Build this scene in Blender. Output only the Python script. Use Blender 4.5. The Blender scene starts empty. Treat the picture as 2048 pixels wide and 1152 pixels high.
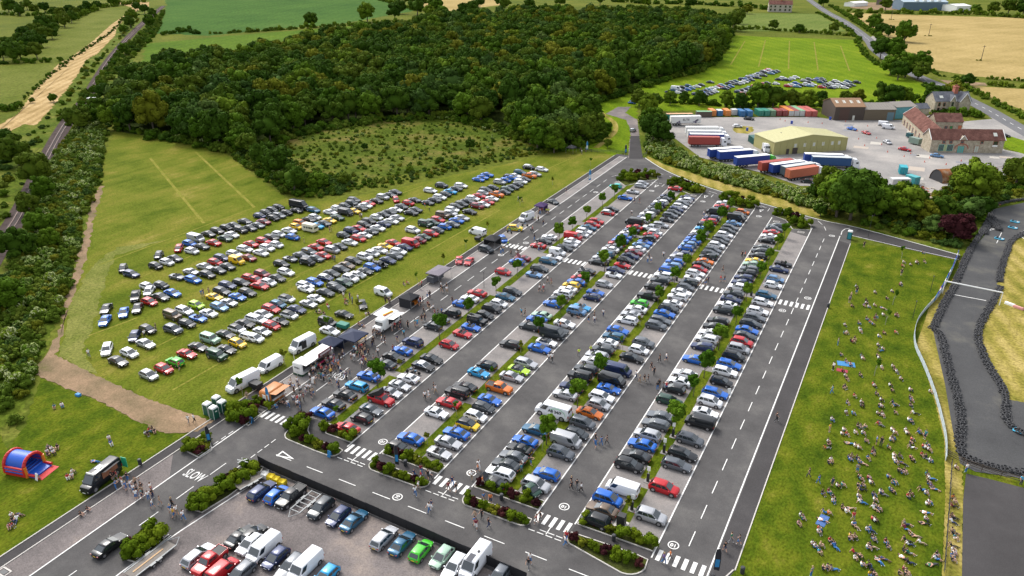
import bpy, bmesh, math, random
import numpy as np
from mathutils import Vector, Matrix
R=math.radians; PI=math.pi
rnd=random.Random(7)
S=bpy.context.scene; COL=S.collection
# ---------------------------------------------------------------- camera, world, sun, exposure
F_PX=1510.0; CX,CY=1024.0,576.0; HOR=-123.0; CAM_H=75.0
PITCH=math.atan((CY-HOR)/F_PX); HEAD=R(28.098)
cam=bpy.data.cameras.new('camera'); cam.lens=F_PX/2048*36; cam.sensor_width=36
cam.clip_end=9000; cam.clip_start=1
co=bpy.data.objects.new('camera',cam); COL.objects.link(co); S.camera=co
co.location=(0,0,CAM_H); co.rotation_euler=(PI/2-PITCH,0,HEAD)
SUN_EL,SUN_AZ=48.0,-62.0     # azimuth measured from +Y towards +X: light from the left and a little ahead
w=bpy.data.worlds.new('World'); S.world=w; w.use_nodes=True
nt=w.node_tree; bg=nt.nodes['Background']
sky=nt.nodes.new('ShaderNodeTexSky'); sky.sky_type='NISHITA'; sky.sun_disc=False
sky.sun_elevation=R(SUN_EL); sky.sun_rotation=R(SUN_AZ); sky.air_density=1.0; sky.dust_density=3.0; sky.ozone_density=1.0
hs=nt.nodes.new('ShaderNodeHueSaturation'); hs.inputs['Saturation'].default_value=.32
nt.links.new(sky.outputs[0],hs.inputs['Color']); nt.links.new(hs.outputs[0],bg.inputs['Color'])
bg.inputs['Strength'].default_value=.15
sl=bpy.data.lights.new('sun','SUN'); sl.energy=1.1; sl.angle=R(18); sl.color=(1,.96,.9)
so=bpy.data.objects.new('sun',sl); COL.objects.link(so)
d=Vector((math.sin(R(SUN_AZ))*math.cos(R(SUN_EL)),math.cos(R(SUN_AZ))*math.cos(R(SUN_EL)),math.sin(R(SUN_EL))))
so.rotation_euler=d.to_track_quat('Z','Y').to_euler(); so.location=(0,0,200)
vs=S.view_settings; vs.view_transform='Standard'; vs.look='None'; vs.exposure=1.0; vs.gamma=1; vs.use_curve_mapping=False
# ---------------------------------------------------------------- coordinates
# x runs across the car park rows, y runs along them; P() gives the ground spot a picture point shows
ch,sh=math.cos(HEAD),math.sin(HEAD)
def P(x,y,z=0.0):
    dx=(x-CX)/F_PX; dz=-(y-CY)/F_PX
    f=math.cos(PITCH)+dz*math.sin(PITCH); dn=math.sin(PITCH)-dz*math.cos(PITCH)
    t=(CAM_H-z)/dn; a,b=dx*t,f*t
    return (a*ch-b*sh, a*sh+b*ch)
def PL(pts,z=0.0): return [P(a,b,z) for a,b in pts]
def dist(p): return math.hypot(p[0],p[1])
# ---------------------------------------------------------------- materials
MATS={}
def newmat(n):
    m=bpy.data.materials.new(n); m.use_nodes=True; MATS[n]=m
    return m,m.node_tree,m.node_tree.nodes['Principled BSDF']
def mat(n,c,rough=.6,metal=0,coat=0,spec=.5,alpha=1,var=0.0,vscale=3.0,emit=0):
    if n in MATS: return MATS[n]
    m,t,b=newmat(n)
    b.inputs['Base Color'].default_value=(*c,1); b.inputs['Roughness'].default_value=rough
    b.inputs['Metallic'].default_value=metal; b.inputs['Coat Weight'].default_value=coat
    b.inputs['Specular IOR Level'].default_value=spec; b.inputs['Coat Roughness'].default_value=.08
    if alpha<1: b.inputs['Alpha'].default_value=alpha
    if var:
        g=t.nodes.new('ShaderNodeNewGeometry'); n1=t.nodes.new('ShaderNodeTexNoise'); n1.inputs['Scale'].default_value=vscale; n1.inputs['Detail'].default_value=5
        t.links.new(g.outputs['Position'],n1.inputs['Vector'])
        mx=t.nodes.new('ShaderNodeMixRGB'); mx.inputs[1].default_value=(*[v*(1-var) for v in c],1); mx.inputs[2].default_value=(*[min(1,v*(1+var)) for v in c],1)
        t.links.new(n1.outputs[0],mx.inputs[0]); t.links.new(mx.outputs[0],b.inputs['Base Color'])
    return m
def ground(n,stops,scale=.08,fine=3.0,stripe=None,rough=.95,bump=.3,fine_amt=.45,spots=None,stretch=None):
    """colour ramp over broad noise, darker/lighter fine grain, optional mowing bands (dirx,diry,wavelength,amount)"""
    m,t,b=newmat(n); N=t.nodes.new; L=t.links.new
    g=N('ShaderNodeNewGeometry'); pos=g.outputs['Position']
    if stretch:
        mp=N('ShaderNodeMapping'); mp.inputs['Rotation'].default_value=(0,0,stretch[0]); mp.inputs['Scale'].default_value=(stretch[1],1,1); L(pos,mp.inputs['Vector']); pos2=mp.outputs[0]
    else: pos2=pos
    a=N('ShaderNodeTexNoise'); a.inputs['Scale'].default_value=scale; a.inputs['Detail'].default_value=7; a.inputs['Roughness'].default_value=.65; L(pos2,a.inputs['Vector'])
    cr=N('ShaderNodeValToRGB'); e=cr.color_ramp.elements
    while len(e)<len(stops): e.new(.5)
    for k,(p,c) in enumerate(stops): e[k].position=p; e[k].color=(*c,1)
    fac=a.outputs[0]
    if stripe:
        dx,dy,wl,am=stripe; l=math.hypot(dx,dy)
        vm=N('ShaderNodeVectorMath'); vm.operation='DOT_PRODUCT'; vm.inputs[1].default_value=(dx/l,dy/l,0); L(pos,vm.inputs[0])
        ad=N('ShaderNodeMath'); ad.operation='MULTIPLY_ADD'; L(a.outputs[0],ad.inputs[0]); ad.inputs[1].default_value=wl*.6; L(vm.outputs['Value'],ad.inputs[2])
        sn=N('ShaderNodeMath'); sn.operation='MULTIPLY'; L(ad.outputs[0],sn.inputs[0]); sn.inputs[1].default_value=2*PI/wl
        s2=N('ShaderNodeMath'); s2.operation='SINE'; L(sn.outputs[0],s2.inputs[0])
        m2=N('ShaderNodeMath'); m2.operation='MULTIPLY_ADD'; L(s2.outputs[0],m2.inputs[0]); m2.inputs[1].default_value=am; L(fac,m2.inputs[2]); fac=m2.outputs[0]
    L(fac,cr.inputs[0])
    f=N('ShaderNodeTexNoise'); f.inputs['Scale'].default_value=fine; f.inputs['Detail'].default_value=4; f.inputs['Roughness'].default_value=.7; L(pos2,f.inputs['Vector'])
    mr=N('ShaderNodeMapRange'); mr.inputs[1].default_value=.3; mr.inputs[2].default_value=.7; mr.inputs[3].default_value=1-fine_amt; mr.inputs[4].default_value=1+fine_amt; L(f.outputs[0],mr.inputs[0])
    vm=N('ShaderNodeVectorMath'); vm.operation='SCALE'; L(cr.outputs[0],vm.inputs[0]); L(mr.outputs[0],vm.inputs['Scale'])
    L(vm.outputs[0],b.inputs['Base Color']); b.inputs['Roughness'].default_value=rough; b.inputs['Specular IOR Level'].default_value=.02
    if bump:
        bp=N('ShaderNodeBump'); bp.inputs['Strength'].default_value=bump; bp.inputs['Distance'].default_value=.15; L(f.outputs[0],bp.inputs['Height']); L(bp.outputs[0],b.inputs['Normal'])
    return m
def foliage(n,c1,c2,c3=None,trans=.0):
    m,t,b=newmat(n); N=t.nodes.new; L=t.links.new
    g=N('ShaderNodeNewGeometry'); oi=N('ShaderNodeObjectInfo')
    a=N('ShaderNodeTexNoise'); a.inputs['Scale'].default_value=.13; a.inputs['Detail'].default_value=3; L(g.outputs['Position'],a.inputs['Vector'])
    f=N('ShaderNodeTexNoise'); f.inputs['Scale'].default_value=1.3; f.inputs['Detail'].default_value=3; L(g.outputs['Position'],f.inputs['Vector'])
    s=N('ShaderNodeMath'); s.operation='MULTIPLY_ADD'; L(oi.outputs['Random'],s.inputs[0]); s.inputs[1].default_value=.62; 
    s0=N('ShaderNodeMath'); s0.operation='MULTIPLY_ADD'; L(a.outputs[0],s0.inputs[0]); s0.inputs[1].default_value=.5; s0.inputs[2].default_value=-.1
    s1=N('ShaderNodeMath'); s1.operation='MULTIPLY_ADD'; L(f.outputs[0],s1.inputs[0]); s1.inputs[1].default_value=.5; s1.inputs[2].default_value=-.2; 
    s3=N('ShaderNodeMath'); s3.operation='ADD'; L(s0.outputs[0],s3.inputs[0]); L(s1.outputs[0],s3.inputs[1]); L(s3.outputs[0],s.inputs[2])
    cr=N('ShaderNodeValToRGB'); e=cr.color_ramp.elements; e[0].position=.1; e[0].color=(*c1,1); e[1].position=.95; e[1].color=(*(c3 or c2),1)
    k=e.new(.55); k.color=(*c2,1); L(s.outputs[0],cr.inputs[0]); L(cr.outputs[0],b.inputs['Base Color'])
    b.inputs['Roughness'].default_value=.9; b.inputs['Specular IOR Level'].default_value=.04
    return m
# ---------------------------------------------------------------- mesh helpers
class MB:
    def __init__(s): s.v=[]; s.f=[]; s.m=[]
    def add(s,vs,fs,mi=0,M=None):
        o=len(s.v); s.v+=[tuple(M@Vector(p)) for p in vs] if M is not None else [tuple(p) for p in vs]
        s.f+=[tuple(o+i for i in f) for f in fs]; s.m+=([mi]*len(fs) if isinstance(mi,int) else list(mi)); return s
    def box(s,x0,y0,z0,x1,y1,z1,mi=0,M=None):
        return s.add([(x0,y0,z0),(x1,y0,z0),(x1,y1,z0),(x0,y1,z0),(x0,y0,z1),(x1,y0,z1),(x1,y1,z1),(x0,y1,z1)],
            [(3,2,1,0),(4,5,6,7),(0,1,5,4),(1,2,6,5),(2,3,7,6),(3,0,4,7)],mi,M)
    def cyl(s,p,r,h,n=10,axis='z',r2=None,mi=0,capm=None):
        r2=r if r2 is None else r2; v=[]
        for k in range(n):
            a=2*PI*k/n; c,q=math.cos(a),math.sin(a)
            for rr,hh in ((r,0),(r2,h)):
                v.append({'z':(c*rr,q*rr,hh),'y':(c*rr,hh,q*rr),'x':(hh,c*rr,q*rr)}[axis])
        v=[(a+p[0],b+p[1],c+p[2]) for a,b,c in v]
        f=[(2*k,2*((k+1)%n),2*((k+1)%n)+1,2*k+1) for k in range(n)]
        if axis=='y': f=[t[::-1] for t in f]
        s.add(v,f,mi); o=len(s.v)-2*n
        s.f+=[tuple(o+2*k for k in range(n)),tuple(o+2*k+1 for k in range(n))]; s.m+=[capm if capm is not None else mi]*2; return s
    def tube(s,pts,r,n=6,mi=0,r2=None):
        for k in range(len(pts)-1):
            a,b=Vector(pts[k]),Vector(pts[k+1]); d=b-a
            if d.length<1e-6: continue
            q=d.to_track_quat('Z','Y').to_matrix().to_4x4(); q.translation=a
            m=MB().cyl((0,0,0),r,d.length,n,'z',r2 if r2 is not None else r); s.add(m.v,m.f,mi,q)
        return s
    def loft(s,rings,mi=0,caps=True,closed=True):
        n=len(rings[0]); o=len(s.v)
        for r in rings: s.v+=[tuple(p) for p in r]
        for a in range(len(rings)-1):
            for k in range(n if closed else n-1):
                s.f.append((o+a*n+k,o+a*n+(k+1)%n,o+(a+1)*n+(k+1)%n,o+(a+1)*n+k)); s.m.append(mi)
        if caps: s.f+=[tuple(o+k for k in range(n))[::-1],tuple(o+(len(rings)-1)*n+k for k in range(n))]; s.m+=[mi,mi]
        return s
    def mesh(s,name,mats=(),smooth=None):
        me=bpy.data.meshes.new(name); me.from_pydata(s.v,[],s.f)
        for m in (mats if isinstance(mats,(list,tuple)) else [mats]): me.materials.append(m)
        me.polygons.foreach_set('material_index',s.m)
        if smooth is not None:
            bm=bmesh.new(); bm.from_mesh(me); bmesh.ops.recalc_face_normals(bm,faces=bm.faces); bm.to_mesh(me); bm.free()
            me.polygons.foreach_set('use_smooth',[True]*len(me.polygons))
            try: me.set_sharp_from_angle(angle=R(smooth))
            except Exception: pass
        me.update(); return me
def ob(name,me,parent=None,loc=(0,0,0),rz=0,mats=None):
    o=bpy.data.objects.new(name,me); COL.objects.link(o)
    o.location=loc; o.rotation_euler=(0,0,rz)
    if parent: o.parent=parent
    if mats:
        for k,m in mats.items(): o.material_slots[k].link='OBJECT'; o.material_slots[k].material=m
    return o
def thing(name,label,cat,loc=(0,0,0),rz=0,group=None,me=None):
    o=bpy.data.objects.new(name,me); COL.objects.link(o); o.location=loc; o.rotation_euler=(0,0,rz)
    o['label']=label; o['category']=cat
    if group: o['group']=group
    return o
def struct(name,me,kind='structure',label=None,parent=None):
    o=bpy.data.objects.new(name,me); COL.objects.link(o)
    if parent: o.parent=parent
    else: o['kind']=kind
    if label: o['label']=label
    return o
def pip(p,poly):
    x,y=p; c=False; n=len(poly); j=n-1
    for i in range(n):
        xi,yi=poly[i]; xj,yj=poly[j]
        if (yi>y)!=(yj>y) and x<(xj-xi)*(y-yi)/(yj-yi)+xi: c=not c
        j=i
    return c
def patch(name,pts,z,m,rough=0,parent=None,label=None):
    """flat ground sheet; rough>0 subdivides the outline and wobbles it by that many metres"""
    if rough:
        q=[]; rr=random.Random(len(name)*31+len(pts))
        for k in range(len(pts)):
            a,b=pts[k],pts[(k+1)%len(pts)]; l=math.dist(a,b); n=max(1,min(60,int(l/(rough*3)+1)))
            for t in range(n):
                u=t/n; q.append((a[0]+(b[0]-a[0])*u+rr.uniform(-rough,rough),a[1]+(b[1]-a[1])*u+rr.uniform(-rough,rough)))
        pts=q
    area=sum(pts[k][0]*pts[(k+1)%len(pts)][1]-pts[(k+1)%len(pts)][0]*pts[k][1] for k in range(len(pts)))
    if area<0: pts=pts[::-1]
    me=bpy.data.meshes.new(name); me.from_pydata([(a,b,z) for a,b in pts],[],[tuple(range(len(pts)))]); me.materials.append(m)
    return struct(name,me,parent=parent,label=label)
def offset(pts,w):
    out=[]; n=len(pts)
    for k in range(n):
        a=pts[max(0,k-1)]; b=pts[min(n-1,k+1)]; dx,dy=b[0]-a[0],b[1]-a[1]; l=math.hypot(dx,dy) or 1
        out.append((pts[k][0]-dy/l*w,pts[k][1]+dx/l*w))
    return out
def ribbon(mb,pts,w,z,mi=0):
    a=offset(pts,w/2); b=offset(pts,-w/2)
    for k in range(len(pts)-1): mb.add([(*b[k],z),(*b[k+1],z),(*a[k+1],z),(*a[k],z)],[(0,1,2,3)],mi)
def wallstrip(mb,pts,w,z0,z1,mi=0):
    a=offset(pts,w/2); b=offset(pts,-w/2)
    mb.loft([[(*b[k],z0),(*b[k],z1),(*a[k],z1),(*a[k],z0)] for k in range(len(pts))],mi)
def smoothline(pts,n=6):
    out=[]
    for k in range(len(pts)-1):
        p0=pts[max(0,k-1)];p1=pts[k];p2=pts[k+1];p3=pts[min(len(pts)-1,k+2)]
        for t in range(n):
            u=t/n; out.append(tuple(.5*((2*p1[i])+(-p0[i]+p2[i])*u+(2*p0[i]-5*p1[i]+4*p2[i]-p3[i])*u*u+(-p0[i]+3*p1[i]-3*p2[i]+p3[i])*u**3) for i in (0,1)))
    return out+[tuple(pts[-1])]
def walk(pts,step,start=0.0):
    """points every step metres along a polyline with the direction there"""
    out=[]; need=start
    for k in range(len(pts)-1):
        a,b=pts[k],pts[k+1]; l=math.dist(a,b)
        while need<=l:
            u=need/l if l else 0; out.append((a[0]+(b[0]-a[0])*u,a[1]+(b[1]-a[1])*u,math.atan2(b[1]-a[1],b[0]-a[0]))); need+=step
        need-=l
    return out
def textmesh(txt,size,m,sx=1.0,sy=1.0,extrude=0.0,upright=False,bold=0.0):
    cu=bpy.data.curves.new('lettering','FONT'); cu.body=txt; cu.size=size; cu.align_x='CENTER'; cu.align_y='CENTER'; cu.extrude=extrude; cu.offset=bold; cu.resolution_u=2
    o=bpy.data.objects.new('lettering',cu); COL.objects.link(o)
    dg=bpy.context.evaluated_depsgraph_get(); me=bpy.data.meshes.new_from_object(o.evaluated_get(dg)); bpy.data.objects.remove(o); bpy.data.curves.remove(cu)
    T=Matrix.Diagonal((sx,sy,1,1))
    if upright: T=Matrix.Rotation(PI/2,4,'X')@T
    me.transform(T); me.materials.clear(); me.materials.append(m); me.name='lettering'; return me
# numpy joiner for the far ones
_cache={}
def arr(me):
    if me.name not in _cache:
        v=np.empty(len(me.vertices)*3); me.vertices.foreach_get('co',v); lt=np.empty(len(me.polygons),int); me.polygons.foreach_get('loop_total',lt)
        li=np.empty(len(me.loops),int); me.loops.foreach_get('vertex_index',li); mi=np.empty(len(me.polygons),int); me.polygons.foreach_get('material_index',mi); sm=np.empty(len(me.polygons),bool); me.polygons.foreach_get('use_smooth',sm)
        _cache[me.name]=(v.reshape(-1,3),lt,li,mi,[m for m in me.materials],sm)
    return _cache[me.name]
def joinmesh(name,items):
    """items: (mesh, 4x4 Matrix, {slot: material})"""
    Vs=[];LT_=[];LI=[];MI=[];SM=[];mats=[];o=0
    for me,M,ov in items:
        v,lt,li,mi,ms,sm=arr(me); A=np.array(M); Vs.append(v@A[:3,:3].T+A[:3,3]); LT_.append(lt); LI.append(li+o); SM.append(sm); o+=len(v)
        mp=[]
        for k,m in enumerate(ms):
            m=ov.get(k,m)
            if m not in mats: mats.append(m)
            mp.append(mats.index(m))
        MI.append(np.array(mp)[mi])
    V_=np.concatenate(Vs); LT_=np.concatenate(LT_); LI=np.concatenate(LI); MI=np.concatenate(MI); SM=np.concatenate(SM)
    me=bpy.data.meshes.new(name); me.vertices.add(len(V_)); me.vertices.foreach_set('co',V_.ravel()); me.loops.add(len(LI)); me.loops.foreach_set('vertex_index',LI)
    me.polygons.add(len(LT_)); me.polygons.foreach_set('loop_start',np.concatenate([[0],np.cumsum(LT_)[:-1]])); me.polygons.foreach_set('loop_total',LT_)
    for m in mats: me.materials.append(m)
    me.polygons.foreach_set('material_index',MI); me.polygons.foreach_set('use_smooth',SM); me.update(calc_edges=True); me.validate(); return me
ORD=['first','second','third','fourth','fifth','sixth','seventh','eighth','ninth','tenth','eleventh','twelfth','thirteenth','fourteenth','fifteenth','sixteenth','seventeenth','eighteenth','nineteenth']
TENS={20:'twentieth',30:'thirtieth',40:'fortieth',50:'fiftieth',60:'sixtieth',70:'seventieth',80:'eightieth'}; TW={20:'twenty',30:'thirty',40:'forty',50:'fifty',60:'sixty',70:'seventy',80:'eighty'}
def ordn(k):   # k from 0
    n=k+1
    if n<20: return ORD[n-1]
    t=n//10*10
    return TENS[t] if n==t else TW[t]+'-'+ORD[n-t-1]
# ---------------------------------------------------------------- materials used everywhere
G_LAWN=ground('lawn grass',[(.3,(.03,.056,.004)),(.45,(.062,.092,.006)),(.6,(.1,.12,.009)),(.74,(.17,.16,.025))],.16,2.0,stripe=(1,.12,5.2,.02),stretch=(0,1.5))
G_FIELD=ground('mown field grass',[(.3,(.06,.09,.007)),(.48,(.11,.132,.014)),(.6,(.15,.15,.022)),(.72,(.22,.19,.045))],.06,1.8,stripe=(1,0.05,3.6,.018),stretch=(0,1.6))
G_BRIGHT=ground('bright field grass',[(.3,(.08,.14,.005)),(.55,(.125,.185,.008)),(.75,(.18,.22,.015))],.03,.9,stripe=(.75,.6,9,.05))
G_GREEN=ground('arable green',[(.3,(.03,.08,.014)),(.6,(.055,.115,.02)),(.8,(.085,.14,.03))],.012,.4,stripe=(1,.4,14,.03))
G_PASTURE=ground('pasture',[(.3,(.06,.085,.01)),(.55,(.11,.125,.018)),(.8,(.18,.165,.035))],.02,.6)
G_WHEAT=ground('ripening wheat',[(.3,(.26,.195,.07)),(.55,(.35,.26,.105)),(.8,(.43,.32,.14))],.02,.5,stripe=(1,-.5,12,.03),fine_amt=.25)
G_STUBBLE=ground('cut straw',[(.3,(.27,.185,.075)),(.55,(.4,.28,.13)),(.8,(.5,.37,.19))],.05,.8,stripe=(.78,.62,4.5,.1),fine_amt=.3)
G_DRY=ground('dry grass',[(.3,(.13,.13,.02)),(.5,(.24,.2,.045)),(.72,(.37,.29,.1))],.09,1.8,stripe=(1,.3,4,.08))
G_ROUGH=ground('rough vegetation',[(.3,(.035,.06,.006)),(.5,(.08,.11,.012)),(.72,(.17,.16,.035))],.07,.9,bump=.6,fine_amt=.6)
G_SCRUB=ground('scrub clearing',[(.34,(.035,.062,.006)),(.5,(.075,.1,.012)),(.66,(.15,.125,.035))],.06,1.0,bump=.6,fine_amt=.6)
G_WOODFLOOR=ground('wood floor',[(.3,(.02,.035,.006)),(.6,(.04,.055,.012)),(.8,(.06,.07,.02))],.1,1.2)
G_ASPHALT=ground('asphalt',[(.28,(.07,.067,.066)),(.5,(.096,.092,.09)),(.75,(.145,.138,.13))],.13,9,fine_amt=.2,bump=.1,rough=.85)
G_ASPHALT2=ground('dark footpath asphalt',[(.3,(.055,.052,.052)),(.6,(.07,.066,.066)),(.8,(.09,.085,.083))],.15,9,fine_amt=.2,bump=.1,rough=.85)
G_TRACK=ground('kart track asphalt',[(.3,(.06,.06,.061)),(.52,(.08,.08,.08)),(.74,(.17,.16,.13))],.05,6,fine_amt=.2,bump=.1,rough=.8)
G_BAY=ground('grey bay paving',[(.3,(.17,.16,.152)),(.5,(.225,.208,.198)),(.72,(.29,.26,.24))],.2,6,fine_amt=.22,bump=.2)
G_GRAVEL=ground('compacted gravel',[(.3,(.12,.108,.105)),(.5,(.185,.162,.155)),(.72,(.31,.255,.215))],.1,5,fine_amt=.28,bump=.4)
G_TRACKDIRT=ground('stony track',[(.28,(.11,.11,.035)),(.42,(.18,.135,.08)),(.58,(.27,.185,.115)),(.75,(.34,.25,.165))],.12,4,fine_amt=.3,bump=.4)
G_CONCRETE=ground('yard concrete',[(.3,(.2,.19,.185)),(.5,(.28,.265,.25)),(.72,(.38,.35,.32))],.05,2,fine_amt=.15,bump=.1)
G_BALLAST=ground('track ballast',[(.3,(.05,.038,.036)),(.6,(.085,.065,.06)),(.8,(.13,.105,.1))],.3,5,fine_amt=.4)
G_SOIL=ground('bed soil',[(.3,(.04,.05,.012)),(.6,(.07,.08,.02)),(.8,(.11,.1,.03))],.5,5)
M_WHITE=mat('white road paint',(.7,.69,.66),.75,var=.22,vscale=2.2)
M_KERB=mat('kerb stone',(.5,.47,.43),.85,var=.12)
def D(p):  return p
# ================================================================ SETTING: ground sheets
def LV(a,b): return lambda u:a+b*u          # x of a line running up the car park as a function of y
V=dict(pathL=LV(-95.9,-.0095),pathR=LV(-93.9,-.0085),D=LV(-88.9,-.0169),E=LV(-81.6,-.0177),L1R=LV(-69.5,-.0186),C=LV(-64.0,-.0150),
  L2R=LV(-53.0,-.0133),L3L=LV(-47.1,-.0117),L3R=LV(-36.2,-.0076),L4L=LV(-30.7,-.0048),L4R=LV(-19.3,-.0028),R=LV(-12.1,0),G=LV(-9.3,.0018))
def L2(n,u): return (V[n](u),u)
patch('ground',[(-4000,-400),(4000,-400),(4000,7000),(-4000,7000)],0,G_PASTURE)
patch('arable_field',PL([(330,0),(780,-6),(835,20),(700,45),(640,52),(520,60),(420,72),(300,66),(330,30)]),.03,G_GREEN,3)
patch('green_meadow',PL([(290,88),(410,76),(530,66),(640,58),(830,42),(900,40),(860,60),(700,110),(400,160),(280,150)]),.03,ground('meadow grass',[(.3,(.05,.1,.008)),(.6,(.085,.14,.012)),(.8,(.14,.18,.02))],.02,.5,stripe=(1,.3,10,.04)),2).name='meadow'
patch('wheat_field',PL([(790,-20),(1010,-20),(1020,8),(880,24),(840,16)]),.06,G_WHEAT)
patch('wheat_field',PL([(1700,26),(1870,31),(2080,37),(2080,166),(1940,152),(1850,136),(1808,98),(1730,50)]),.03,G_WHEAT,2)
patch('wheat_field',PL([(1945,172),(2080,180),(2080,232),(1990,200)]),.03,G_WHEAT)
patch('green_field',PL([(1462,62),(1472,26),(1640,28),(1692,63)]),.03,ground('pale crop',[(.3,(.09,.13,.025)),(.7,(.14,.17,.04))],.02,.5,stripe=(1,-.2,12,.05)))
patch('overflow_parking_field',PL([(1400,140),(1456,70),(1536,74),(1712,80),(1732,118),(1770,138),(1840,165),(1870,180),(1845,212),(1330,222),(1275,215),(1272,262),(1262,262),(1256,305),(1228,312),(1112,303),(1150,264),(1176,240),(1140,230),(1144,212),(1206,197),(1274,175),(1324,160)]),.038,G_BRIGHT,.8)
for a in (((1577,138),(1579,82)),((1636,140),(1628,84)),((1699,142),(1681,92)),((1461,130),(1490,82)),((1517,134),(1531,80))):
    mb=MB(); ribbon(mb,PL(a),.9,.08); struct('bare_strip',mb.mesh('bare_strip',MATS['strip grass'] if 'strip grass' in MATS else ground('strip grass',[(.3,(.13,.16,.015)),(.7,(.25,.21,.05))],.2,2)))
patch('pasture',PL([(68,112),(100,70),(200,16),(258,14),(236,50),(150,116),(120,124)]),.03,ground('sheep pasture',[(.3,(.08,.105,.012)),(.7,(.14,.15,.03))],.03,.6))
patch('pasture',PL([(-40,135),(115,125),(108,142),(60,180),(36,212),(-40,214)]),.03,MATS['sheep pasture'])
patch('straw_strip',PL([(-30,285),(-30,250),(0,250),(40,225),(50,205),(75,175),(117,128),(138,117),(180,87),(225,47),(260,24),(265,15),(226,5),(298,4),(298,15),(278,20),(250,35),(233,57),(229,72),(195,107),(172,120),(162,140),(140,170),(110,207),(95,225),(70,252),(50,248),(20,262)]),.05,G_STUBBLE,.7)
patch('rough_verge',PL([(-30,470),(-30,300),(50,250),(70,255),(110,208),(140,172),(163,141),(172,121),(196,108),(229,74),(234,60),(270,25),(335,8),(345,12),(290,80),(250,150),(215,200),(215,262),(205,300),(190,370),(165,470),(140,560),(110,650),(75,745),(35,866),(-60,1000),(-200,1000),(-60,600)]),.02,G_ROUGH,.6)
rail=PL([(-60,590),(-20,522),(0,488),(45,418),(102,300),(136,242),(172,197),(225,112),(282,50),(327,12)]); rail=smoothline(rail,4)
mb=MB(); ribbon(mb,rail,6.2,.09); struct('railway_ballast',mb.mesh('railway_ballast',G_BALLAST))
rt=thing('railway_track','rusty single railway track on dark ballast running between hedges and the straw strip','railway track')
M_RAIL=mat('rail steel',(.2,.13,.11),.5,.6); M_SLEEP=mat('sleeper',(.12,.1,.095),.9)
for s in (-.75,.75):
    mb=MB(); wallstrip(mb,offset(rail,s),.1,.14,.3); ob('rail',mb.mesh('rail',M_RAIL),rt)
mb=MB()
for x,y,a in walk(rail,.9):
    if dist((x,y))<420: mb.box(-.13,-1.3,.1,.13,1.3,.17,0,Matrix.Translation((x,y,0))@Matrix.Rotation(a,4,'Z'))
o=ob('sleeper',mb.mesh('sleeper',M_SLEEP),rt); o['kind']='stuff'
# wood floor and clearings
WOOD=[(225,225),(236,264),(300,272),(400,290),(470,305),(560,285),(610,268),(700,252),(760,244),(900,238),(1000,262),(1060,284),(1110,300),(1190,280),(1205,262),(1170,232),(1144,214),(1206,199),(1274,177),(1324,161),(1400,140),(1426,122),(1450,90),(1448,66),(1430,52),(1300,42),(1100,40),(940,46),(860,58),(760,80),(640,98),(520,124),(420,146),(310,158),(262,182)]
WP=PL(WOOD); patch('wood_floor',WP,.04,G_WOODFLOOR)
patch('scrub_clearing',PL([(282,158),(308,132),(430,128),(442,140),(372,152)]),.07,G_SCRUB,1)
patch('scrub_clearing',PL([(560,285),(610,266),(700,250),(760,243),(900,236),(1000,260),(1060,284),(1030,312),(940,330),(850,345),(700,360),(600,372),(520,350),(480,315)]),.07,G_SCRUB,.6)
# left mown field, stony track and corner lawn
patch('mown_field',PL([(228,262),(300,274),(400,290),(445,302),(500,345),(575,398),(640,404),(760,384),(900,352),(1000,331),(1110,306),(1180,298),(1229,312)])+[L2('pathL',u) for u in (230,180,130,90,72)]+PL([(420,846),(290,797),(180,747),(112,712),(140,600),(165,500),(190,400),(205,320)]),.05,G_FIELD,.5)
patch('trodden_grass',PL([(199,520),(235,495),(330,480),(230,512),(212,560),(196,620),(168,700),(190,750),(118,712),(145,600),(178,540)]),.07,ground('worn grass',[(.3,(.1,.125,.02)),(.7,(.2,.195,.055))],.15,2),.5)
patch('stony_path',PL([(200,372),(208,372),(190,430),(176,500),(150,585),(128,660),(112,714),(82,755),(76,735),(100,700),(126,640),(142,570),(165,480),(185,400)]),.065,G_TRACKDIRT,.5)
patch('stony_track',PL([(74,750),(96,706),(114,712),(180,746),(290,796),(420,842),(440,834),(396,864),(330,868),(270,840),(190,798),(128,776)]),.08,G_TRACKDIRT,.22)
patch('corner_lawn',PL([(82,757),(130,778),(190,800),(270,842),(335,868),(392,867)])+[L2('pathL',u) for u in (60,35,0,-20)]+[(-260,-20),(-260,70),(-190,70),P(20,900),P(50,850)],.055,G_LAWN,.3)
for a,b in (((199,530),(509,415)),((177,672),(275,636)),((235,574),(400,505)),((290,705),(600,552)),((571,560),(637,532)),((637,532),(747,475)),((747,475),(857,415)),((345,781),(510,686)),((510,686),(760,545)),((300,316),(408,447)),((391,304),(509,415)),((512,686-140),(650,480)),((800,388),(845,372)),((1080,345),(1140,318)),((860,500),(1000,420))):
    mb=MB(); ribbon(mb,PL([a,b]),.45 if b[0]-a[0]>0 and a[1]>b[1] else .9,.075); struct('worn_line',mb.mesh('worn_line',MATS['strip grass']))
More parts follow.
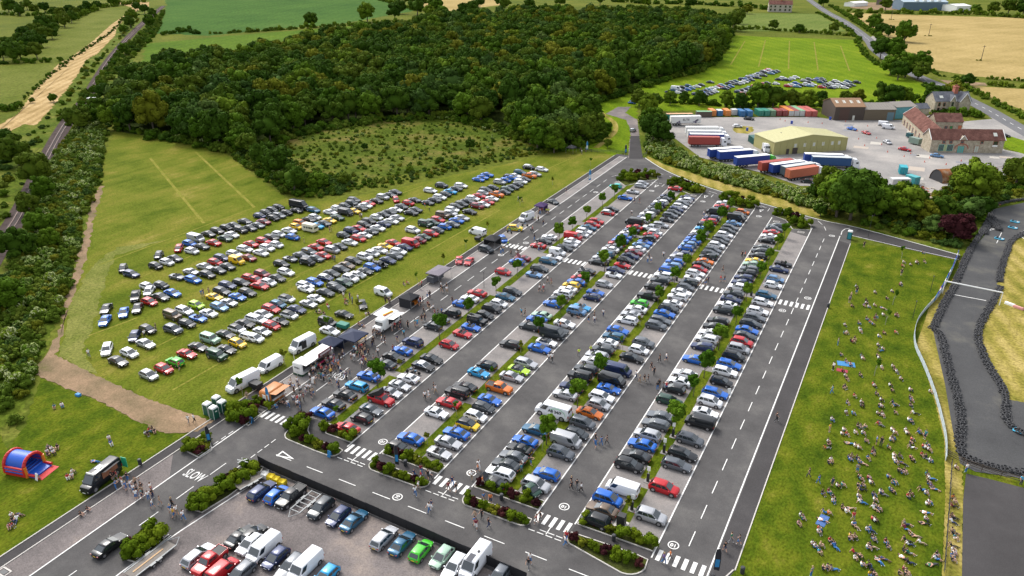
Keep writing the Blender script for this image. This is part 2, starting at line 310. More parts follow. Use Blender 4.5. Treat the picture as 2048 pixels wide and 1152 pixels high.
# big asphalt sheet of the car park and its roads
FAR=[(1290,316),(1330,341),(1390,366),(1450,386),(1540,412),(1640,440),(1720,457),(1920,511)]
farp=PL(FAR)
patch('asphalt',[L2('pathL',u) for u in (-20,72,270)]+farp[:7]+PL([(1702,470)])+[L2('G',u) for u in (212.5,79)]+[(-10.2,76.5),(-10.6,74),(-9.6,71.5),(-7,70.5),(-7,-20)],.06,G_ASPHALT)
patch('footpath',[L2('pathL',u) for u in (-20,268)]+[L2('pathR',u) for u in (268,120,76,-20)],.07,G_ASPHALT2)
patch('edge_footpath',[(-11.85,60),(-11.85,212)]+[(-9.0,211),(-9.2,79),(-10,73),(-9,60)],.07,G_ASPHALT2)
patch('far_footpath',PL([(1702,470.3),(1720,457.2),(1920,511),(1918,521),(1800,495)]),.064,G_ASPHALT2)
patch('lay_by_paving',[L2('pathR',u) for u in (80.5,267)]+[L2('D',u) for u in (267,80.5)],.07,G_BAY)
patch('gravel_lay_by',[L2('pathR',u) for u in (-20,61.5)]+[L2('D',u) for u in (57,-20)],.07,G_GRAVEL)
ctrk=PL([(1256,316),(1262,262),(1252,240),(1212,228),(1236,214),(1262,214),(1250,226),(1275,240),(1283,316)])
patch('access_track',ctrk,.075,G_GRAVEL,.3)
patch('access_road',PL([(1258,318),(1261,272),(1278,272),(1286,318)]),.085,G_ASPHALT2)
mb=MB(); ribbon(mb,smoothline(PL([(1192,296),(1215,278),(1230,262),(1228,245),(1208,230),(1188,214),(1196,208)]),5),2.4,.085); struct('worn_track',mb.mesh('worn_track',G_DRY))
# parking strips: bays, hedge strip
STRIPS=[('E','L1R',79.6,236),('C','L2R',79.6,234),('L3L','L3R',79.6,226),('L4L','L4R',79.6,215.5)]
def mid(k,u): a,b=STRIPS[k][:2]; return (V[a](u)+V[b](u))/2
for k,(a,b,u0,u1) in enumerate(STRIPS):
    patch('parking_bays',[L2(a,u0),L2(a,u1),L2(b,u1-4.5*(k>0)),L2(b,u0)],.075,G_BAY)
    gaps={0:[(97.2,99),(137,139.5),(163,166),(190,193)],1:[(96,98),(124,125.5),(162,165.5),(188,190)],2:[(102,104.5),(127,129),(164,167),(196,197)],3:[(89,91),(127,129),(164,166.5),(196,197)]}[k]
    s=u0
    for g0,g1 in gaps+[(u1+.5,0)]:
        patch('grass_strip',[(mid(k,s)-.95,s),(mid(k,g0)-.95,g0),(mid(k,g0)+.95,g0),(mid(k,s)+.95,s)],.095,G_LAWN); s=g1
# planted beds: kerbs + soil
BEDS=[]
def bed(pts,name='planting_bed',kerb=True):
    p=patch(name,pts,.1,G_SOIL)
    if kerb:
        mb=MB(); wallstrip(mb,list(pts)+[pts[0]],.16,.05,.19); o=struct('kerb',mb.mesh('kerb',M_KERB),parent=p)
    BEDS.append(pts)
def corner(x,y,r,a0,a1,n=5): return [(x+r*math.cos(R(a0+(a1-a0)*t/n)),y+r*math.sin(R(a0+(a1-a0)*t/n))) for t in range(n+1)]
for k,(a,b,u0,u1) in enumerate(STRIPS):
    xl,xr=V[a](74),V[b](74)
    f=corner(xl+1.6,74.6,1.5,180,270)+corner(xr-1.3,74.4,1.25,270,360)+[(xr-.1,75.0),(xl+.1,75.3)]
    if k==0: f=[(-82.6,77.2)]+corner(-80.6,74.8,1.9,190,270)+[(-75,72.7)]+corner(xr-1.2,73.9,1.15,270,360)+[(xr-.05,74.9),(xr-1,75.1),(-77.6,75.0),(-79.6,76.4),(-81.2,78.6),(-82.4,78.6)]
    if k==3: f=corner(xl+1.4,74.4,1.3,180,270)+corner(xr-2.6,74.1,2.5,270,350)+[(xr-.3,75.4),(xr-2,75.6),(xl+.2,75.3)]
    bed(f)
    g=[(xl+.3,77.2),(xr-.2,77.2),(xr-.2,79.3),(xl+.3,79.3)]
    if k==0: g=[(-78.4,79.6),(-76.4,77.2),(xr-.2,77.2),(xr-.2,79.3)]
    bed(g)
    patch('crossing_path',[(xl+.1,75.2),(xr-.1,75.0),(xr-.1,77.0),(xl+.1,77.1)],.09,G_ASPHALT2)
bed(PL([(1236,362),(1252,349),(1300,347),(1315,352),(1316,360),(1290,362),(1262,370),(1250,372)]))
bed(PL([(1336,374),(1345,361),(1365,364),(1384,374),(1407,380),(1405,389),(1380,389),(1360,381)]))
bed(PL([(1441,402),(1448,393),(1480,397),(1512,412),(1508,420),(1480,418),(1462,412)]))
bed(PL([(1546,432),(1552,425),(1585,430),(1622,452),(1621,461),(1585,459),(1572,441)]))
bed(PL([(374,1013),(392,1022),(404,1026),(455,995),(520,947),(527,935),(500,932),(470,945),(420,978),(380,1004)]))
bed(PL([(243,1109),(247,1118),(272,1126),(300,1106),(329,1082),(326,1070),(300,1066),(280,1075)]))
bed(PL([(362,898),(400,917),(424,901),(420,884),(390,884)]))
bed(PL([(455,838),(497,852),(524,830),(500,815),(474,826)]))
bed(PL([(500,805),(512,800),(530,800),(548,815),(540,820)]))
# gravel compound, bottom
patch('gravel_compound',PL([(518,938),(730,1027),(900,1103),(1020,1160)])+[(-34,45),(-60,10),(-79,10)]+PL([(235,1153),(300,1107),(400,1030),(455,997),(500,965)]),.08,G_GRAVEL,.0)
# spectator lawn
patch('spectator_lawn',[L2('G',u) for u in (79,110,160,212)]+PL([(1800,497),(1916,522),(1920,535),(1900,565),(1862,600),(1850,640),(1832,690),(1850,740),(1868,800),(1888,880),(1890,1000),(1883,1152)])+[(14,60),(-6,60),(-9.3,73),(-9.9,76)],.08,G_LAWN)
patch('verge',PL([(1903,522),(1935,520),(1912,560),(1895,600),(1868,668),(1880,700),(1905,790),(1912,860),(1925,935),(1926,1010),(1925,1200),(1880,1200),(1890,1000),(1888,880),(1868,800),(1850,740),(1832,690),(1850,640),(1862,600),(1900,565)]),.07,G_DRY,.2)
patch('kart_area_grass',PL([(1700,455),(1880,420),(2080,392),(2300,392),(2300,1200),(1925,1200),(1925,920),(1880,700),(1900,600),(1925,522),(1920,511)]),.03,G_LAWN)
patch('kart_track',PL([(1975,432),(1990,418),(2060,403),(2250,400),(2250,1040),(2048,958),(1950,944),(1920,928),(1905,860),(1890,770),(1872,690),(1866,662),(1880,625),(1893,590),(1915,545),(1938,508),(1970,470),(1968,450)]),.09,G_TRACK)
for pts in ([(2055,468),(2022,484),(2016,505),(1998,540),(1992,580),(1985,605),(1958,652),(1952,690),(1975,735),(2005,770),(2020,800),(2050,806),(2250,860),(2250,480)],):
    patch('infield_grass',PL(pts),.1,G_DRY,.2)
patch('kart_paddock',PL([(1932,948),(1975,958),(2060,980),(2250,1030),(2250,1250),(1922,1250),(1926,1000)]),.095,G_ASPHALT2)
patch('bank',PL([(1292,318),(1330,338),(1390,360),(1450,380),(1540,406),(1640,434),(1750,460),(1900,508),(1930,500),(1985,430),(2048,398),(2048,300),(1890,370),(1700,400),(1560,380),(1340,330),(1310,290),(1290,250),(1268,240),(1280,310)]),.043,G_ROUGH,.2)
patch('bank_grass',PL([(1295,312),(1330,330),(1400,352),(1500,380),(1620,415),(1640,428),(1640,438),(1540,410),(1450,384),(1390,364),(1330,340),(1292,317)]),.055,G_DRY,.2)
patch('yard',PL([(1330,236),(1385,236),(1400,235),(1630,234),(1670,240),(1830,240),(1860,230),(1925,255),(2010,300),(2060,310),(2060,360),(1900,372),(1880,385),(1820,392),(1700,392),(1640,372),(1600,372),(1520,345),(1400,315),(1330,262)]),.09,G_CONCRETE)
rr=random.Random(5)
for k in range(46):
    x=rr.uniform(1480,2020); y=rr.uniform(250,372); a=P(x,y)
    if pip((x,y),[(1480,250),(1660,248),(1800,250),(1860,312),(2020,312),(2020,365),(1720,372),(1700,320),(1690,290)]):
        w,h=rr.uniform(2,6),rr.uniform(2,6)
        patch('concrete_slab',[(a[0],a[1]),(a[0]+w,a[1]+.5),(a[0]+w,a[1]+h),(a[0],a[1]+h)],.1,rr.choice([mat('slab light',(.42,.39,.34),.9,var=.1),mat('slab dark',(.2,.2,.21),.9,var=.1),mat('slab warm',(.4,.34,.28),.9,var=.1)]))
patch('yard_island',PL([(1464,258),(1480,252),(1505,254),(1508,262),(1495,268),(1472,266)]),.11,G_DRY,.3)
patch('farm_lane',PL([(1920,244),(1985,238),(1975,232),(2060,268),(2060,280),(2000,285),(1930,262)]),.095,G_CONCRETE)
patch('farm_lawn',PL([(1965,270),(1985,262),(2060,285),(2060,312),(2020,300)]),.1,G_BRIGHT)
# country road
road=smoothline(PL([(1610,-6),(1650,22),(1690,44),(1735,78),(1752,100),(1790,128),(1840,155),(1890,175),(1930,197),(1975,220),(2048,262),(2120,300)]),5)
mb=MB(); ribbon(mb,road,8.5,.1); struct('country_road',mb.mesh('country_road',ground('pale asphalt',[(.3,(.13,.13,.135)),(.7,(.17,.168,.17))],.05,3,fine_amt=.1)))
cm=thing('centre_line','broken white centre line of the country road','road marking'); cm['kind']='structure'
for x,y,a in walk(road,9):
    me=MATS.get('_cl')
    mb=MB(); mb.box(-2,-.12,.115,2,.12,.12); ob('dash',mb.mesh('dash',M_WHITE),cm,(x,y,0),a)
patch('lay_by',PL([(1733,82),(1745,72),(1775,86),(1757,92)]),.09,G_CONCRETE)
patch('field_gateway',PL([(1858,150),(1880,160),(1970,166),(1975,172),(1900,170)]),.09,G_TRACKDIRT)
# ---------------------------------------------------------------- painted markings and kerb lines
def line(name,pts,w=.14,z=.105,m=None):
    mb=MB(); ribbon(mb,pts,w,z); return struct(name,mb.mesh(name,m or M_WHITE))
for n,u0,u1 in (('D',-20,267),('E',82,229),('L1R',76,243.5),('C',77,236),('L2R',76,236),('L3L',77,229),('L3R',76,229),('L4L',77,223),('L4R',76,219),('R',60,216)):
    line('edge_line',[L2(n,u) for u in (u0,(u0+u1)/2,u1)],.2)
mb=MB(); 
for n,u0,u1 in (('pathL',-20,267),('pathR',-20,267),('G',79,211)): wallstrip(mb,[L2(n,u) for u in (u0,(u0+u1)/2,u1)],.16,.05,.17)
wallstrip(mb,[(-9.35,79),(-10.3,76.3),(-10.8,74),(-9.9,71.6),(-7,70.5)],.16,.05,.17)
struct('kerb',mb.mesh('kerb',M_KERB))
line('edge_line',smoothline(farp,4),.28,.11); line('edge_line',PL([(1682,470),(1684,463),(1690,458.5),(1700,457)]),.2)
line('edge_line',PL([(1700,471),(1800,494),(1917,520)]),.2,.12)
line('edge_line',[(-79.6,-10),(-79.6,42),(-79,50),(-77.8,60),(-77.5,62)],.2)
dashes=thing('centre_line','white centre line dashes of the car park roads','road marking'); dashes['kind']='structure'
dm=MB().box(-1.6,-.07,.105,1.6,.07,.11).mesh('dash',M_WHITE)
def dashrow(f,u0,u1,step):
    u=u0
    while u<u1:
        x0,x1=f(u),f(u+1); ob('dash',dm,dashes,(x0,u,0),math.atan2(1,x1-x0)); u+=step
cl=lambda u:(V['D'](u)+V['E'](u))/2+.1
dashrow(cl,88,236,6.1); dashrow(lambda u:-85.0,18,66,6.3); dashrow(lambda u:-15.7,82,216,6.1)
for x in np.arange(-78,-14,6.4): ob('dash',dm,dashes,(x,69.0,0),0)
for a,b in zip(*[iter(smoothline(PL([(1230,352),(1262,346),(1300,346),(1330,350),(1380,370),(1450,393),(1520,412),(1600,434),(1640,446),(1652,462)]),3))]*2):
    ob('dash',dm,dashes,(*a,0),math.atan2(b[1]-a[1],b[0]-a[0]))
jl=thing('junction_marking','short broken give way lines where the aisles meet the roads','road marking'); jl['kind']='structure'
sm=MB().box(-.5,-.07,.105,.5,.07,.11).mesh('dash',M_WHITE)
for a,b in (('L1R','C'),('L2R','L3L'),('L3R','L4L')):
    x0,x1=V[a](73),V[b](73); n=int((x1-x0)/1.4)
    for i in range(n): ob('dash',sm,jl,(x0+.8+i*1.35,73.1,0))
    for i in range(3): ob('dash',sm,jl,(x1-.9-i*1.25,73.7,0))
    ob('dash',MB().box(-.07,-.9,.105,.07,.9,.11).mesh('dash',M_WHITE),jl,((x0+x1)/2+.1,74.2,0)); 
for u in np.arange(64,73,1.5): ob('dash',sm,jl,(-82.6,u,0),PI/2)
for u in list(np.arange(63.5,70,1.6))+list(np.arange(44,49,1.4))+list(np.arange(27,33,1.4)): 
    for q in (0,.45): ob('dash',sm,jl,((-90.1 if u>60 else -79.9)+(-q if u>60 else q),u,0),PI/2)
# zebra crossings
def zebra(xa,xb,u,n,label,L=2.1):
    t=thing('zebra_crossing',label,'crossing',(0,0,0)); t['kind']='structure'
    w=(xb-xa)/(2*n-1+1); me=MB().box(-w*.5,-L/2,.107,w*.5,L/2,.112).mesh('stripe',M_WHITE)
    for i in range(n): ob('stripe',me,t,(xa+w*(2*i+1),u,0))
AN=['food stall road','first aisle','second aisle','third aisle','wide edge road']
for i,(a,b,u,n) in enumerate(((-90.0,-83.2,76.6,6),(V['L1R'](75),V['C'](75),75.9,5),(V['L2R'](75),V['L3L'](75),75.9,5),(V['L3R'](75),V['L4L'](75),75.9,5),(-19.3,-12.3,76.9,6))):
    zebra(a,b,u,n,'white zebra stripes across the bottom end of the '+AN[i])
for i,(a,b,u,n) in enumerate(((V['D'](164),V['E'](164),166.3,6),(V['L1R'](164),V['C'](164),164.2,5),(V['L2R'](164),V['L3L'](164),164.6,5),(V['L3R'](164),V['L4L'](164),164.5,5),(-19.5,-12.3,164.8,6))):
    zebra(a,b,u,n,'white zebra stripes halfway along the '+AN[i],2.6)
# speed roundels "10" and lettering
def ringmb(r0,r1,z,n=24):
    mb=MB()
    for k in range(n):
        a,b=2*PI*k/n,2*PI*(k+1)/n
        mb.add([(r0*math.cos(a),r0*math.sin(a),z),(r1*math.cos(a),r1*math.sin(a),z),(r1*math.cos(b),r1*math.sin(b),z),(r0*math.cos(b),r0*math.sin(b),z)],[(0,1,2,3)])
    return mb
ringme=ringmb(.62,.78,0).mesh('ring',M_WHITE); tenme=textmesh('10',.85,M_WHITE,1,1.0,bold=.03)
for x,y,rz,lb in ((-66.6,79.8,PI,'at the bottom of the first aisle'),(-49.7,79.8,PI,'at the bottom of the second aisle'),(-33.9,79.6,PI,'at the bottom of the third aisle'),(-17.6,79.6,PI,'at the bottom of the wide edge road'),
    (-56.5,69.0+.9,-PI/2+PI,'on the bottom road beside the black fence'),(-13.7,160.8+9,0,'beyond the halfway crossing of the edge road'),(-17.7,160.5,PI,'before the halfway crossing of the edge road'),
    (-90.3+1.9,159.5,PI,'before the crossing by the small gazebo'),(-86.6,170.2,0,'beyond the crossing on the food stall road'),(-87.1,221,0,'at the far end of the food stall road'),(-71.5,231,0,'at the far end of the first aisle'),(-53.8,228,0,'at the far end of the second aisle'),(-35.4,222,0,'at the far end of the third aisle'),(-14.1,215,0,'at the far end of the edge road')):
    t=thing('speed_roundel','white painted ring with the number ten '+lb,'road marking',(x,y,.112),rz); t['kind']='structure'
    ob('ring',ringme,t); ob('lettering',tenme,t)
for x,y,rz,s,lb in ((-88.0+1.3,92.5,PI,1,'by the food stalls'),(-86.9,60.2-1.0,0,1,'near the black food van')):
    o=thing('road_lettering','word slow painted white on the asphalt '+lb,'road marking',(x,y,.112),rz,me=textmesh('SLOW',1.35,M_WHITE,1.0,1.9,bold=.01)); o['kind']='structure'
# give way triangles
def tri(x,y,rz,s=1,z=.112):
    mb=MB(); A=[(0,2.2*s),(-.75*s,-1.0*s),(.75*s,-1.0*s)]; B=[(0,1.25*s),(-.46*s,-.72*s),(.46*s,-.72*s)]
    mb.add([(a,b,0) for a,b in A]+[(a,b,0) for a,b in B],[(0,1,4,3),(1,2,5,4),(2,0,3,5)])
    o=thing('give_way_triangle','white painted give way triangle on the asphalt','road marking',(x,y,z),rz,'painted give way triangles',me=mb.mesh('give_way_triangle',M_WHITE)); o['kind']='structure'
tri(-78.4,69.5,-PI/2+PI+PI); tri(-71.9,237,PI,.9); tri(-54.4,233.5,PI,.9); tri(-35.9,228,PI,.9); tri(*P(1983,459),PI*.9,.8)
for k,(x,y) in enumerate(((-73.0+1.8,237),(-55.8+2,233.5),(-37.8+2.7,228))):
    for i in range(3): ob('dash',sm,jl,(x-3+i*1.3,y+3.2,0)); 
    ob('dash',MB().box(-.07,-1.4,.105,.07,1.4,.11).mesh('dash',M_WHITE),jl,(x+1.1,y+1.5,0))
# kart track lines
line('track_line',PL([(1908,590),(1972,602)]),.25,.112); line('track_line',PL([(1993,487),(2003,466)]),.15,.112)
line('track_line',smoothline(PL([(2060,458),(2042,466),(2048,478),(2075,482)]),4),.3,.115)
# drain covers at the far ends of the bays
for x,y in ((1343,383),(1387,392),(1553,444),(1602,465),(8,1145)):
    a=P(x,y); mb=MB(); wallstrip(mb,[(-.8,-.5),(.8,-.5),(.8,.5),(-.8,.5),(-.8,-.5)],.25,0,.03); mb.box(-.5,-.3,0,.5,.3,.015,1)
    o=thing('drain_cover','small drain cover with pale surround set in the paving','drain cover',(*a,.1),0,'drain covers in the paving',me=mb.mesh('drain_cover',[M_KERB,mat('iron',(.1,.1,.1),.7)])); o['kind']='structure'
# ================================================================ VEGETATION
F_DARK=foliage('leaves dark',(.022,.054,.005),(.046,.09,.008),(.1,.13,.012))
F_MID=foliage('leaves mid',(.04,.088,.006),(.075,.135,.009),(.14,.185,.014))
F_YEL=foliage('leaves yellow',(.075,.09,.006),(.12,.135,.01),(.19,.19,.02))
F_MIDL=foliage('leaves hedge',(.055,.095,.008),(.09,.14,.014),(.15,.18,.025))
F_LOT=foliage('leaves young',(.035,.09,.006),(.06,.13,.008),(.11,.18,.012))
F_GREY=foliage('leaves grey green',(.03,.065,.012),(.055,.1,.018),(.095,.13,.03))
F_SHRUB=foliage('shrub leaves',(.045,.085,.004),(.085,.13,.006),(.14,.18,.01))
F_MAROON=foliage('maroon leaves',(.025,.008,.01),(.05,.014,.016),(.08,.025,.022))
F_FLOWER=foliage('pale blossom',(.2,.28,.06),(.36,.42,.15),(.55,.57,.32))
M_BARK=mat('bark',(.1,.08,.06),.9,var=.3); M_PALEBARK=mat('pale bark',(.3,.27,.22),.9)
def ico(sub=1):
    bm=bmesh.new(); bmesh.ops.create_icosphere(bm,subdivisions=sub,radius=1); v=np.array([x.co[:] for x in bm.verts]); f=np.array([[q.index for q in t.verts] for t in bm.faces]); bm.free(); return v,f
ICV_,ICF_=ICV,ICF=ico(2)
ICV1,ICF1=ico(1)
def crown(name,seed,rx,rz,zc,ncl,nleaf,ls,m,flat=.0,clr=.42,m2=None,lobes=1.0,low=False,core=0):
    """crown of leaf clumps spread through an uneven ellipsoid: dark cores plus many leaf-sized faces"""
    g=np.random.default_rng(seed); C=[];Rr=[]; ICV,ICF=(ICV1,ICF1) if low else (ICV_,ICF_)
    for k in range(ncl):
        a=g.uniform(0,2*np.pi); t=np.arccos(g.uniform(-.75,1)); q=g.uniform(*lobes) if isinstance(lobes,tuple) else g.uniform(.45,.78)**.8
        C.append((rx*q*np.sin(t)*np.cos(a)*g.uniform(.8,1.12),rx*q*np.sin(t)*np.sin(a)*g.uniform(.8,1.12),zc+rz*q*np.cos(t)*(1-flat*.3))); Rr.append(rx*clr*g.uniform(.62,1.15))
    nc=len(C)
    if core: C.append((0,0,zc)); Rr.append(rx*core)
    C=np.array(C);Rr=np.array(Rr)
    vs=[];fs=[];o=0;mi=[]
    for c,r in zip(C,Rr):
        n=ICV*(r*.8)*np.array([1,1,min(1,rz/rx*1.1)])*(1+g.normal(0,.13,(len(ICV),1))); vs.append(n+c); fs.append(ICF+o); o+=len(ICV)
    mi+= [0]*(len(ICF)*len(C))
    v0=np.concatenate(vs); f0=np.concatenate(fs)
    k=g.integers(0,nc,nleaf); dr=g.normal(size=(nleaf,3)); dr[:,2]=np.abs(dr[:,2])*.9+g.uniform(-.75,.15,nleaf)*1.0; dr/=np.linalg.norm(dr,axis=1,keepdims=True)
    p=C[k]+dr*(Rr[k]*g.uniform(.8,1.08,nleaf))[:,None]*np.array([1,1,min(1,rz/rx*1.1)])
    nn=dr+g.normal(0,.38,(nleaf,3)); nn/=np.linalg.norm(nn,axis=1,keepdims=True)
    t1=np.cross(nn,g.normal(size=(nleaf,3))); t1/=np.linalg.norm(t1,axis=1,keepdims=True); t2=np.cross(nn,t1)
    s=(ls*g.uniform(.55,1.25,nleaf))[:,None]
    q=np.stack([p-t1*s-t2*s*.6,p+t1*s-t2*s*.7,p+t1*s*.8+t2*s*.7,p-t1*s*.9+t2*s*.6],1).reshape(-1,3)
    b=len(v0); V_=np.concatenate([v0,q]); F=[tuple(x) for x in f0.tolist()]+[(b+4*i,b+4*i+1,b+4*i+2,b+4*i+3) for i in range(nleaf)]
    me=bpy.data.meshes.new(name); me.from_pydata(V_.tolist(),[],F); me.materials.append(m)
    if m2:
        me.materials.append(m2); a=np.zeros(len(F),int); top=(p[:,2]>zc)&(g.random(nleaf)<.5); a[len(f0):][top]=1; me.polygons.foreach_set('material_index',a)
    sm=np.zeros(len(F),bool); sm[:len(f0)]=True; me.polygons.foreach_set('use_smooth',sm); me.update(); return me
def trunkmesh(name,h,r,rx,seed,m=None):
    g=random.Random(seed); mb=MB(); mb.tube([(0,0,-.1),(g.uniform(-.1,.1)*h*.1,g.uniform(-.1,.1)*h*.1,h*.55)],r,7,r2=r*.7)
    for k in range(5):
        a=g.uniform(0,2*PI); z=h*g.uniform(.3,.55); l=rx*g.uniform(.4,.7)
        mb.tube([(0,0,z),(math.cos(a)*l,math.sin(a)*l,z+h*.25)],r*.45,5,r2=r*.15)
    return mb.mesh(name,m or M_BARK,60)
# big wood trees: unit crown radius ~5.5 m
BIG=[(crown('crown',11+i,5.4,5.0 if i%2 else 5.6,6.2,30,2600,.36,[F_DARK,F_DARK,F_MID,F_DARK,F_YEL,F_GREY][i],clr=.3,core=.72,lobes=(.6,.82)),trunkmesh('trunk',9,.35,5,i)) for i in range(6)]
LOTT=[(crown('crown',41+i,1.45,1.8,3.5,16,1100,.15,F_LOT,clr=.4,lobes=(.45,.72),core=.6),trunkmesh('trunk',4,.08,1.2,i+20)) for i in range(3)]
SAP=[(crown('crown',51+i,.6,.9,2.3,5,130,.14,F_YEL if i else F_LOT,clr=.4),trunkmesh('trunk',2.6,.04,.5,i+30,M_PALEBARK)) for i in range(2)]
HEDGE=[crown('shrub',61+i,2.3,1.7,1.0,16,1000,.18,[F_MID,F_DARK,F_MIDL,F_YEL,F_GREY][i],clr=.34,lobes=(.5,.8),core=.6) for i in range(5)]
LOWH=[crown('shrub',91+i,2.3,1.9,1.2,5,220,.36,[F_MID,F_DARK,F_MID][i],clr=.5,low=True) for i in range(3)]
HFLOW=[crown('shrub',71+i,2.0,1.8,1.2,9,800,.17,F_MID,clr=.46,m2=F_FLOWER) for i in range(2)]
BALL=[crown('shrub',81+i,.85,.72,.6,8,520,.085,F_SHRUB,clr=.52) for i in range(2)]
BALLM=crown('shrub',85,.62,.5,.42,7,420,.085,F_MAROON,clr=.5)
BALLO=crown('shrub',86,.6,.42,.38,7,420,.085,F_YEL,clr=.5)
def tree(kind,x,y,s,label,group,rz=None,z=0,sz=1,m=None,name='tree'):
    cr,tr=kind; t=thing(name,label,'tree',(x,y,z),rz if rz is not None else rnd.uniform(0,6.28),group); t.scale=(s,s,s*sz)
    ob('trunk',tr,t); ob('crown',cr,t,mats={0:m} if m else None); return t
def shrub(me,x,y,s,label,group,sz=1,z=.05,cat='shrub',m=None,name='shrub'):
    o=thing(name,label,cat,(x,y,z),rnd.uniform(0,6.28),group,me=me); o.scale=(s,s,s*sz)
    if m: o.material_slots[0].link='OBJECT'; o.material_slots[0].material=m
    return o
def gn_mass(name,label,pts,meshes):
    """one object: geometry nodes set one of a few plants on every point (x,y,z,scale,which)"""
    me=bpy.data.meshes.new(name); me.from_pydata([(p[0],p[1],p[2]) for p in pts],[],[])
    me.attributes.new('s','FLOAT','POINT').data.foreach_set('value',[p[3] for p in pts])
    me.attributes.new('k','INT','POINT').data.foreach_set('value',[p[4] for p in pts])
    me.attributes.new('r','FLOAT','POINT').data.foreach_set('value',[rnd.uniform(0,6.28) for p in pts])
    o=struct(name,me,'stuff',label)
    tr=bpy.data.node_groups.new(name,'GeometryNodeTree'); tr.interface.new_socket('Geometry',in_out='INPUT',socket_type='NodeSocketGeometry'); tr.interface.new_socket('Geometry',in_out='OUTPUT',socket_type='NodeSocketGeometry')
    N=tr.nodes.new; L=tr.links.new; gi=N('NodeGroupInput'); go=N('NodeGroupOutput')
    ip=N('GeometryNodeInstanceOnPoints'); cols=bpy.data.collections.new(name+'_kinds')
    for i,m in enumerate(meshes): cols.objects.link(bpy.data.objects.new('%s_%02d'%(name,i),m))
    ci=N('GeometryNodeCollectionInfo'); ci.inputs['Collection'].default_value=cols; ci.inputs['Separate Children'].default_value=True; ci.inputs['Reset Children'].default_value=True
    def at(n,ty):
        q=N('GeometryNodeInputNamedAttribute'); q.data_type=ty; q.inputs['Name'].default_value=n; return q.outputs['Attribute']
    cb=N('ShaderNodeCombineXYZ'); L(at('r','FLOAT'),cb.inputs[2])
    L(gi.outputs[0],ip.inputs['Points']); L(ci.outputs[0],ip.inputs['Instance']); ip.inputs['Pick Instance'].default_value=True
    L(at('k','INT'),ip.inputs['Instance Index']); L(cb.outputs[0],ip.inputs['Rotation']); L(at('s','FLOAT'),ip.inputs['Scale']); L(ip.outputs[0],go.inputs[0])
    md=o.modifiers.new('scatter','NODES'); md.node_group=tr; return o
def scatter(poly,spacing,seed,jit=.45):
    g=random.Random(seed); xs=[p[0] for p in poly]; ys=[p[1] for p in poly]; out=[]; y=min(ys); r=0
    while y<max(ys):
        x=min(xs)+(spacing/2 if r%2 else 0)
        while x<max(xs):
            q=(x+g.uniform(-jit,jit)*spacing,y+g.uniform(-jit,jit)*spacing)
            if pip(q,poly): out.append(q)
            x+=spacing
        y+=spacing*.87; r+=1
    return out
# ---- the wood: the nearest trees one by one, the rest as one mass
clear=[PL([(282,158),(308,132),(430,128),(442,140),(372,152)]),PL([(560,285),(610,266),(700,250),(760,243),(900,236),(1000,260),(1060,284),(1030,312),(940,330),(850,345),(700,360),(600,372),(520,350),(480,315)])]
wt=[p for p in scatter(WP,10.5,3) if not any(pip(p,c) for c in clear)]
def infr(p):
    # keep what the picture can show
    fx=-p[0]*sh*-1; a=p[0]*ch+p[1]*sh; b=-p[0]*sh+p[1]*ch
    return b>20 and abs(a/b)<.80 and b<1300
wt=[p for p in wt if infr(p)]; wt.sort(key=dist)
g=random.Random(9); NEARW=120; cn0=['dark green','deep green','fresh green','dark olive','yellowish green','grey green']
descr=['dark green broadleaf tree at the front of the wood, facing the parking field','dense dark tree with a tall rounded crown at the front of the wood','mid green broadleaf tree at the front of the wood, facing the parking field','dark olive tree at the front edge of the wood','yellowish green tree at the front of the wood, paler than its neighbours','grey green tree at the front edge of the wood']
sec=lambda p:0 if p[0]<-235 else 1 if p[0]<-150 else 2
secn=['at the railway end of the wood','behind the scrub clearing','by the bright field corner']
sn={0:0,1:0,2:0}
for i,(x,y) in enumerate(sorted(wt[:NEARW],key=lambda p:p[0])):
    k=g.choice([0,0,1,1,3,3,2,2,4,5]); q=sec((x,y)); sn[q]+=1
    tree(BIG[k],x,y,g.uniform(.9,1.5),'%s tree %s, %s from the railway'%(cn0[k],secn[q],ordn(sn[q]-1)),'trees at the front of the wood',sz=g.uniform(.85,1.1))
gn_mass('woodland','wood of dark green broadleaf trees behind the parking field',[(x,y,g.uniform(-1.5,.5),g.uniform(1.0,1.6),g.choice([0,0,1,1,3,3,2,2,0,1,3,3,4,4,5])) for x,y in wt[NEARW:]],[b[0] for b in BIG])
band0=1
def skirt(pts,step,label,s0=.5,s1=1.2,w=2.5,seed=5):
    gg=random.Random(seed); q=[(x+gg.uniform(-w,w),y+gg.uniform(-w,w),-.1,gg.uniform(s0,s1),gg.randrange(4)) for x,y,a in walk(PL(pts),step)]
    gn_mass('undergrowth',label,q,[HEDGE[1],HEDGE[0],HEDGE[2],HEDGE[1]])
skirt([(300,273),(400,291),(470,305),(560,285),(610,266),(700,250),(760,243),(900,236),(1000,260),(1060,284),(1110,300),(1190,281),(1206,262),(1172,233),(1145,214),(1206,200),(1274,178),(1324,162),(1400,141),(1427,123),(1452,82),(1460,62)],1.1,'bushes along the foot of the wood facing the clearing and the bright field',.6,1.5,3.0)
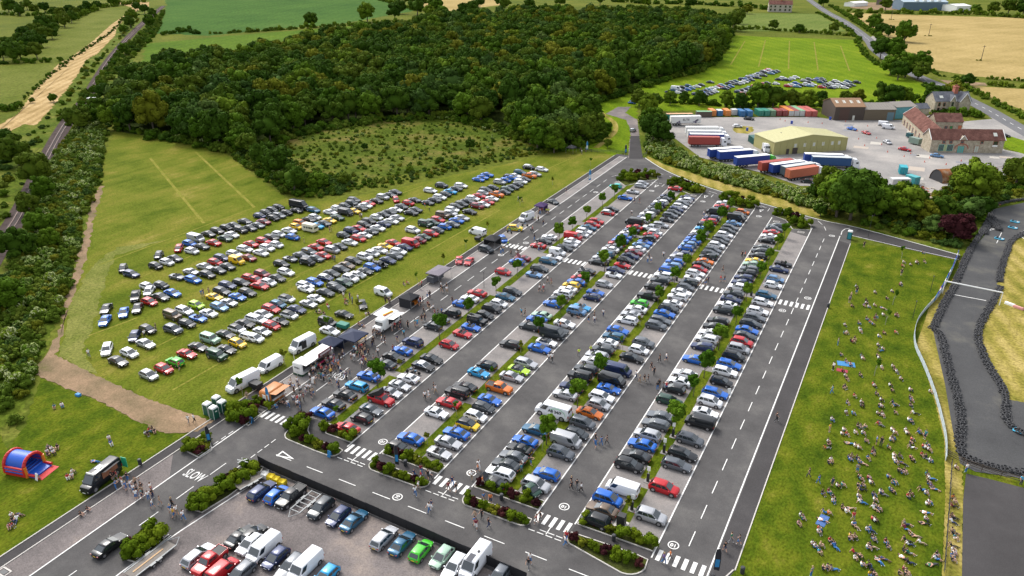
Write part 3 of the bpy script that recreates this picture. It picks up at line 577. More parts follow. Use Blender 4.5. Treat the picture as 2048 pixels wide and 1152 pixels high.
# ---- hedge bands: undergrowth as one mass with the bigger bushes standing as things
def band(name,label,poly,spacing,kinds,seed,s0=.6,s1=1.2,z=0):
    gg=random.Random(seed); pts=[p for p in scatter(poly,spacing,seed) if infr(p)]
    return gn_mass(name,label,[(x,y,z,gg.uniform(s0,s1),gg.randrange(len(kinds))) for x,y in pts],kinds)
H=HEDGE; HF=HFLOW
band('undergrowth','thick scrub and brambles between the railway and the mown field',PL([(235,215),(215,262),(206,300),(198,360),(180,400),(165,450),(150,520),(128,590),(108,650),(84,700),(66,750),(50,810),(25,880),(-60,1010),(-200,950),(-100,720),(-40,620),(20,540),(35,490),(60,440),(85,380),(112,310),(150,262),(170,230)]),2.3,[H[2],H[2],H[4],H[2],HF[0],H[3],HF[1],H[2]],4,.5,.95)
band('undergrowth','bramble and shrub belt between the scrub clearing and the parking field',PL([(444,296),(500,340),(575,392),(640,398),(700,384),(690,352),(600,350),(540,328),(470,290)]),2.6,[H[0],H[2],H[1],H[0],H[4]],14,.4,.9)
band('undergrowth','low rough shrubs along the parking field edge beside the clearing',PL([(690,384),(760,378),(900,346),(1000,324),(1110,302),(1180,292),(1210,275),(1180,272),(1060,294),(960,316),(850,338),(760,356),(690,362)]),2.6,[H[0],H[2],H[2],H[4],H[3]],24,.2,.55)
band('undergrowth','shrubs along the far edge of the mown field before the wood',PL([(228,262),(300,274),(400,290),(445,302),(470,300),(400,280),(300,264),(230,252)]),2.8,[H[0],HF[0],H[1]],15,.4,.8)
band('undergrowth','low scrub dotted over the clearing in front of the wood',clear[1],3.6,[H[3],H[2],H[2],H[2],HF[0],H[2]],16,.08,.5)
band('undergrowth','low scrub in the small clearing near the railway',clear[0],5.0,[H[0],H[3]],17,.2,.5)
band('undergrowth','rough bushes along the railway bank',PL([(120,262),(160,200),(200,150),(240,100),(290,58),(330,20),(318,60),(300,85),(262,120),(215,170),(200,210),(170,240)]),5.5,[H[0],H[1],H[2]],18,.6,1.3)
band('undergrowth','bushes and long grass between the railway and the straw strip',PL([(-30,440),(-30,330),(40,270),(70,262),(110,215),(150,170),(168,130),(200,110),(232,80),(262,40),(280,25),(276,45),(220,100),(150,190),(95,290),(40,400),(0,470)]),7,[H[0],H[3],H[2],H[4]],19,.3,.9)
band('hedgerow','overgrown white flowering bank between the yard and the road',PL([(1292,304),(1330,326),(1400,350),(1460,370),(1540,394),(1620,417),(1670,434),(1700,400),(1640,385),(1560,378),(1480,345),(1400,330),(1350,300),(1330,262),(1300,262)]),2.1,[HF[0],HF[1],HF[0],HF[1],HF[1],H[3],H[2]],20,.5,.95)
band('undergrowth','low growth round the junk yard behind the kart track',PL([(1730,452),(1780,400),(1850,405),(1880,380),(1960,370),(2060,330),(2060,385),(1985,412),(1965,440),(1935,488),(1900,500),(1830,478)]),3.0,[H[0],H[2],H[1],H[4],H[3]],21,.4,1.0)
def hedgeline(pts,label,group='field hedges',kinds=None,step=3.2,s0=.6,s1=.95,sz=1.0,seed=1,w=1.2):
    gg=random.Random(seed+len(pts)*7+int(pts[0][0])); kinds=kinds or [H[0],H[1],H[2]]
    q=[(x+gg.uniform(-w,w),y+gg.uniform(-w,w),-.2,gg.uniform(s0,s1),gg.randrange(len(kinds))) for x,y,a in walk(PL(pts),step)]
    return thing('hedge',label,'hedge',me=joinmesh('hedge',[(LOWH[p[4]],Matrix.Translation(p[:3])@Matrix.Rotation(gg.uniform(0,6),4,'Z')@Matrix.Scale(p[3],4),{}) for p in q]))
hedgeline([(0,30),(60,32),(110,26)],'dark hedge below the pale field at the top left corner',s0=1,s1=1.6,step=5)
hedgeline([(330,70),(355,66),(372,62),(400,68)],'short dark hedge beside the railway and the green arable field',s0=1,s1=1.6,step=5)
hedgeline([(420,68),(500,64),(560,60),(620,56),(690,52),(740,48),(830,44)],'long dark hedge between the arable field and the meadow',s0=.9,s1=1.7,step=5)
hedgeline([(755,0),(790,8),(812,16),(840,24)],'hedge slanting between the arable field and the wheat at the top',s0=1.2,s1=1.9,step=6)
hedgeline([(150,40),(195,18),(235,12),(290,4)],'distant hedge above the sheep pasture',s0=1.2,s1=2.2,step=7)
hedgeline([(0,128),(60,126),(130,122)],'hedge between the two pastures beside the straw strip',s0=.9,s1=1.4,step=5)
hedgeline([(1230,4),(1300,8),(1380,8),(1480,14),(1540,20)],'long hedge across the top behind the wood',s0=1.5,s1=2.3,step=7)
hedgeline([(1456,62),(1500,58),(1560,62),(1620,66),(1700,72)],'hedge between the bright field and the pale crop',s0=.9,s1=1.5,step=4.5)
hedgeline([(1700,24),(1790,28),(1870,28),(1960,30),(2060,38)],'dark hedge between the wheat and the industrial units',s0=1.3,s1=2.2,step=6)
hedgeline([(1636,26),(1670,44),(1700,62),(1722,84)],'roadside hedge beside the pale crop',s0=.6,s1=1.0,step=4)
hedgeline([(1662,12),(1700,36),(1745,66),(1765,82)],'roadside hedge beside the wheat, upper stretch',s0=.9,s1=1.4,step=4)
hedgeline([(1712,82),(1722,98),(1740,118),(1760,136)],'hedge curving along the bright field beside the road',s0=.7,s1=1.1,step=3.5)
hedgeline([(1860,140),(1880,152),(1920,157),(1960,162)],'clipped hedge along the wheat at the lane end',s0=.5,s1=.8,step=3)
hedgeline([(1975,158),(2010,160),(2060,164)],'clipped hedge along the bottom of the wheat',s0=.6,s1=.8,step=3)
hedgeline([(1980,170),(2010,174),(2060,176)],'lower clipped hedge beside the small wheat field',s0=.8,s1=1.0,step=3)
hedgeline([(1910,165),(1940,182),(1990,206),(2060,242)],'roadside hedge beside the small wheat field',s0=.7,s1=1.0,step=3)
hedgeline([(1850,172),(1880,188),(1900,200)],'roadside hedge below the country road by the old house',s0=.7,s1=1.1,step=3)
hedgeline([(1868,226),(1900,230),(1940,232),(1975,238)],'thick garden hedge in front of the slate roofed house',s0=1.0,s1=1.4,step=2.6)
hedgeline([(1336,205),(1400,208),(1480,214),(1580,214),(1640,212),(1740,210),(1850,206)],'ragged hedge between the bright field and the yard',s0=.8,s1=1.5,step=3.2)
hedgeline([(0,215),(20,222),(38,214)],'dark bush hedge below the straw strip pasture',s0=.9,s1=1.3,step=4)
hedgeline([(30,212),(60,188),(110,145),(135,125),(150,112),(195,85),(236,52),(262,18)],'thin hedge between the straw strip and the pastures',s0=.2,s1=.75,step=4)
# ---- single big trees
g=random.Random(21)
BT=[(20,112,1.5,0),(42,118,1.4,2),(44,96,1.4,0),(70,96,1.4,1),(74,78,1.4,0),(92,80,1.3,3),(88,64,1.5,0),(110,70,1.3,1),(118,52,1.4,2),(124,40,1.4,0),(144,46,1.3,0),(152,34,1.4,3),(176,24,1.3,1),(75,118,1.2,0),(18,24,1.6,2),(40,32,1.3,0),(70,28,1.3,3),(112,36,1.4,1),(196,20,1.2,0),(228,12,1.4,2),(275,22,1.2,1),(925,34,1.6,0),(945,28,1.7,1),(800,28,1.6,3),(858,38,1.6,2),(1060,18,1.6,0),(1120,14,1.7,1),(1200,10,1.8,0),(1290,14,1.7,2),(1380,18,1.7,0),(1010,22,1.7,1),(38,330,1.35,0),(12,300,1.1,1),(78,372,1.25,1),(92,402,.9,2),(60,430,.8,0),(85,470,.9,2),(40,520,1.0,3),(100,500,.7,2),(20,620,1.0,2),(160,262,1.35,0),(185,250,1.0,2),(200,232,1.1,1),(108,204,.55,2),(66,208-2,.35,0),(30,125,1.5,0),(60,105,1.5,3),(52,85,1.4,1),(85,95,1.2,0),(100,62,1.5,1),(130,55,1.5,0),(140,32,1.5,1),(90,25,1.4,0),(25,28,1.7,1),(55,20,1.5,0),(165,28,1.2,0),(8,122,1.2,0),(105,78,1.1,3),
(290,28,1.3,1),(305,36,1.1,0),(265,42,1.3,2),(300,52,1.3,2),(262,56,1.2,0),(248,66,.9,2),(210,200,.9,1),(234,200,.75,4),(240,185,.8,0),(250,110,.9,2),(280,92,1.0,0),
(622,54,1.5,3),(735,44,2.0,2),(790,40,1.8,1),(835,30,2.1,0),(870,26,2.1,2),(820,10,1.8,0),(846,14,1.7,1),(886,40,1.7,2),(1000,14,1.6,1),(960,16,1.5,0),
(1465,62,1.9,1),(1475,48,1.6,0),(1494,28,1.3,4),(1545,60,1.1,0),(1598,66,1.0,1),(1665,66,1.1,0),(1646,14,1.5,0),(1715,42,1.1,1),(1745,62,1.7,2),(1762,70,1.2,3),(1776,74,1.2,0),(1808,84,1.8,2),(1770,22,1.7,1),(1985,30,1.5,0),(2015,30,2.0,1),(2045,32,2.0,0),(1950,28,1.3,2),
(1760,118,1.5,1),(1785,120,1.6,2),(1752,105,1.2,0),(1780,150,1.4,2),(1810,155,1.6,2),(1835,160,1.4,0),(1795,160,1.2,1),(1842,140,1.3,2),(1932,172,.9,0),
(1293,232,1.1,2),(1302,262,1.2,2),(1306,285,1.35,0),(1322,292,1.1,1),(1278,212,1.1,0),(1310,222,.9,1),(1366,206,.8,0),(1398,212,1.0,1),(1340,210,.9,2),(1450,214,1.0,2),(1480,218,1.1,1),(1515,216,1.7,2),(1545,216,1.5,1),(1580,214,1.25,3),(1612,216,1.25,2),(1645,214,.7,0),(1690,206,.85,3),(1715,206,.9,4),(1640,208,.9,1),(1762,208,.7,0),(1785,210,1.4,1),(1805,208,1.1,2),(1865,206,1.1,0),(1880,204,1.0,0),(1905,196,1.0,4),
(1672,434,1.5,2),(1700,440,1.75,1),(1722,425,1.55,2),(1655,405,1.2,0),(1745,440,1.3,2),(1806,440,1.35,2),(1790,425,1.2,0),(1822,420,1.0,1),(1943,405,1.5,2),(1925,390,1.2,1),(1962,398,1.1,2),(2030,372,1.2,0),(1880,445,.9,3),(1850,450,.8,4),(1935,440,.9,5),(1865,472,.7,5),(1960,435,.8,1),(1630,398,.7,0),
(1640,432,.5,3),(480,305,1.2,2),(560,360,1.3,1),(590,385,1.1,0),(640,380,.8,2),(530,340,1.1,0),(500,312,1.1,1),(690,372,.6,1),(880,330,.35,1),(820,345,.3,2),(1075,300,1.3,2),(1100,300,1.4,0),(1130,290,1.3,1),(1165,285,1.2,0),(1060,288,1.2,2),(1215,300-4,.4,0),(940,300,.5,3),(730,300,.35,3),(1108,306,.9,2)]
where=lambda x,y: ('by the railway' if x<260 and y>120 else 'in the hedgerows of the far pastures' if x<330 else 'in the shrub belt by the field' if x<1240 and y>280 else 'in the far hedgerow beyond the meadow' if y<60 and x<1240 else 'beside the country road' if y<175 and x>1640 else 'in the far hedges beyond the wood' if y<70 else 'beside the access track junction' if x<1330 else 'between bright field and yard' if y<225 else 'between yard and car park road' if x<1830 else 'by the kart track corner')
cn=['dark green','deep green','fresh green','dark olive','yellowish green','grey green']
btc={}
for x,y,s,k in sorted(BT,key=lambda q:-q[1]):
    kk=(cn[k],where(x,y)); btc[kk]=btc.get(kk,0)+1
    tree(BIG[k],*P(x,y),s*(.72 if 1330<x<1850 and 195<y<220 else .85),'%s tree %s, %s counted upward'%(cn[k],where(x,y),ordn(btc[kk]-1)),'%s trees %s'%(cn[k],where(x,y)),sz=g.uniform(.8,1.0))
a=P(1757,0); 
t=tree(BIG[0],*P(1905,482),.95,'dark maroon leaved tree in the green thicket beside the kart track',None,m=F_MAROON,sz=.75)
t=tree(BIG[1],*P(1757,206),.6,'narrow pointed conifer between the bright field and the brown shed',None,sz=1.6)
# ---- young trees of the car park
LT={'first':[(1224,396),(1200,414),(1168,440),(1140,463),(1109,486),(1028,552),(978,585),(934,633),(878,678),(758,776)],
'second':[(1073,670),(1118,627),(1160,577),(1199,542),(1230,511),(1260,485),(1285,455),(1312,434),(1334,409)],
'third':[(1092,890),(1146,813),(1190,760),(1306,608),(1340,567),(1365,540),(1393,502),(1412,482),(1436,450),(1453,425)],
'fourth':[(1340,862),(1374,790),(1404,756),(1438,701),(1465,648),(1490,603),(1515,557),(1532,529),(1547,499),(1564,476)]}
big={(1109,486),(1199,542),(1230,511),(1190,760),(1146,813),(1092,890),(1404,756),(1438,701),(1412,482),(1340,862),(1393,502),(1436,450),(758,776),(878,678)}
for k,(n,L) in enumerate(LT.items()):
    L=sorted(L,key=lambda q:-q[1])
    for i,(x,y) in enumerate(L):
        u=P(x,y)[1]; tree(LOTT[(i+k)%3],mid(k,u)+rnd.uniform(-.3,.3),u,(1.2 if (x,y) in big else .92),'young round headed tree, %s from bottom road on %s planted strip'%(ordn(i),n),'young trees of the planted strips',z=.09)
i=0
for k,L in enumerate([[(662,838),(736,722)],[(909,832),(835,884),(975,758),(1030,704)],[(1232,696),(1270,652),(1258,958)],[(1180,1000)]]):
    for x,y in L:
        u=P(x,y)[1]; tree(SAP[i%2],mid(k,u),u,1.0,'thin newly planted sapling on %s planted strip, %s in order'%(['first','second','third','fourth'][k],ordn(L.index((x,y)))),'saplings on the planted strips',z=.09); i+=1
for i,(x,y) in enumerate(sorted([(1181,332),(887,528),(835,568),(486,792),(570,730),(655,668),(720,628),(975,462),(932,500),(1040,412),(1105,370)],key=lambda q:-q[1])):
    tree(SAP[i%2],*P(x,y),1.35 if y>600 else 1.0,'slender sapling on the grass beside the long footpath, %s up the path'%ordn(i),'saplings beside the footpath',z=.06)
for x,y in [(1748,752),(1802,520),(1785,610),(1770,650)]:
    tree(SAP[0],*P(x,y),1.25,'small sparse sapling on the spectator lawn, crown %s'%('above the sitting crowd' if y<560 else 'near the barrier bend' if y<630 else 'beside the halfway sitters' if y<700 else 'shading a lone sitter'),'saplings on the spectator lawn',z=.09)
# ---- beds: clipped shrubs
g=random.Random(33)
def shrubrow(pts,group,where_,big=1.0,kinds='gmgogmg'):
    for i,(x,y) in enumerate(pts):
        k=kinds[i%len(kinds)]; w_=where_.replace('by the kerb of the bottom road, ','by the bottom road kerb, ').replace('behind the crossing path of the ','behind the crossing path, ').replace('between the food van road and the gravel compound','above the gravel compound')+', '+ordn(i)+' in line'
        if k=='g': shrub(BALL[i%2],x,y,g.uniform(1.05,1.4)*big,'clipped green shrub '+w_,group+', green',z=.1)
        elif k=='m': shrub(BALLM,x,y,g.uniform(1.1,1.5)*big,'maroon shrub '+w_,group+', maroon',z=.1)
        else: shrub(BALLO,x,y,g.uniform(1.2,1.6)*big,'yellowish shrub '+w_,group+', yellowish',z=.1)
names=['first','second','third','fourth']
for k,(a,b,u0,u1) in enumerate(STRIPS):
    xl,xr=V[a](74)+1.0,V[b](74)-.9
    if k==0: xl+=1.8
    n=int((xr-xl)/1.45)+1
    shrubrow([(xl+(xr-xl)*i/(n-1),73.9+(.35 if i==0 else 0)+g.uniform(-.15,.15)) for i in range(n)],'shrubs along the bottom road, %s strip'%names[k],'by the kerb of the bottom road, %s planted strip'%names[k],1.0,['gmgomg','gmgogm','gmgomg','mogmgg'][k])
    xl2,xr2=V[a](78)+1,V[b](78)-.9
    if k==0: shrubrow([(-82.3,75.6),(-81.4,77.1),(-81.9,78.4),(-80.3,75.5)],'shrubs along the bottom road, first strip','by the kerb of the bottom road, first planted strip',1.35,'ggm'); xl2+=4.5
    n=max(3,int((xr2-xl2)/1.7)+1)
    shrubrow([(xl2+(xr2-xl2)*i/(n-1),78.2+g.uniform(-.2,.2)) for i in range(n)],'shrubs behind the crossing path, %s strip'%names[k],'behind the crossing path of the %s planted strip'%names[k],1.0,['gmogg','gmgog','mggmg','gmogg'][k])
for n_,pts,b,where_ in (('far bed, first strip',[(1240,360),(1250,354),(1262,352),(1275,350),(1290,351),(1303,352),(1312,354),(1255,362),(1266,361),(1280,358),(1292,358)],1.45,'in the far bed of the first strip'),
  ('far bed, second strip',[(1340,370),(1350,366),(1362,368),(1372,372),(1384,377),(1396,381),(1403,385),(1365,376),(1376,381),(1390,386)],1.5,'in the far bed of the second strip'),
  ('far bed, third strip',[(1446,400),(1456,397),(1470,399),(1484,402),(1498,408),(1508,414),(1468,408),(1482,412),(1496,415)],1.5,'in the far bed of the third strip'),
  ('far bed, fourth strip',[(1550,430),(1562,429),(1576,432),(1590,437),(1603,444),(1615,452),(1578,444),(1590,450),(1600,455)],1.5,'in the far bed of the fourth strip'),
  ('bed by the gravel compound',[(390,1012),(402,1017),(398,1002),(414,1004),(418,990),(432,992),(440,978),(452,982),(456,966),(470,970),(474,955),(488,960),(490,945),(505,948),(508,938)],1.25,'in the long bed between the food van road and the gravel compound'),
  ('bed by the long trailer',[(256,1110),(270,1114),(268,1098),(284,1100),(286,1084),(300,1090),(302,1076),(316,1082)],1.5,'in the bed beside the long flat trailer'),
  ('bed by the lay-by',[(374,898),(388,902),(400,908),(394,893),(410,896),(412,886)],1.2,'in the small bed by the gravel lay-by'),
  ('bed by the toilets',[(464,838),(476,842),(488,846),(470,830),(484,832),(496,838),(508,832),(494,824),(506,822),(480,824)],1.35,'in the bed beside the portable toilets'),
  ('bed by the orange kiosk',[(510,806),(522,808),(532,812),(540,817),(526,803)],1.0,'in the bed beside the orange kiosk')):
    shrubrow(PL(pts),'shrubs, '+n_,where_,b,'gggmggo' if 'far' in n_ else 'ggmgog')
# ================================================================ VEHICLES
PAINT={'w':((.72,.73,.75),.0),'s':((.38,.39,.41),.6),'g':((.1,.112,.128),.5),'d':((.026,.034,.042),.3),'k':((.008,.01,.013),.1),'n':((.012,.025,.085),.3),
 'b':((.008,.11,.46),.2),'l':((.12,.24,.42),.4),'t':((.012,.085,.16),.4),'c':((.01,.25,.5),.2),'r':((.42,.008,.014),.1),'m':((.17,.008,.02),.2),'o':((.6,.14,.012),.2),
 'y':((.72,.46,.01),.0),'e':((.36,.6,.015),.0),'f':((.015,.05,.035),.3),'a':((.02,.42,.38),.1),'p':((.28,.42,.32),.1),'i':((.12,.085,.06),.4),'G':((.05,.42,.02),.0)}
CNAME={'w':'white','s':'silver','g':'grey','d':'dark grey','k':'black','n':'navy','b':'blue','l':'light blue','t':'dark teal','c':'bright cyan','r':'red','m':'maroon','o':'orange','y':'yellow','e':'lime','f':'dark green','a':'turquoise','p':'pale green','i':'brown','G':'bright green'}
PM={k:mat('paint '+CNAME[k],c,.33,m*.6,.35,spec=.35) for k,(c,m) in PAINT.items()}
M_GLASS=mat('car glass',(.02,.028,.032),.05,.0,.6,spec=.9); M_TYRE=mat('tyre',(.018,.018,.019),.85); M_RIM=mat('alloy',(.4,.4,.42),.35,.7)
M_TRIM=mat('black trim',(.02,.02,.022),.6); M_LAMP=mat('lamp glass',(.7,.72,.75),.1,.2,.5); M_TAIL=mat('tail lamp',(.35,.01,.01),.2,0,.5); M_PLATEW=mat('front plate',(.75,.75,.72),.5); M_PLATEY=mat('rear plate',(.75,.5,.04),.5)
M_SEAT=mat('seat cloth',(.05,.045,.045),.9); M_CHASSIS=mat('chassis',(.03,.03,.032),.8)
# type: name, L,W,H,belt, cowl x, roof front, roof rear, glass foot rear, bonnet z, tail z, wheel r, side panes, flags
T={'H':('hatchback',4.1,1.78,1.44,.9,1.16,.2,-1.4,-1.93,.82,.92,.32,2,''),
   'S':('saloon car',4.65,1.82,1.41,.9,1.08,.12,-.95,-1.72,.8,.93,.33,2,''),
   'E':('estate car',4.65,1.82,1.45,.9,1.12,.18,-1.75,-2.2,.8,.92,.33,3,''),
   'U':('suv',4.5,1.88,1.62,1.0,1.15,.28,-1.6,-2.1,.94,1.02,.37,3,''),
   '4':('boxy off-roader',4.5,1.85,1.85,1.12,1.0,.72,-2.0,-2.16,1.08,1.12,.4,3,''),
   'M':('people carrier',4.4,1.82,1.66,.98,1.35,.45,-1.65,-2.05,.92,.98,.33,3,''),
   'C':('coupe',4.35,1.82,1.3,.84,.78,.12,-.75,-1.65,.75,.92,.34,1,''),
   'V':('open convertible',4.15,1.75,1.28,.86,.72,.3,0,0,.78,.9,.32,0,'open'),
   'P':('pickup truck',5.1,1.88,1.75,1.08,1.1,.55,-.75,-.9,1.03,1.08,.39,2,'bed'),
   'X':('small van',4.4,1.8,1.82,1.02,1.3,.55,-2.08,-2.14,.95,1.02,.33,1,'van'),
   'L':('panel van',5.3,1.98,2.05,1.15,1.95,1.25,-2.5,-2.6,1.1,1.15,.36,1,'van')}
def bil(A,B,C,D_,s,t): return (A*(1-s)+B*s)*(1-t)+(D_*(1-s)+C*s)*t
def pane(A,B,C,D_,s0,s1,t0,t1,off=.014):
    n=(B-A).cross(D_-A).normalized()*off
    q=[bil(A,B,C,D_,s,t)+n for s,t in ((s0,t0),(s1,t0),(s1,t1),(s0,t1))]; inn=[p-n*1.7 for p in q]
    return MB().add(q+inn,[(0,1,2,3),(4,5,1,0),(5,6,2,1),(6,7,3,2),(7,4,0,3)])
WHEELS={}
def wheelmesh(r,w=.22):
    if (r,w) in WHEELS: return WHEELS[(r,w)]
    mb=MB(); mb.cyl((0,-w/2,0),r,w,14,'y',mi=0); 
    mb.cyl((0,-w/2-.012,0),r*.64,w+.024,10,'y',mi=1)
    WHEELS[(r,w)]=mb.mesh('wheel',[M_TYRE,M_RIM],40); return WHEELS[(r,w)]
def vehicle_parts(code):
    nm,L,W,H,bz,cw,rf,rr_,gr,hz,tz,wr,npn,fl=T[code]; hl=L/2; hw=W/2; P_=[]
    isvan='van' in fl
    st=[(hl,.32,.58,.6),(hl-.04,.25,.68,.78),(hl-.16,.2,hz-.12,.9),(hl-.42,.19,hz-.045,.965),(hl-.8,.18,hz-.02,.99),(cw+.02,.18,bz-.02,1),(0,.18,bz,1),(rr_ if rr_<-.3 else -1.0,.18,bz+.01,1),(-hl+.55,.18,tz,.99),(-hl+.2,.2,tz-.03,.95),(-hl+.06,.22,tz-.1,.87),(-hl,.32,tz-.2,.74)]
    if code=='4' : st[0]=(hl,.35,hz-.12,.9); st[1]=(hl-.05,.3,hz-.05,.95); st[2]=(hl-.15,.25,hz-.02,.97)
    rings=[]
    for x,zb,zt,k in st:
        q=hw*k; m=(zb+zt)/2
        rings.append([(x,-q*.9,zb),(x,-q*.985,zb+.12),(x,-q,m),(x,-q*.985,zt-.1),(x,-q*.93,zt-.015),(x,-q*.5,zt+.02),(x,0,zt+.03),(x,q*.5,zt+.02),(x,q*.93,zt-.015),(x,q*.985,zt-.1),(x,q,m),(x,q*.985,zb+.12),(x,q*.9,zb)])
    mb=MB().loft(rings,0)
    if fl=='open':
        mb.box(-.95,-hw*.72,.84,.55,hw*.72,.895,1)
        for y in (-.36,.36): mb.box(-.45,y-.22,.8,.1,y+.22,.98,2); mb.box(-.62,y-.22,.85,-.42,y+.22,1.2,2)
        ws=[Vector((cw,-hw*.84,bz)),Vector((cw,hw*.84,bz)),Vector((rf,hw*.7,H)),Vector((rf,-hw*.7,H))]
        P_.append(('windscreen',pane(*ws,.02,.98,.0,1,.0),M_GLASS)); mb.tube([ws[0],ws[3],ws[2],ws[1]],.035,5)
    else:
        wb=hw*.92; wt=hw*(.86 if isvan else .74); rz=H
        if isvan: wb=hw*.97
        lv=[(bz-.03,cw+.04,gr-.04,wb),(H-.1,rf+.06,rr_-.05,wt*1.04),(H-.03,rf-.04,rr_+.06,wt*.97),(H,rf-.2,rr_+.22,wt*.84)]
        cab=[[(a,-w_,z),(a+.06*(a>0),0,z),(a,w_,z),((a+b)/2,w_*1.01,z),(b,w_,z),(b-.03,0,z),(b,-w_,z),((a+b)/2,-w_*1.01,z)] for z,a,b,w_ in lv]
        mb.loft(cab,3 if True else 0)
        z0,a0,b0,w0=lv[0]; z1,a1,b1,w1=lv[1]; Vv=Vector
        F=[Vv((a0+.03,-w0,z0)),Vv((a0+.03,w0,z0)),Vv((a1+.03,w1,z1)),Vv((a1+.03,-w1,z1))]
        P_.append(('windscreen',pane(*F,.07,.93,.1,.97,.035),M_GLASS))
        B_=[Vv((b0-.01,w0,z0)),Vv((b0-.01,-w0,z0)),Vv((b1-.01,-w1,z1)),Vv((b1-.01,w1,z1))]
        if not isvan: P_.append(('rear_window',pane(*B_,.09,.91,.14,.93,.03),M_GLASS))
        else: P_.append(('rear_window',pane(*B_,.08,.46,.35,.85,.03),M_GLASS)); P_.append(('rear_window',pane(*B_,.54,.92,.35,.85,.03),M_GLASS))
        for sgn in (-1,1):
            A,B,C,D2=Vv((b0,sgn*w0,z0)),Vv((a0,sgn*w0,z0)),Vv((a1,sgn*w1,z1)),Vv((b1,sgn*w1,z1))
            if sgn>0: A,B,C,D2=B,A,D2,C
            segs={1:[(.2,.9)],2:[(.1,.48),(.52,.93)],3:[(.07,.3),(.33,.6),(.635,.94)]}[npn]
            if code=='X': segs=[(.62,.93)]
            if code=='L': segs=[(.76,.955)]
            for s0,s1 in segs:
                if sgn>0: s0,s1=1-s1,1-s0
                P_.append(('side_window',pane(A,B,C,D2,s0,s1,.14 if not isvan else .1,.92,.022),M_GLASS))
    if fl=='bed':
        mb.box(-hl+.1,-hw*.8,bz+.0,-.98,hw*.8,bz+.045,1)
        for y in (-1,1): mb.box(-hl+.06,y*hw*.93-.04*(y>0)-.0,bz-.05,-.95,y*hw*.93-.04*(y>0)+.04,bz+.1,0)
        mb.box(-hl+.02,-hw*.9,bz-.05,-hl+.08,hw*.9,bz+.1,0)
    mb.box(hl-.08,-hw*.5,.36,hl+.012,hw*.5,.52,1)
    mb.box(-hl-.012,-hw*.7,.3,-hl+.1,hw*.7,.42,1)
    for s in (-1,1): mb.box(cw-.28,s*hw-.02,bz-.0,cw-.12,s*(hw+.17),bz+.12,0) if s>0 else mb.box(cw-.28,-hw-.17,bz,cw-.12,-hw+.02,bz+.12,0)
    P_.insert(0,('body',mb,None))
    fx=hl-(.85 if not isvan else .95); rx=-hl+(.82 if not isvan else 1.0)
    # dark arches belong to the body
    for x in (fx,rx):
        for s in (-1,1): mb.cyl((x,s*(hw-.1)-(.1 if s>0 else .1)+.0,wr),wr+.07,.2+.004,14,'y',mi=1)
    wh=[(fx,-hw+.1,wr),(fx,hw-.1,wr),(rx,-hw+.1,wr),(rx,hw-.1,wr)]
    for s in (-1,1):
        P_.append(('headlight',MB().box(hl-.3,s*hw*.68-.16,.52,hl-.025,s*hw*.68+.1,.65),M_LAMP))
        P_.append(('tail_light',MB().box(-hl-.006,s*hw*.7-.14,tz-.32,-hl+.2,s*hw*.7+.14,tz-.16) if not isvan else MB().box(-hl-.006,s*hw*.86-.07,.7,-hl+.1,s*hw*.86+.07,1.1),M_TAIL))
    P_.append(('number_plate',MB().box(hl,-.26,.38,hl+.02,.26,.49),M_PLATEW)); P_.append(('number_plate',MB().box(-hl-.03,-.26,.5,-hl,.26,.62),M_PLATEY))
    out=[]
    for n,m,mt in P_:
        if n=='body': me=m.mesh('body',[PM['w'],M_TRIM,M_SEAT,PM['w']],38)
        else: me=m.mesh(n,mt)
        out.append((n,me))
    return out,wh,wheelmesh(wr)
TPL={}
def tpl(c):
    if c not in TPL: TPL[c]=vehicle_parts(c)
    return TPL[c]
for c in T: tpl(c)
OPENB=MB().box(0,-.7,0,1.0,.7,.03).mesh('bonnet',[PM['w']])
def vehicle(x,y,rz,code,colour,label,group,name='parked_car',cat='car',z=.1,roof=None,sx=1,sz=1,opened=False):
    parts,wh,wm=tpl(code)
    t=thing(name,label,cat,(x,y,z),rz,group); t.scale=(sx,1,sz)
    for n,me in parts:
        o=ob(n,me,t)
        if n=='body':
            o.material_slots[0].link='OBJECT'; o.material_slots[0].material=PM[colour]
            o.material_slots[3].link='OBJECT'; o.material_slots[3].material=PM[roof or colour]
    for p in wh: ob('wheel',wm,t,p)
    if opened:
        T_=T[code]; o=ob('bonnet',OPENB,t,(T_[5]+.05,0,T_[9]+.05)); o.rotation_euler=(0,-R(48),0); o.material_slots[0].link='OBJECT'; o.material_slots[0].material=PM[colour]
    return t
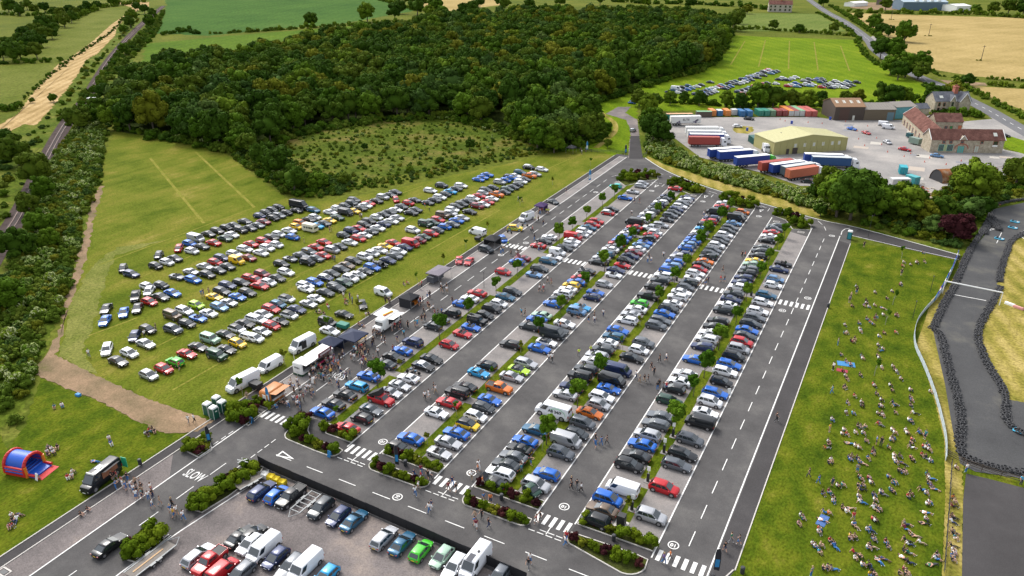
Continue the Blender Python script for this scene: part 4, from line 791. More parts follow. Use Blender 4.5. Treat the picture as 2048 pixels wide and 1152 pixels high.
# ---- where every car stands: picture points of the car centres, read at 0.7 m above ground
def rd(s,ox=0,oy=0,k=1.0):
    out=[]
    for w in s.replace('\n',' ').split(';'):
        w=w.strip()
        if not w: continue
        a,b,c=w.split()[:3] if ' ' in w else w.split(','); out.append((ox+float(a)/k,oy+float(b)/k,c))
    return out
def q(s,ox=0,oy=0,k=1.0):
    out=[]
    for w in s.split():
        a,b,c=w.split(','); out.append((ox+float(a)/k,oy+float(b)/k,c))
    return out
ROWS={
'1L':q('651,827,bS 676,811,kS 698,792,kS 718,773,cE 741,753,bS 777,730,dS 793,716,kS 812,703,bC 833,686,nU 862,651,dH 887,641,gV 902,626,kU 932,610,bC 946,598,wC 960,587,rS 1009,544,rH 1036,524,bH 1045,516,mC! 1083,492,rC! 1090,482,dC! 1096,473,wC 1234,372,aH'),
'1R':q('697,857,rS 721,835,kH 737,817,gC 789,787,sC 801,771,sC 818,756,wC 848,732,kS= 861,717,kS 893,688,rH 922,666,rV 938,653,bV 952,641,k4 968,630,kH 981,617,kU 994,606,wH 1008,593,tS 1017,581,dE 1065,548,lV 1074,536,dE 1091,521,tE 1102,513,wV 1132,497,dE 1139,488,wH 1145,482,wS 1164,469,wH 1168,462,wE 1176,455,tS 1184,449,rE 1190,442,rE 1214,425,rH= 1219,418,kS 1249,395,bS 1266,383,sV 1278,371,sH 1287,367,sH'),
'2L':q('801,896,kH 822,877,bS 877,826,wC 898,805,rS 921,788,k4 934,775,kS 964,747,cC 976,731,kH 1015,687,kE 1056,652,dE 1067,637,bS 1081,630,pS 1101,606,bC 1116,597,dC 1124,587,wU 1131,577,wC 1137,565,yH 1139,563,bS 1149,556,rH 1171,542,kC! 1186,522,kS 1203,516,sS 1209,508,tE 1211,497,wS 1218,491,gS 1231,486,rS 1236,480,bS 1243,473,bC 1253,466,wE 1260,460,nS 1261,453,rS 1284,440,wE 1286,434,nE 1292,428,wE 1299,421,gE 1307,415,dE 1313,409,nE 1318,404,wE 1321,397,dS 1334,392,nS 1345,376,rS'),
'2R':q('877,905,sV 898,885,sS 913,866,bS 934,848,yH* 951,832,wH 968,815,dH 982,800,bC 1002,777,oP 1023,753,sS 1044,741,eC* 1056,727,sE 1084,698,bS 1097,685,wC* 1128,663,dV 1128,647,wS 1151,621,lM 1164,615,cV 1179,593,nH 1184,583,bV 1204,567,sH 1225,549,wV 1231,540,nS 1244,530,rV 1253,521,kE 1259,512,nS 1263,504,mS 1270,497,wS 1280,490,lS 1287,484,bV 1294,476,dE 1307,471,rC 1310,465,wH 1322,450,sE 1335,439,dV 1342,431,gE 1346,425,dE 1351,419,nE 1357,412,wE 1364,407,gE 1371,401,wU 1381,397,nS'),
'3L':q('984,964,kS! 997,941,wE 1010,920,dS 1034,925,gS 1043,900,kC 1056,883,bC 1067,858,tS 1129,788,sS 1144,773,nE 1156,752,k4 1164,736,dE 1184,721,wS 1194,711,sE 1208,700,dE 1220,686,wC 1224,672,tE 1234,660,bS 1253,640,wE 1261,628,sC 1269,617,wS 1279,606,GH 1286,590,kP 1305,573,kU 1316,560,dE 1323,550,wE 1336,540,bE 1342,531,lE 1347,523,bE 1355,514,sP 1364,508,nE 1372,496,bH 1378,489,lH 1381,482,bS 1390,478,bS 1392,471,nE 1395,464,wE 1402,456,cS 1410,450,kE 1416,442,rE 1419,435,nE 1437,419,bE 1436,411,rC 1446,405,wC!'),
'3R':q('1069,968,sU 1089,946,bH 1119,905,gU 1141,863,dH 1169,847,gM 1185,827,oS 1195,808,sH 1203,793,wE 1214,776,bC 1263,715,kS 1271,698,wH 1283,685,gU 1311,651,gU 1319,640,gE 1327,627,bS 1335,617,dU 1350,607,wC 1353,593,wE 1356,583,wS 1365,573,gH 1375,565,dU 1381,555,wV 1393,547,wE 1401,539,rH 1405,530,kS 1409,522,oC 1414,512,dE 1420,507,gE 1425,500,gE 1432,491,wU 1437,484,kE 1440,477,gE 1446,469,wE 1454,462,dE 1458,455,gE 1469,446,lC 1484,432,kM 1487,424,oH'),
'4L':q('1198,1043,kM 1209,1020,iS 1225,1001,bM 1259,930,kU 1273,911,kS 1289,890,bS 1296,870,sU 1308,847,gE 1316,831,gS 1339,801,fE 1350,778,kH 1363,763,wC 1371,748,wS 1386,718,bS 1405,693,nE 1409,677,wE 1415,665,wE 1427,653,kE 1437,642,kE 1454,622,dU 1455,609,wC 1460,598,nS 1464,587,dE 1477,575,wU 1487,566,nS 1490,556,nE 1493,545,kE 1500,538,gE 1509,529,pS 1509,521,yC 1515,511,kE 1521,502,dE 1525,495,kS 1531,480,kS 1539,472,wC 1544,465,rS 1547,457,gS 1551,452,dE'),
'4R':q('1305,1033,sU 1335,978,rU 1359,931,gE 1373,910,kE 1379,879,gU 1413,825,wC 1420,803,wM 1419,783,bE 1434,761,kH 1446,742,wE 1451,727,bE 1464,712,kM 1475,697,sM 1478,683,rU 1488,671,dS 1498,661,bS 1506,648,dE 1511,635,gE 1515,622,wE 1529,605,wE 1533,590,tE 1541,569,wH 1551,558,lH 1561,539,nS 1566,527,kV')}
FIELD=q('985,995,k/H 1050,1040,nE 1270,890,d/H 1245,975,kH 1335,945,wH 1400,915,dS 1430,835,r/H 1515,795,bH 1535,855,wH 1615,820,dS 1710,790,rS 1670,720,kS 1740,695,kE 1810,670,kH 1800,755,fS 1855,725,wS 1870,650,dS 1925,690,kU 1960,620,dS 2000,672,dS 1415,1060,gV 1545,1085,bE 1530,1020,sC 1640,980,sS 1660,1045,kE 1720,945,rH 1745,1010,dS 1775,910,nE 1820,980,dS 1875,880,wE 1960,840,wE 1990,910,mS 2010,800,rS 1820,1130,nE 1930,1110,kE 1995,1070,rH 1180,1140,wH 1290,1130,dH',0,288,4)+\
q('180,505,kH 130,527,dH 80,548,dH 30,575,nH 325,530,kC 245,550,kH 185,572,gE 140,592,kH 62,622,mS 15,650,gS 460,528,tE 595,545,wS 650,515,wH 712,495,dH 785,535,yC 835,515,kS 765,475,dU 785,448,dE 875,492,wS 900,475,rS 965,455,kS 1015,425,sU 1075,405,dC 1115,385,dS 1120,445,r/H 1220,472,rH 1270,447,dC 1375,468,dC 1430,447,dS 1470,425,wE 1515,402,dH 1555,380,cS 1395,372,wE 1485,332,dU 1600,357,dS 1640,332,wE 1780,283,bC 1815,265,bC 1850,246,bS 1950,305,sU 1995,290,bH 2025,262,nH 1895,350,dH 1840,367,dE 1815,392,sH 1785,415,rS 1925,405,oP 1985,385,dS 2010,362,fE 1890,435,wC 1855,462,rC 1735,435,wE 1690,458,dS 1645,480,dE 1600,500,kE 1815,483,wS 1770,497,mU 1570,525,wE 1555,553,sE 1710,542,kS 1495,572,i4 1650,590,sS 1605,612,bS 1455,605,rE 1410,628,fE 1355,642,f4 1570,642,gS 1510,662,bH 1450,690,gH 1400,715,rE 1345,742,fC 1255,690,wU 1305,770,mH 1190,825,nS 1140,860,wE 1100,790,rS 1035,815,yC 990,848,wS 930,875,wH 870,905,wU 1110,895,gS 1055,930,nS 990,960,kC! 930,985,bE 875,1015,dC 780,935,kE 725,970,iS 680,1003,dE 605,1035,dS 555,1070,nH= 470,1105,bE 395,1132,wE 635,1140,dE 700,1110,fE 755,1075,wU 815,1043,wC! 470,585,wH 425,605,kS 355,630,oE 320,660,yH 485,655,cS 545,635,dS 590,610,yC 650,588,fS 265,692,wS 180,722,wH 295,745,bH 125,750,kE 60,775,rE 165,805,wH 90,830,wE 40,870,wS 965,587,wH 1018,565,dS 1068,545,dS 905,617,kE 865,645,kE 1120,525,wC 1165,500,dS 1240,550,kS 1275,527,dS 1130,590,sS 1082,617,wS 1022,640,nS 975,672,wS 925,700,dC 870,728,wC! 820,675,rS 750,787,wS 700,730,dH 760,695,nU 820,755,rE 545,785,rS 480,825,rS 670,820,dS 610,848,sM 540,890,rS 480,915,gS 410,945,kM 425,860,gE 360,890,gS 275,918,gV 205,960,kE 240,1025,wE 170,1072,kS 100,1107,wH 50,1042,mU 30,1135,rS 0,1085,rS',512,288,4)+\
q('135,187,kU= 240,202,wE 185,240,sE 140,255,oP 65,225,tE 25,255,wS 100,282,dS 70,300,wE 0,272,bS 45,327,dH 5,345,dS',1024,288,4)+\
q('850,165,k/S 840,260,b/S 990,195,b/S 1085,68,k/P 1100,160,k/S 1195,110,rH 1190,25,w/H 1285,70,dS 1380,40,bS 1180,330,kH 1075,385,n/H 855,490,w/E 945,585,kS 1035,520,wH 1165,445,sS 1385,330,gU 1380,222,i4 1475,180,wE 1495,285,kH 1585,240,bV 1570,135,eH 1670,200,wC 1755,150,lE 1715,70,yC 1830,115,sC 1775,25,dE 1900,70,bC 1980,35,kE 1190,695,sH 1310,645,rH 1400,588,GH| 1495,525,rC 1735,540,f4 1585,470,kC 1682,410,p4 1810,490,kC 1900,440,yH 1805,370,kC 1895,325,wH* 1990,390,wH 1960,285,kS 2040,245,wE',0,576,4)+\
q('245,85,wH* 175,130,tH 120,165,rE 60,210,sS 15,250,wS 125,300,rH 195,265,kV 50,345,sC -10,400,wH 265,215,wH* 325,170,nS 420,125,sC 480,82,wC 555,35,dS 645,2,dS 400,5,wC 575,280,k4 590,342,wS 705,210,kC 850,130,kC/ 1020,38,wX',512,576,4)
print('cars lot',sum(len(v) for v in ROWS.values()),'field',len(FIELD))
FARSEG=[((1334,185),(1409,161),2,16),((1388,189),(1541,140),2,46),((1490,160),(1541,138),1,9),((1464,187),(1578,152),2,28),((1572,173),(1630,155),2,14),((1590,174),(1640,156),2,14),((1640,175),(1674,161),2,11),((1667,175),(1699,162),2,10)]
CARS=[]   # x,y,rz,type,colour,label stem,flags,groupkey
side={'L':'the aisle nearer the food stalls','R':'the aisle nearer the lawn'}
def parse(c):
    fl=''.join(ch_ for ch_ in c if ch_ in '!/=*|'); c2=[ch_ for ch_ in c if ch_ not in '!/=*|']; return c2[0],c2[1],fl
g=random.Random(77)
for rn,L in ROWS.items():
    k=int(rn[0])-1; a,b=STRIPS[k][:2]; last=-99
    pts=sorted([(P(x,y,.7),c) for x,y,c in L],key=lambda t:t[0][1]); us=[t[0][1] for t in pts]
    for _ in range(8):     # no two cars share a bay
        for i in range(len(us)-1):
            dlt=2.3-(us[i+1]-us[i])
            if dlt>0: us[i]-=dlt/2; us[i+1]+=dlt/2
    for i,((p,c),u) in enumerate(zip(pts,us)):
        col,ty,fl=parse(c); edge=V[a](u) if rn[1]=='L' else V[b](u); m_=mid(k,u); depth=abs(edge-m_)
        x=m_+(1 if rn[1]=='R' else -1)*(depth-.15-T[ty][1]/2-g.uniform(0,.25))
        rz=(0 if rn[1]=='R' else PI)+g.uniform(-.025,.025)
        if g.random()<.1 and ty not in 'PV' : rz+=PI
        lab='%s %s, %s from the bottom road, on the %s planted strip facing %s'
        CARS.append([x,u,rz,ty,col,(ordn(i),names[k],'the stalls side' if rn[1]=='L' else 'the lawn side'),fl,'row'+rn])
for x,y,c in FIELD:
    col,ty,fl=parse(c); p=P(x,y,.7); rz=g.uniform(-.06,.06)
    if '/' in fl: rz=-R(48)+g.uniform(-.1,.1)
    if '|' in fl: rz+=PI
    CARS.append([p[0],p[1],rz,ty,col,None,fl,'field'])
LOWER=q('219,1090,kS> 480,1073,kS> 396,1111,sE> 419,1123,rP< 447,1140,rX> 480,1148,gE< 500,1087,wH< 507,1069,kH> 523,981,nE> 553,989,bH> 642,1016,dU< 677,1032,nH< 708,1041,tS> 768,1075,sE> 804,1087,tS> 842,1101,GH> 884,1113,pH< 909,1132,wE< 999,1151,gH< 552,1115,nH< 581,1132,gE< 652,1152,cH<')
for x,y,c in LOWER:
    fl=c[-1]; p=P(x,y,.7); inroad=(x==219); rz=(PI/2 if fl=='>' else -PI/2)+g.uniform(-.04,.04)
    CARS.append([p[0],p[1],rz,c[1],c[0],None,fl,'lower' if not inroad else 'road'])
YARD=[(1704,257,'bC',-.5),(1733,265,'rC',-.8),(1775,284,'sS',-1.0),(1810,298,'rS',-.3),(1874,311,'lS',-.1),(2010,271,'kH',.3),(1475,252,'wH',.5),(1498,237,'kS',0),(1266,260,'sH',PI/2),(1264,205,'bH',PI),(1269,202,'bS',PI),(1616,362,'dS',.2),(1106,403,'dC',-.35)]
for x,y,c,rz in YARD:
    p=P(x,y,.7); CARS.append([p[0],p[1],rz,c[1],c[0],None,'','yard'])
STALL=[(972,499,'dM',R(-8)),(1006,478,'bH',R(-45)),(918,520,'rC',R(-62)),(938,523-1,'rC',R(-75))]
for x,y,c,rz in STALL: 
    p=P(x,y,.7); CARS.append([p[0],p[1],rz,c[1],c[0],None,'!' if c=='dM' else '','stall'])
for (a,b,n,cnt) in FARSEG:
    for i in range(cnt):
        j=i//n; t=(j+.5)/(math.ceil(cnt/n)); px=a[0]+(b[0]-a[0])*t; py=a[1]+(b[1]-a[1])*t; p=P(px,py,.7)
        if g.random()<.22: continue
        off=(i%n)*5.0; CARS.append([p[0]+off+g.uniform(-.3,.3),p[1]+g.uniform(-.4,.4),g.uniform(-.06,.06),g.choice('HSEEUHS'),g.choice('wwwkkddggnnbsrtl'),None,'','far'])
# order: the 300 nearest stand as things, the rest (a few pixels each) as one mass
CARS.sort(key=lambda c:math.hypot(c[0],c[1]))
# cars of the lot and verges count for the 300
near=CARS[:300]; farc=CARS[300:]
# labels single each one out: row, place along it counted from the bottom road
rows={}
for c in near:
    if c[7] in('field','lower'):
        pass
def fieldrow(c): return round((c[0]+100)/-8.0)
fr={}
for c in near:
    if c[7]=='field': fr.setdefault(fieldrow(c),[]).append(c)
for k_,L in fr.items():
    L.sort(key=lambda c:c[1])
    for i,c in enumerate(L): c[5]=('f',ordn(i),ordn(sorted(fr).index(k_)))
lw=sorted([c for c in near if c[7]=='lower'],key=lambda c:(c[0]))
GRP={'row':'cars in the bays of the planted strips','field':'cars parked in rows on the mown field','lower':'cars parked on the gravel compound','yard':'cars in the lorry yard','stall':'cars on show along the food stall road','road':None,'far':None}
seen={}
for c in near:
    x,y,rz,ty,col,info,fl,gk=c; nm=T[ty][0]; cn_=CNAME[col]; roof=None
    if '*' in fl: roof='k'; cn_+=' black-roofed'
    if '=' in fl: roof='w'; cn_+=' white-roofed'
    if '!' in fl: nm+=', bonnet up'
    if gk.startswith('row'): lab='%s %s, %s from bottom road, %s planted strip, %s'%(cn_,nm,info[0],info[1],info[2])
    elif gk=='field': lab='%s %s on mown field, %s from stony track, %s row'%(cn_,nm,info[1],info[2])
    elif gk=='lower': lab='%s %s on the gravel compound, %s along from the long trailer'%(cn_,nm,ordn(lw.index(c)))
    elif gk=='road': lab='black saloon car driving on the road beside the gravel lay-by'
    elif gk=='stall': lab={'dM':'grey people carrier with bonnet up beside the small black gazebo','bH':'blue hatchback parked skewed beside the small black gazebo'}.get(col+ty,'red sports car on the food stall road, %s'%('closer to the grey canopy' if c[0]>-91.6 else 'second one up'))
    else: lab='%s %s on the %s'%(cn_,nm,{'yard':'open ground outside the planted strips, near the %s'%('farm buildings' if x>0 else 'top of the food stall road' if y<260 else 'track junction')}[gk])
    key=lab; seen[key]=seen.get(key,0)+1
    vehicle(x,y,rz,ty,col,lab,GRP.get('row' if gk.startswith('row') else gk),roof=roof,opened='!' in fl)
items=[]
for c in farc:
    x,y,rz,ty,col,info,fl,gk=c; parts,wh,wm=tpl(ty); M=Matrix.Translation((x,y,.1))@Matrix.Rotation(rz,4,'Z'); rf_=PM['k' if '*' in fl else 'w' if '=' in fl else col]
    for n,me in parts:
        if n in('number_plate','headlight') : continue
        items.append((me,M,{0:PM[col],3:rf_} if n=='body' else {}))
    for p in wh: items.append((wm,M@Matrix.Translation(p),{}))
struct('distant_parked_cars',joinmesh('distant_parked_cars',items),'stuff','the more distant parked cars in the bays and on the fields beyond')
print('cars near',len(near),'far',len(farc))
# ---- vans
def van(x,y,rz,code,col,label,sx=1.0,sz=1.0,name='white_van',grp=None,cat='van',roof=None,z=.1):
    p=P(x,y,.0) if True else (x,y); return vehicle(p[0],p[1],rz,code,col,label,grp,name,cat,z,roof,sx,sz)
v=van(1106,832,PI,'L','w','long white high roofed van with green arc and black lettering on its side',1.22,1.22,'delivery_van')
M_GREEN=mat('sign green',(.02,.4,.12),.5); M_BLK=mat('sign black',(.02,.02,.025),.5)
o=ob('lettering',textmesh('AB 24/7',.62,M_BLK,1,1,upright=True,bold=.02),v,(-.6,1.015,1.25)); o.rotation_euler=(0,0,PI)
mb=MB(); pts=[(-.3+1.2*math.cos(t),1.01,1.0+.85*math.sin(t)) for t in np.linspace(.0,2.6,12)]; mb.tube([(-p[0]-1.3,p[1],p[2]) for p in pts],.03,4); ob('lettering',mb.mesh('arc',M_GREEN),v)
van(1244,985,PI,'L','w','white van with a roof rack, on the lawn side of the third aisle bays',.95,.95,'white_van')
van(1399,852,PI,'L','k','dark grey people van at the edge road bays of the fourth strip',.95,.93,'grey_van')
van(1236,748,0,'L','n','navy van with gold lettering at the third strip, second aisle bays',.98,.97,'navy_van')
van(1224,768,0,'L','k','black van parked next to the navy van on the third strip',.97,.95,'black_van')
van(1132,888,0,'L','s','silver camper van beside the young tree of the third strip',.98,.95,'camper_van')
van(1105,675,0,'L','d','tall dark grey van beside the sapling on the second strip',1.05,1.15,'grey_van')
van(1268,449,PI,'L','k','black van in the middle of the second strip, distant half',1,.97,'black_van')
van(1146,479,0,'L','r','red van in the bays of the first strip, distant half',.95,.97,'red_van')
van(1115,510,0,'X','w','small white van by the first aisle halfway crossing',1,1,'small_van')
van(1302,461,PI,'P','w','white pickup with a canopy on the second strip',1,1,'pickup_truck',cat='pickup')
van(1472,442,0,'L','k','black camper van near the far bed of the third strip',1,1.05,'camper_van')
van(1430,429,PI,'L','k','black van at the aisle side of the third strip, far end',1,.97,'black_van')
v=vehicle(*P(763,806),0,'P','r','red pickup truck with a raised black roof tent, first strip',None,'pickup_truck','pickup')
mb=MB(); mb.loft([[(-2.3,-.75,1.25),(.2,-.75,1.8),(.2,.75,1.8),(-2.3,.75,1.25)],[(-2.3,-.75,1.45),(.1,-.75,2.9),(.1,.75,2.9),(-2.3,.75,1.45)]]); ob('roof_tent',mb.mesh('roof_tent',M_TRIM),v)
v=vehicle(*P(1064,989),R(-15),'H','f','tiny two-seat car covered in artificial grass beside the planting bed',None,'small_car','car',sx=.66,sz=1.05)
v=van(606,698,-PI*.5-R(6),'L','w','white high roofed van with side door open behind the maroon stall',1.12,1.25,'white_van',z=.06); ob('side_door',MB().box(-.2,.99,.5,.9,1.02,1.8).mesh('side_door',M_TRIM),v)
van(541,737,-PI*.5-R(4),'L','w','white crew van parked on the grass behind the orange kiosk',.98,.98,'white_van',z=.06)
van(487,774,-PI*.5-R(8),'L','w','long white high roofed van nearest the portable toilets',1.22,1.25,'white_van',z=.06)
van(955,469,PI-R(8),'L','w','white van on the grass beside the footpath and small gazebo',.98,.95,'white_van',z=.06)
v=van(1053,441,-PI/2-R(12),'L','w','white van with blue panels parked by the high visibility crew',1.0,1.15,'white_van'); ob('solar_panel',MB().box(-2.2,-.7,2.02,.6,.7,2.06).mesh('solar_panel',mat('solar',(.03,.035,.05),.3)),v)
van(393,482,R(-28)*0,'L','s','silver van at the stony end of the mown field',1,.97,'silver_van',z=.06)
van(475,527,0,'X','y','small yellow van among the cars on the mown field',1,1.05,'yellow_van',z=.06)
van(822,492,0,'L','r','red van on the mown field near the yellow sports car',.95,.97,'red_van',z=.06)
van(599,418,0,'L','k','big black camper van standing alone at the back of the mown field',1.25,1.35,'camper_van',z=.06)
van(692,430,0,'L','k','black van in the back rows of the mown field',.9,.97,'black_van',z=.06)
van(1352,182,0,'L','w','white box van at the end of the rows in the bright field',1.1,1.3,'box_van',z=.06)
van(583,1001,-PI/2,'P','k','black pickup truck with covered bed beside the silver trailer',1.02,1.0,'pickup_truck',cat='pickup',z=.1)
van(529,1106,-PI/2,'L','w','white van with silver bumpers in the lower left of the gravel compound',.98,.97,'white_van')
van(612,1142,-PI/2,'L','w','white panel van at the bottom edge beside the grey estate',1,1,'white_van')
v=van(951,1137,-PI/2,'L','w','large white camper van with roof vents at the bottom of the compound',1.12,1.25,'camper_van'); ob('roof_vent',MB().cyl((-.4,.3,2.05),.18,.08,12).mesh('roof_vent',M_TRIM),v); ob('solar_panel',MB().box(.2,-.5,2.05,1.4,.3,2.09).mesh('solar_panel',MATS['solar']),v)
van(1776,258,0,'L','w','two white vans side by side, the one by the stone barn',.98,1,'white_van'); van(1768,252,0,'L','w','white van behind its twin in front of the stone barn',.98,1,'white_van')
v=vehicle(*P(1030,461),R(14),'U','y','emergency response car in yellow and green check on the lay-by',None,'response_car','car')
mb=MB()
for s in (-1,1):
    for i in range(8): 
        for j in range(2): 
            if (i+j)%2==0: mb.box(-2.0+i*.5,s*.945-.006,.45+j*.28,-1.5+i*.5,s*.945+.006,.73+j*.28)
ob('check_pattern',mb.mesh('check_pattern',M_GREEN),v)
# small old caravan on the field
t=thing('caravan','cream vintage camper among the cars on the mown field','camper',(*P(621,463),.06),0)
mb=MB(); mb.loft([[(x,-w_,.4),(x,-w_,1.5),(x,-w_*.85,h_),(x,w_*.85,h_),(x,w_,1.5),(x,w_,.4)] for x,w_,h_ in ((-2.3,.9,2.0),(-2.1,1,2.3),(1.7,1,2.3),(2.2,.92,1.7))]); ob('body',mb.mesh('body',mat('cream',(.62,.58,.44),.5),40),t)
for s in (-1,1):
    for x in (-1.5,-.6,.3,1.1): ob('side_window',MB().box(x,s*1.0-.02,1.15,x+.65,s*1.0+.02,1.7).mesh('side_window',M_GLASS),t)
    for x in (-1.4,1.4): ob('wheel',wheelmesh(.33),t,(x,s*.85,.33))
ob('windscreen',MB().box(2.0,-.75,1.2,2.23,.75,1.75).mesh('windscreen',M_GLASS),t)
# motorbikes
def motorbike(px,py,rz,label):
    t=thing('motorbike',label,'motorbike',(*P(px,py),.1),rz)
    for x in (-.7,.7): ob('wheel',MB().cyl((0,-.07,0),.31,.14,14,'y').mesh('wheel',M_TYRE),t,(x,0,.31))
    ob('frame',MB().tube([(-.7,0,.31),(-.2,0,.5),(.3,0,.75),(.7,0,.31)],.05,6).tube([(.35,0,.75),(.3,0,1.0)],.04,5).mesh('frame',M_TRIM),t)
    ob('fuel_tank',MB().loft([[(x,-w_,z-.1),(x,-w_,z+.1),(x,w_,z+.1),(x,w_,z-.1)] for x,w_,z in ((-.15,.1,.78),(.1,.17,.84),(.35,.1,.8))]).mesh('fuel_tank',PM['t'],60),t)
    ob('seat',MB().box(-.75,-.13,.72,-.12,.13,.8).mesh('seat',M_SEAT),t); ob('handlebar',MB().tube([(.25,-.35,1.02),(.3,0,.98),(.25,.35,1.02)],.02,5).mesh('handlebar',M_RIM),t)
motorbike(822,746,.4,'dark motorbike parked in the bay beside the white coupe'); motorbike(831,750,.4,'second dark motorbike in the bay, beside the black saloon')
motorbike(1150,635,.1,'teal motorbike in the bay below the light blue people carrier'); motorbike(1050,453,.3,'yellow checked motorbike beside the response car'); motorbike(1019,467,-.2,'pale scooter parked alone on the lay-by')
# trailers
def trailer(px,py,rz,L,W,label,plank=False,deck=M_TRIM):
    t=thing('flat_trailer',label,'trailer',(*P(px,py),.1),rz); st=mat('galvanised',(.27,.28,.28),.6,.1)
    mb=MB(); mb.box(-L/2,-W/2,.5,L/2,-W/2+.18,.62); mb.box(-L/2,W/2-.18,.5,L/2,W/2,.62)
    for k in range(6): x=-L/2+.1+k*(L-.2)/5; mb.box(x-.06,-W/2,.47,x+.06,W/2,.55)
    mb.tube([(L/2,-W/2+.1,.5),(L/2+1.3,0,.5),(L/2,W/2-.1,.5)],.06,5); ob('frame',mb.mesh('frame',st),t)
    if deck: ob('deck',MB().box(-L/2,-W/2+.18,.52,L/2,W/2-.18,.56).mesh('deck',mat('deck board',(.17,.15,.13),.8,var=.2)),t)
    for x in (-.5,.5):
        for s in (-1,1): ob('wheel',wheelmesh(.28),t,(x,s*(W/2+.12),.28)); ob('mudguard',MB().box(x-.4,s*(W/2+.12)-.12,.6,x+.4,s*(W/2+.12)+.12,.63).mesh('mudguard',st),t)
    if plank: ob('plank',MB().box(-L*.4,-.1,.57,L*.3,.12,.62).mesh('plank',mat('timber',(.5,.33,.18),.8)),t)
trailer(303,1125,PI/2,6.6,2.1,'long flat galvanised trailer with a timber plank beside the planting bed',True)
trailer(613,1010,-PI/2,4.6,1.9,'open silver car trailer between the black pickup and dark suv',deck=None)
trailer(500,968,PI/2-R(12),4.2,1.8,'grey ramp trailer at the top corner of the gravel compound')
def boxtrailer(px,py,rz,L,W,H,m,label,name='box_trailer'):
    t=thing(name,label,'trailer',(*P(px,py),.06),rz); ob('box',MB().box(-L/2,-W/2,.5,L/2,W/2,H).mesh('box',m),t)
    for s in (-1,1): ob('wheel',wheelmesh(.28),t,(0,s*(W/2+.05),.28))
    ob('hitch',MB().tube([(L/2,0,.55),(L/2+1,0,.5)],.05,5).mesh('hitch',M_CHASSIS),t)
boxtrailer(687,658,0,2.4,1.5,1.35,mat('green tarp',(.01,.17,.12),.6),'small green covered trailer behind the navy gazebo')
boxtrailer(513,778,0,2.2,1.4,1.4,mat('black tarp',(.015,.016,.02),.6),'black covered trailer beside the long white van')
boxtrailer(956,482,PI/2,1.8,1.3,1.2,MATS['black tarp'],'small black box trailer below the white van on the grass')
boxtrailer(871,563,PI/2,4.5,1.9,2.0,mat('trailer grey',(.07,.075,.09),.5),'dark grey enclosed trailer beside the grey canopy')
boxtrailer(1829,289,-R(35),4.6,2.2,2.7,mat('horsebox green',(.17,.23,.19),.6),'grey green box trailer beside the stone barn')
boxtrailer(1818,276,-R(35),2.2,1.8,2.0,mat('dark teal',(.01,.07,.08),.6),'small dark teal trailer against the long barn')
# ---- lorries
def lorry(px,py,rz,label,boxm,roofm,cab='w',L=13.4,text=None,cabon=True,H=4.0,grp=None):
    """px,py = rear ground corner side centre of the trailer"""
    t=thing('articulated_lorry' if cabon else 'lorry_trailer',label,'lorry',(*P(px,py),.1),rz,grp)
    ob('trailer_box',MB().box(0,-1.25,1.1,L,1.25,H-.06).mesh('trailer_box',boxm),t); ob('trailer_roof',MB().box(-.02,-1.28,H-.06,L+.02,1.28,H).mesh('trailer_roof',roofm),t)
    ob('trailer_doors',MB().box(-.06,-1.15,1.2,-.003,-.03,H-.15).box(-.06,.03,1.2,-.003,1.15,H-.15).mesh('trailer_doors',boxm),t)
    ob('chassis',MB().box(.5,-.5,.75,L+(.8 if cabon else 0),.5,1.1).mesh('chassis',M_CHASSIS),t)
    for x in (1.6,2.9,4.2)+((L-.6,) if cabon else ()):
        for s in (-1,1): ob('wheel',wheelmesh(.5,.34),t,(x,s*1.02,.5))
    if cabon:
        cm_=PM[cab]; x0=L+.7
        mb=MB(); mb.loft([[(x,-1.22,z0),(x,-1.22,z1),(x,1.22,z1),(x,1.22,z0)] for x,z0,z1 in ((x0,.9,3.6),(x0+1.2,.6,3.5),(x0+1.9,.45,2.9),(x0+2.15,.4,2.0))]); ob('cab',mb.mesh('cab',cm_,25),t)
        ob('windscreen',MB().add([(x0+1.93,-1.1,2.85),(x0+2.18,-1.1,2.0),(x0+2.18,1.1,2.0),(x0+1.93,1.1,2.85)],[(0,1,2,3)]).mesh('windscreen',M_GLASS),t)
        for s in (-1,1):
            ob('side_window',MB().box(x0+.9,s*1.23-.01,1.95,x0+1.75,s*1.23+.01,2.6).mesh('side_window',M_GLASS),t); ob('wheel',wheelmesh(.5,.34),t,(x0+1.1,s*1.02,.5))
            ob('headlight',MB().box(x0+2.12,s*.9-.2,.75,x0+2.18,s*.9+.2,.95).mesh('headlight',M_LAMP),t)
    if text:
        for s in (-1,): o=ob('lettering',textmesh(text,1.3,M_BLK,upright=True,bold=.03),t,(L/2,s*1.262,2.5))
    return t
LB=mat('curtain blue',(.012,.045,.25),.55,var=.12,vscale=1); LR=mat('container red',(.32,.05,.035),.65,var=.12,vscale=1); LW=mat('trailer white',(.7,.7,.68),.5); LG=mat('trailer grey roof',(.45,.48,.48),.6); LT2=mat('container orange red',(.45,.12,.06),.65,var=.1); LD=mat('curtain slate',(.05,.07,.09),.6)
sp=R(-6)
lorry(1370,272,R(27),'white trailer lorry, farthest of the four beside the big tree',LW,LW,H=3.9)
lorry(1374,280,R(26),'white sided lorry second from the back of the four by the big tree',LW,LW,H=3.9)
lorry(1378,287,R(25),'white roofed blue lorry right behind the red container lorry',LB,LW)
lorry(1376,293,R(25),'red container lorry with a white cab beside the flowering bank',LR,LR,L=12)
lorry(1416,319,R(41),'blue curtain trailer, the one furthest up of three blue ones',LB,LW,cabon=False)
lorry(1435,324,R(42),'blue curtain lorry with white roof in the middle of three blue ones',LB,LW)
lorry(1469,336,R(45),'blue curtain lorry with a bright green cab',LB,LW,cab='G')
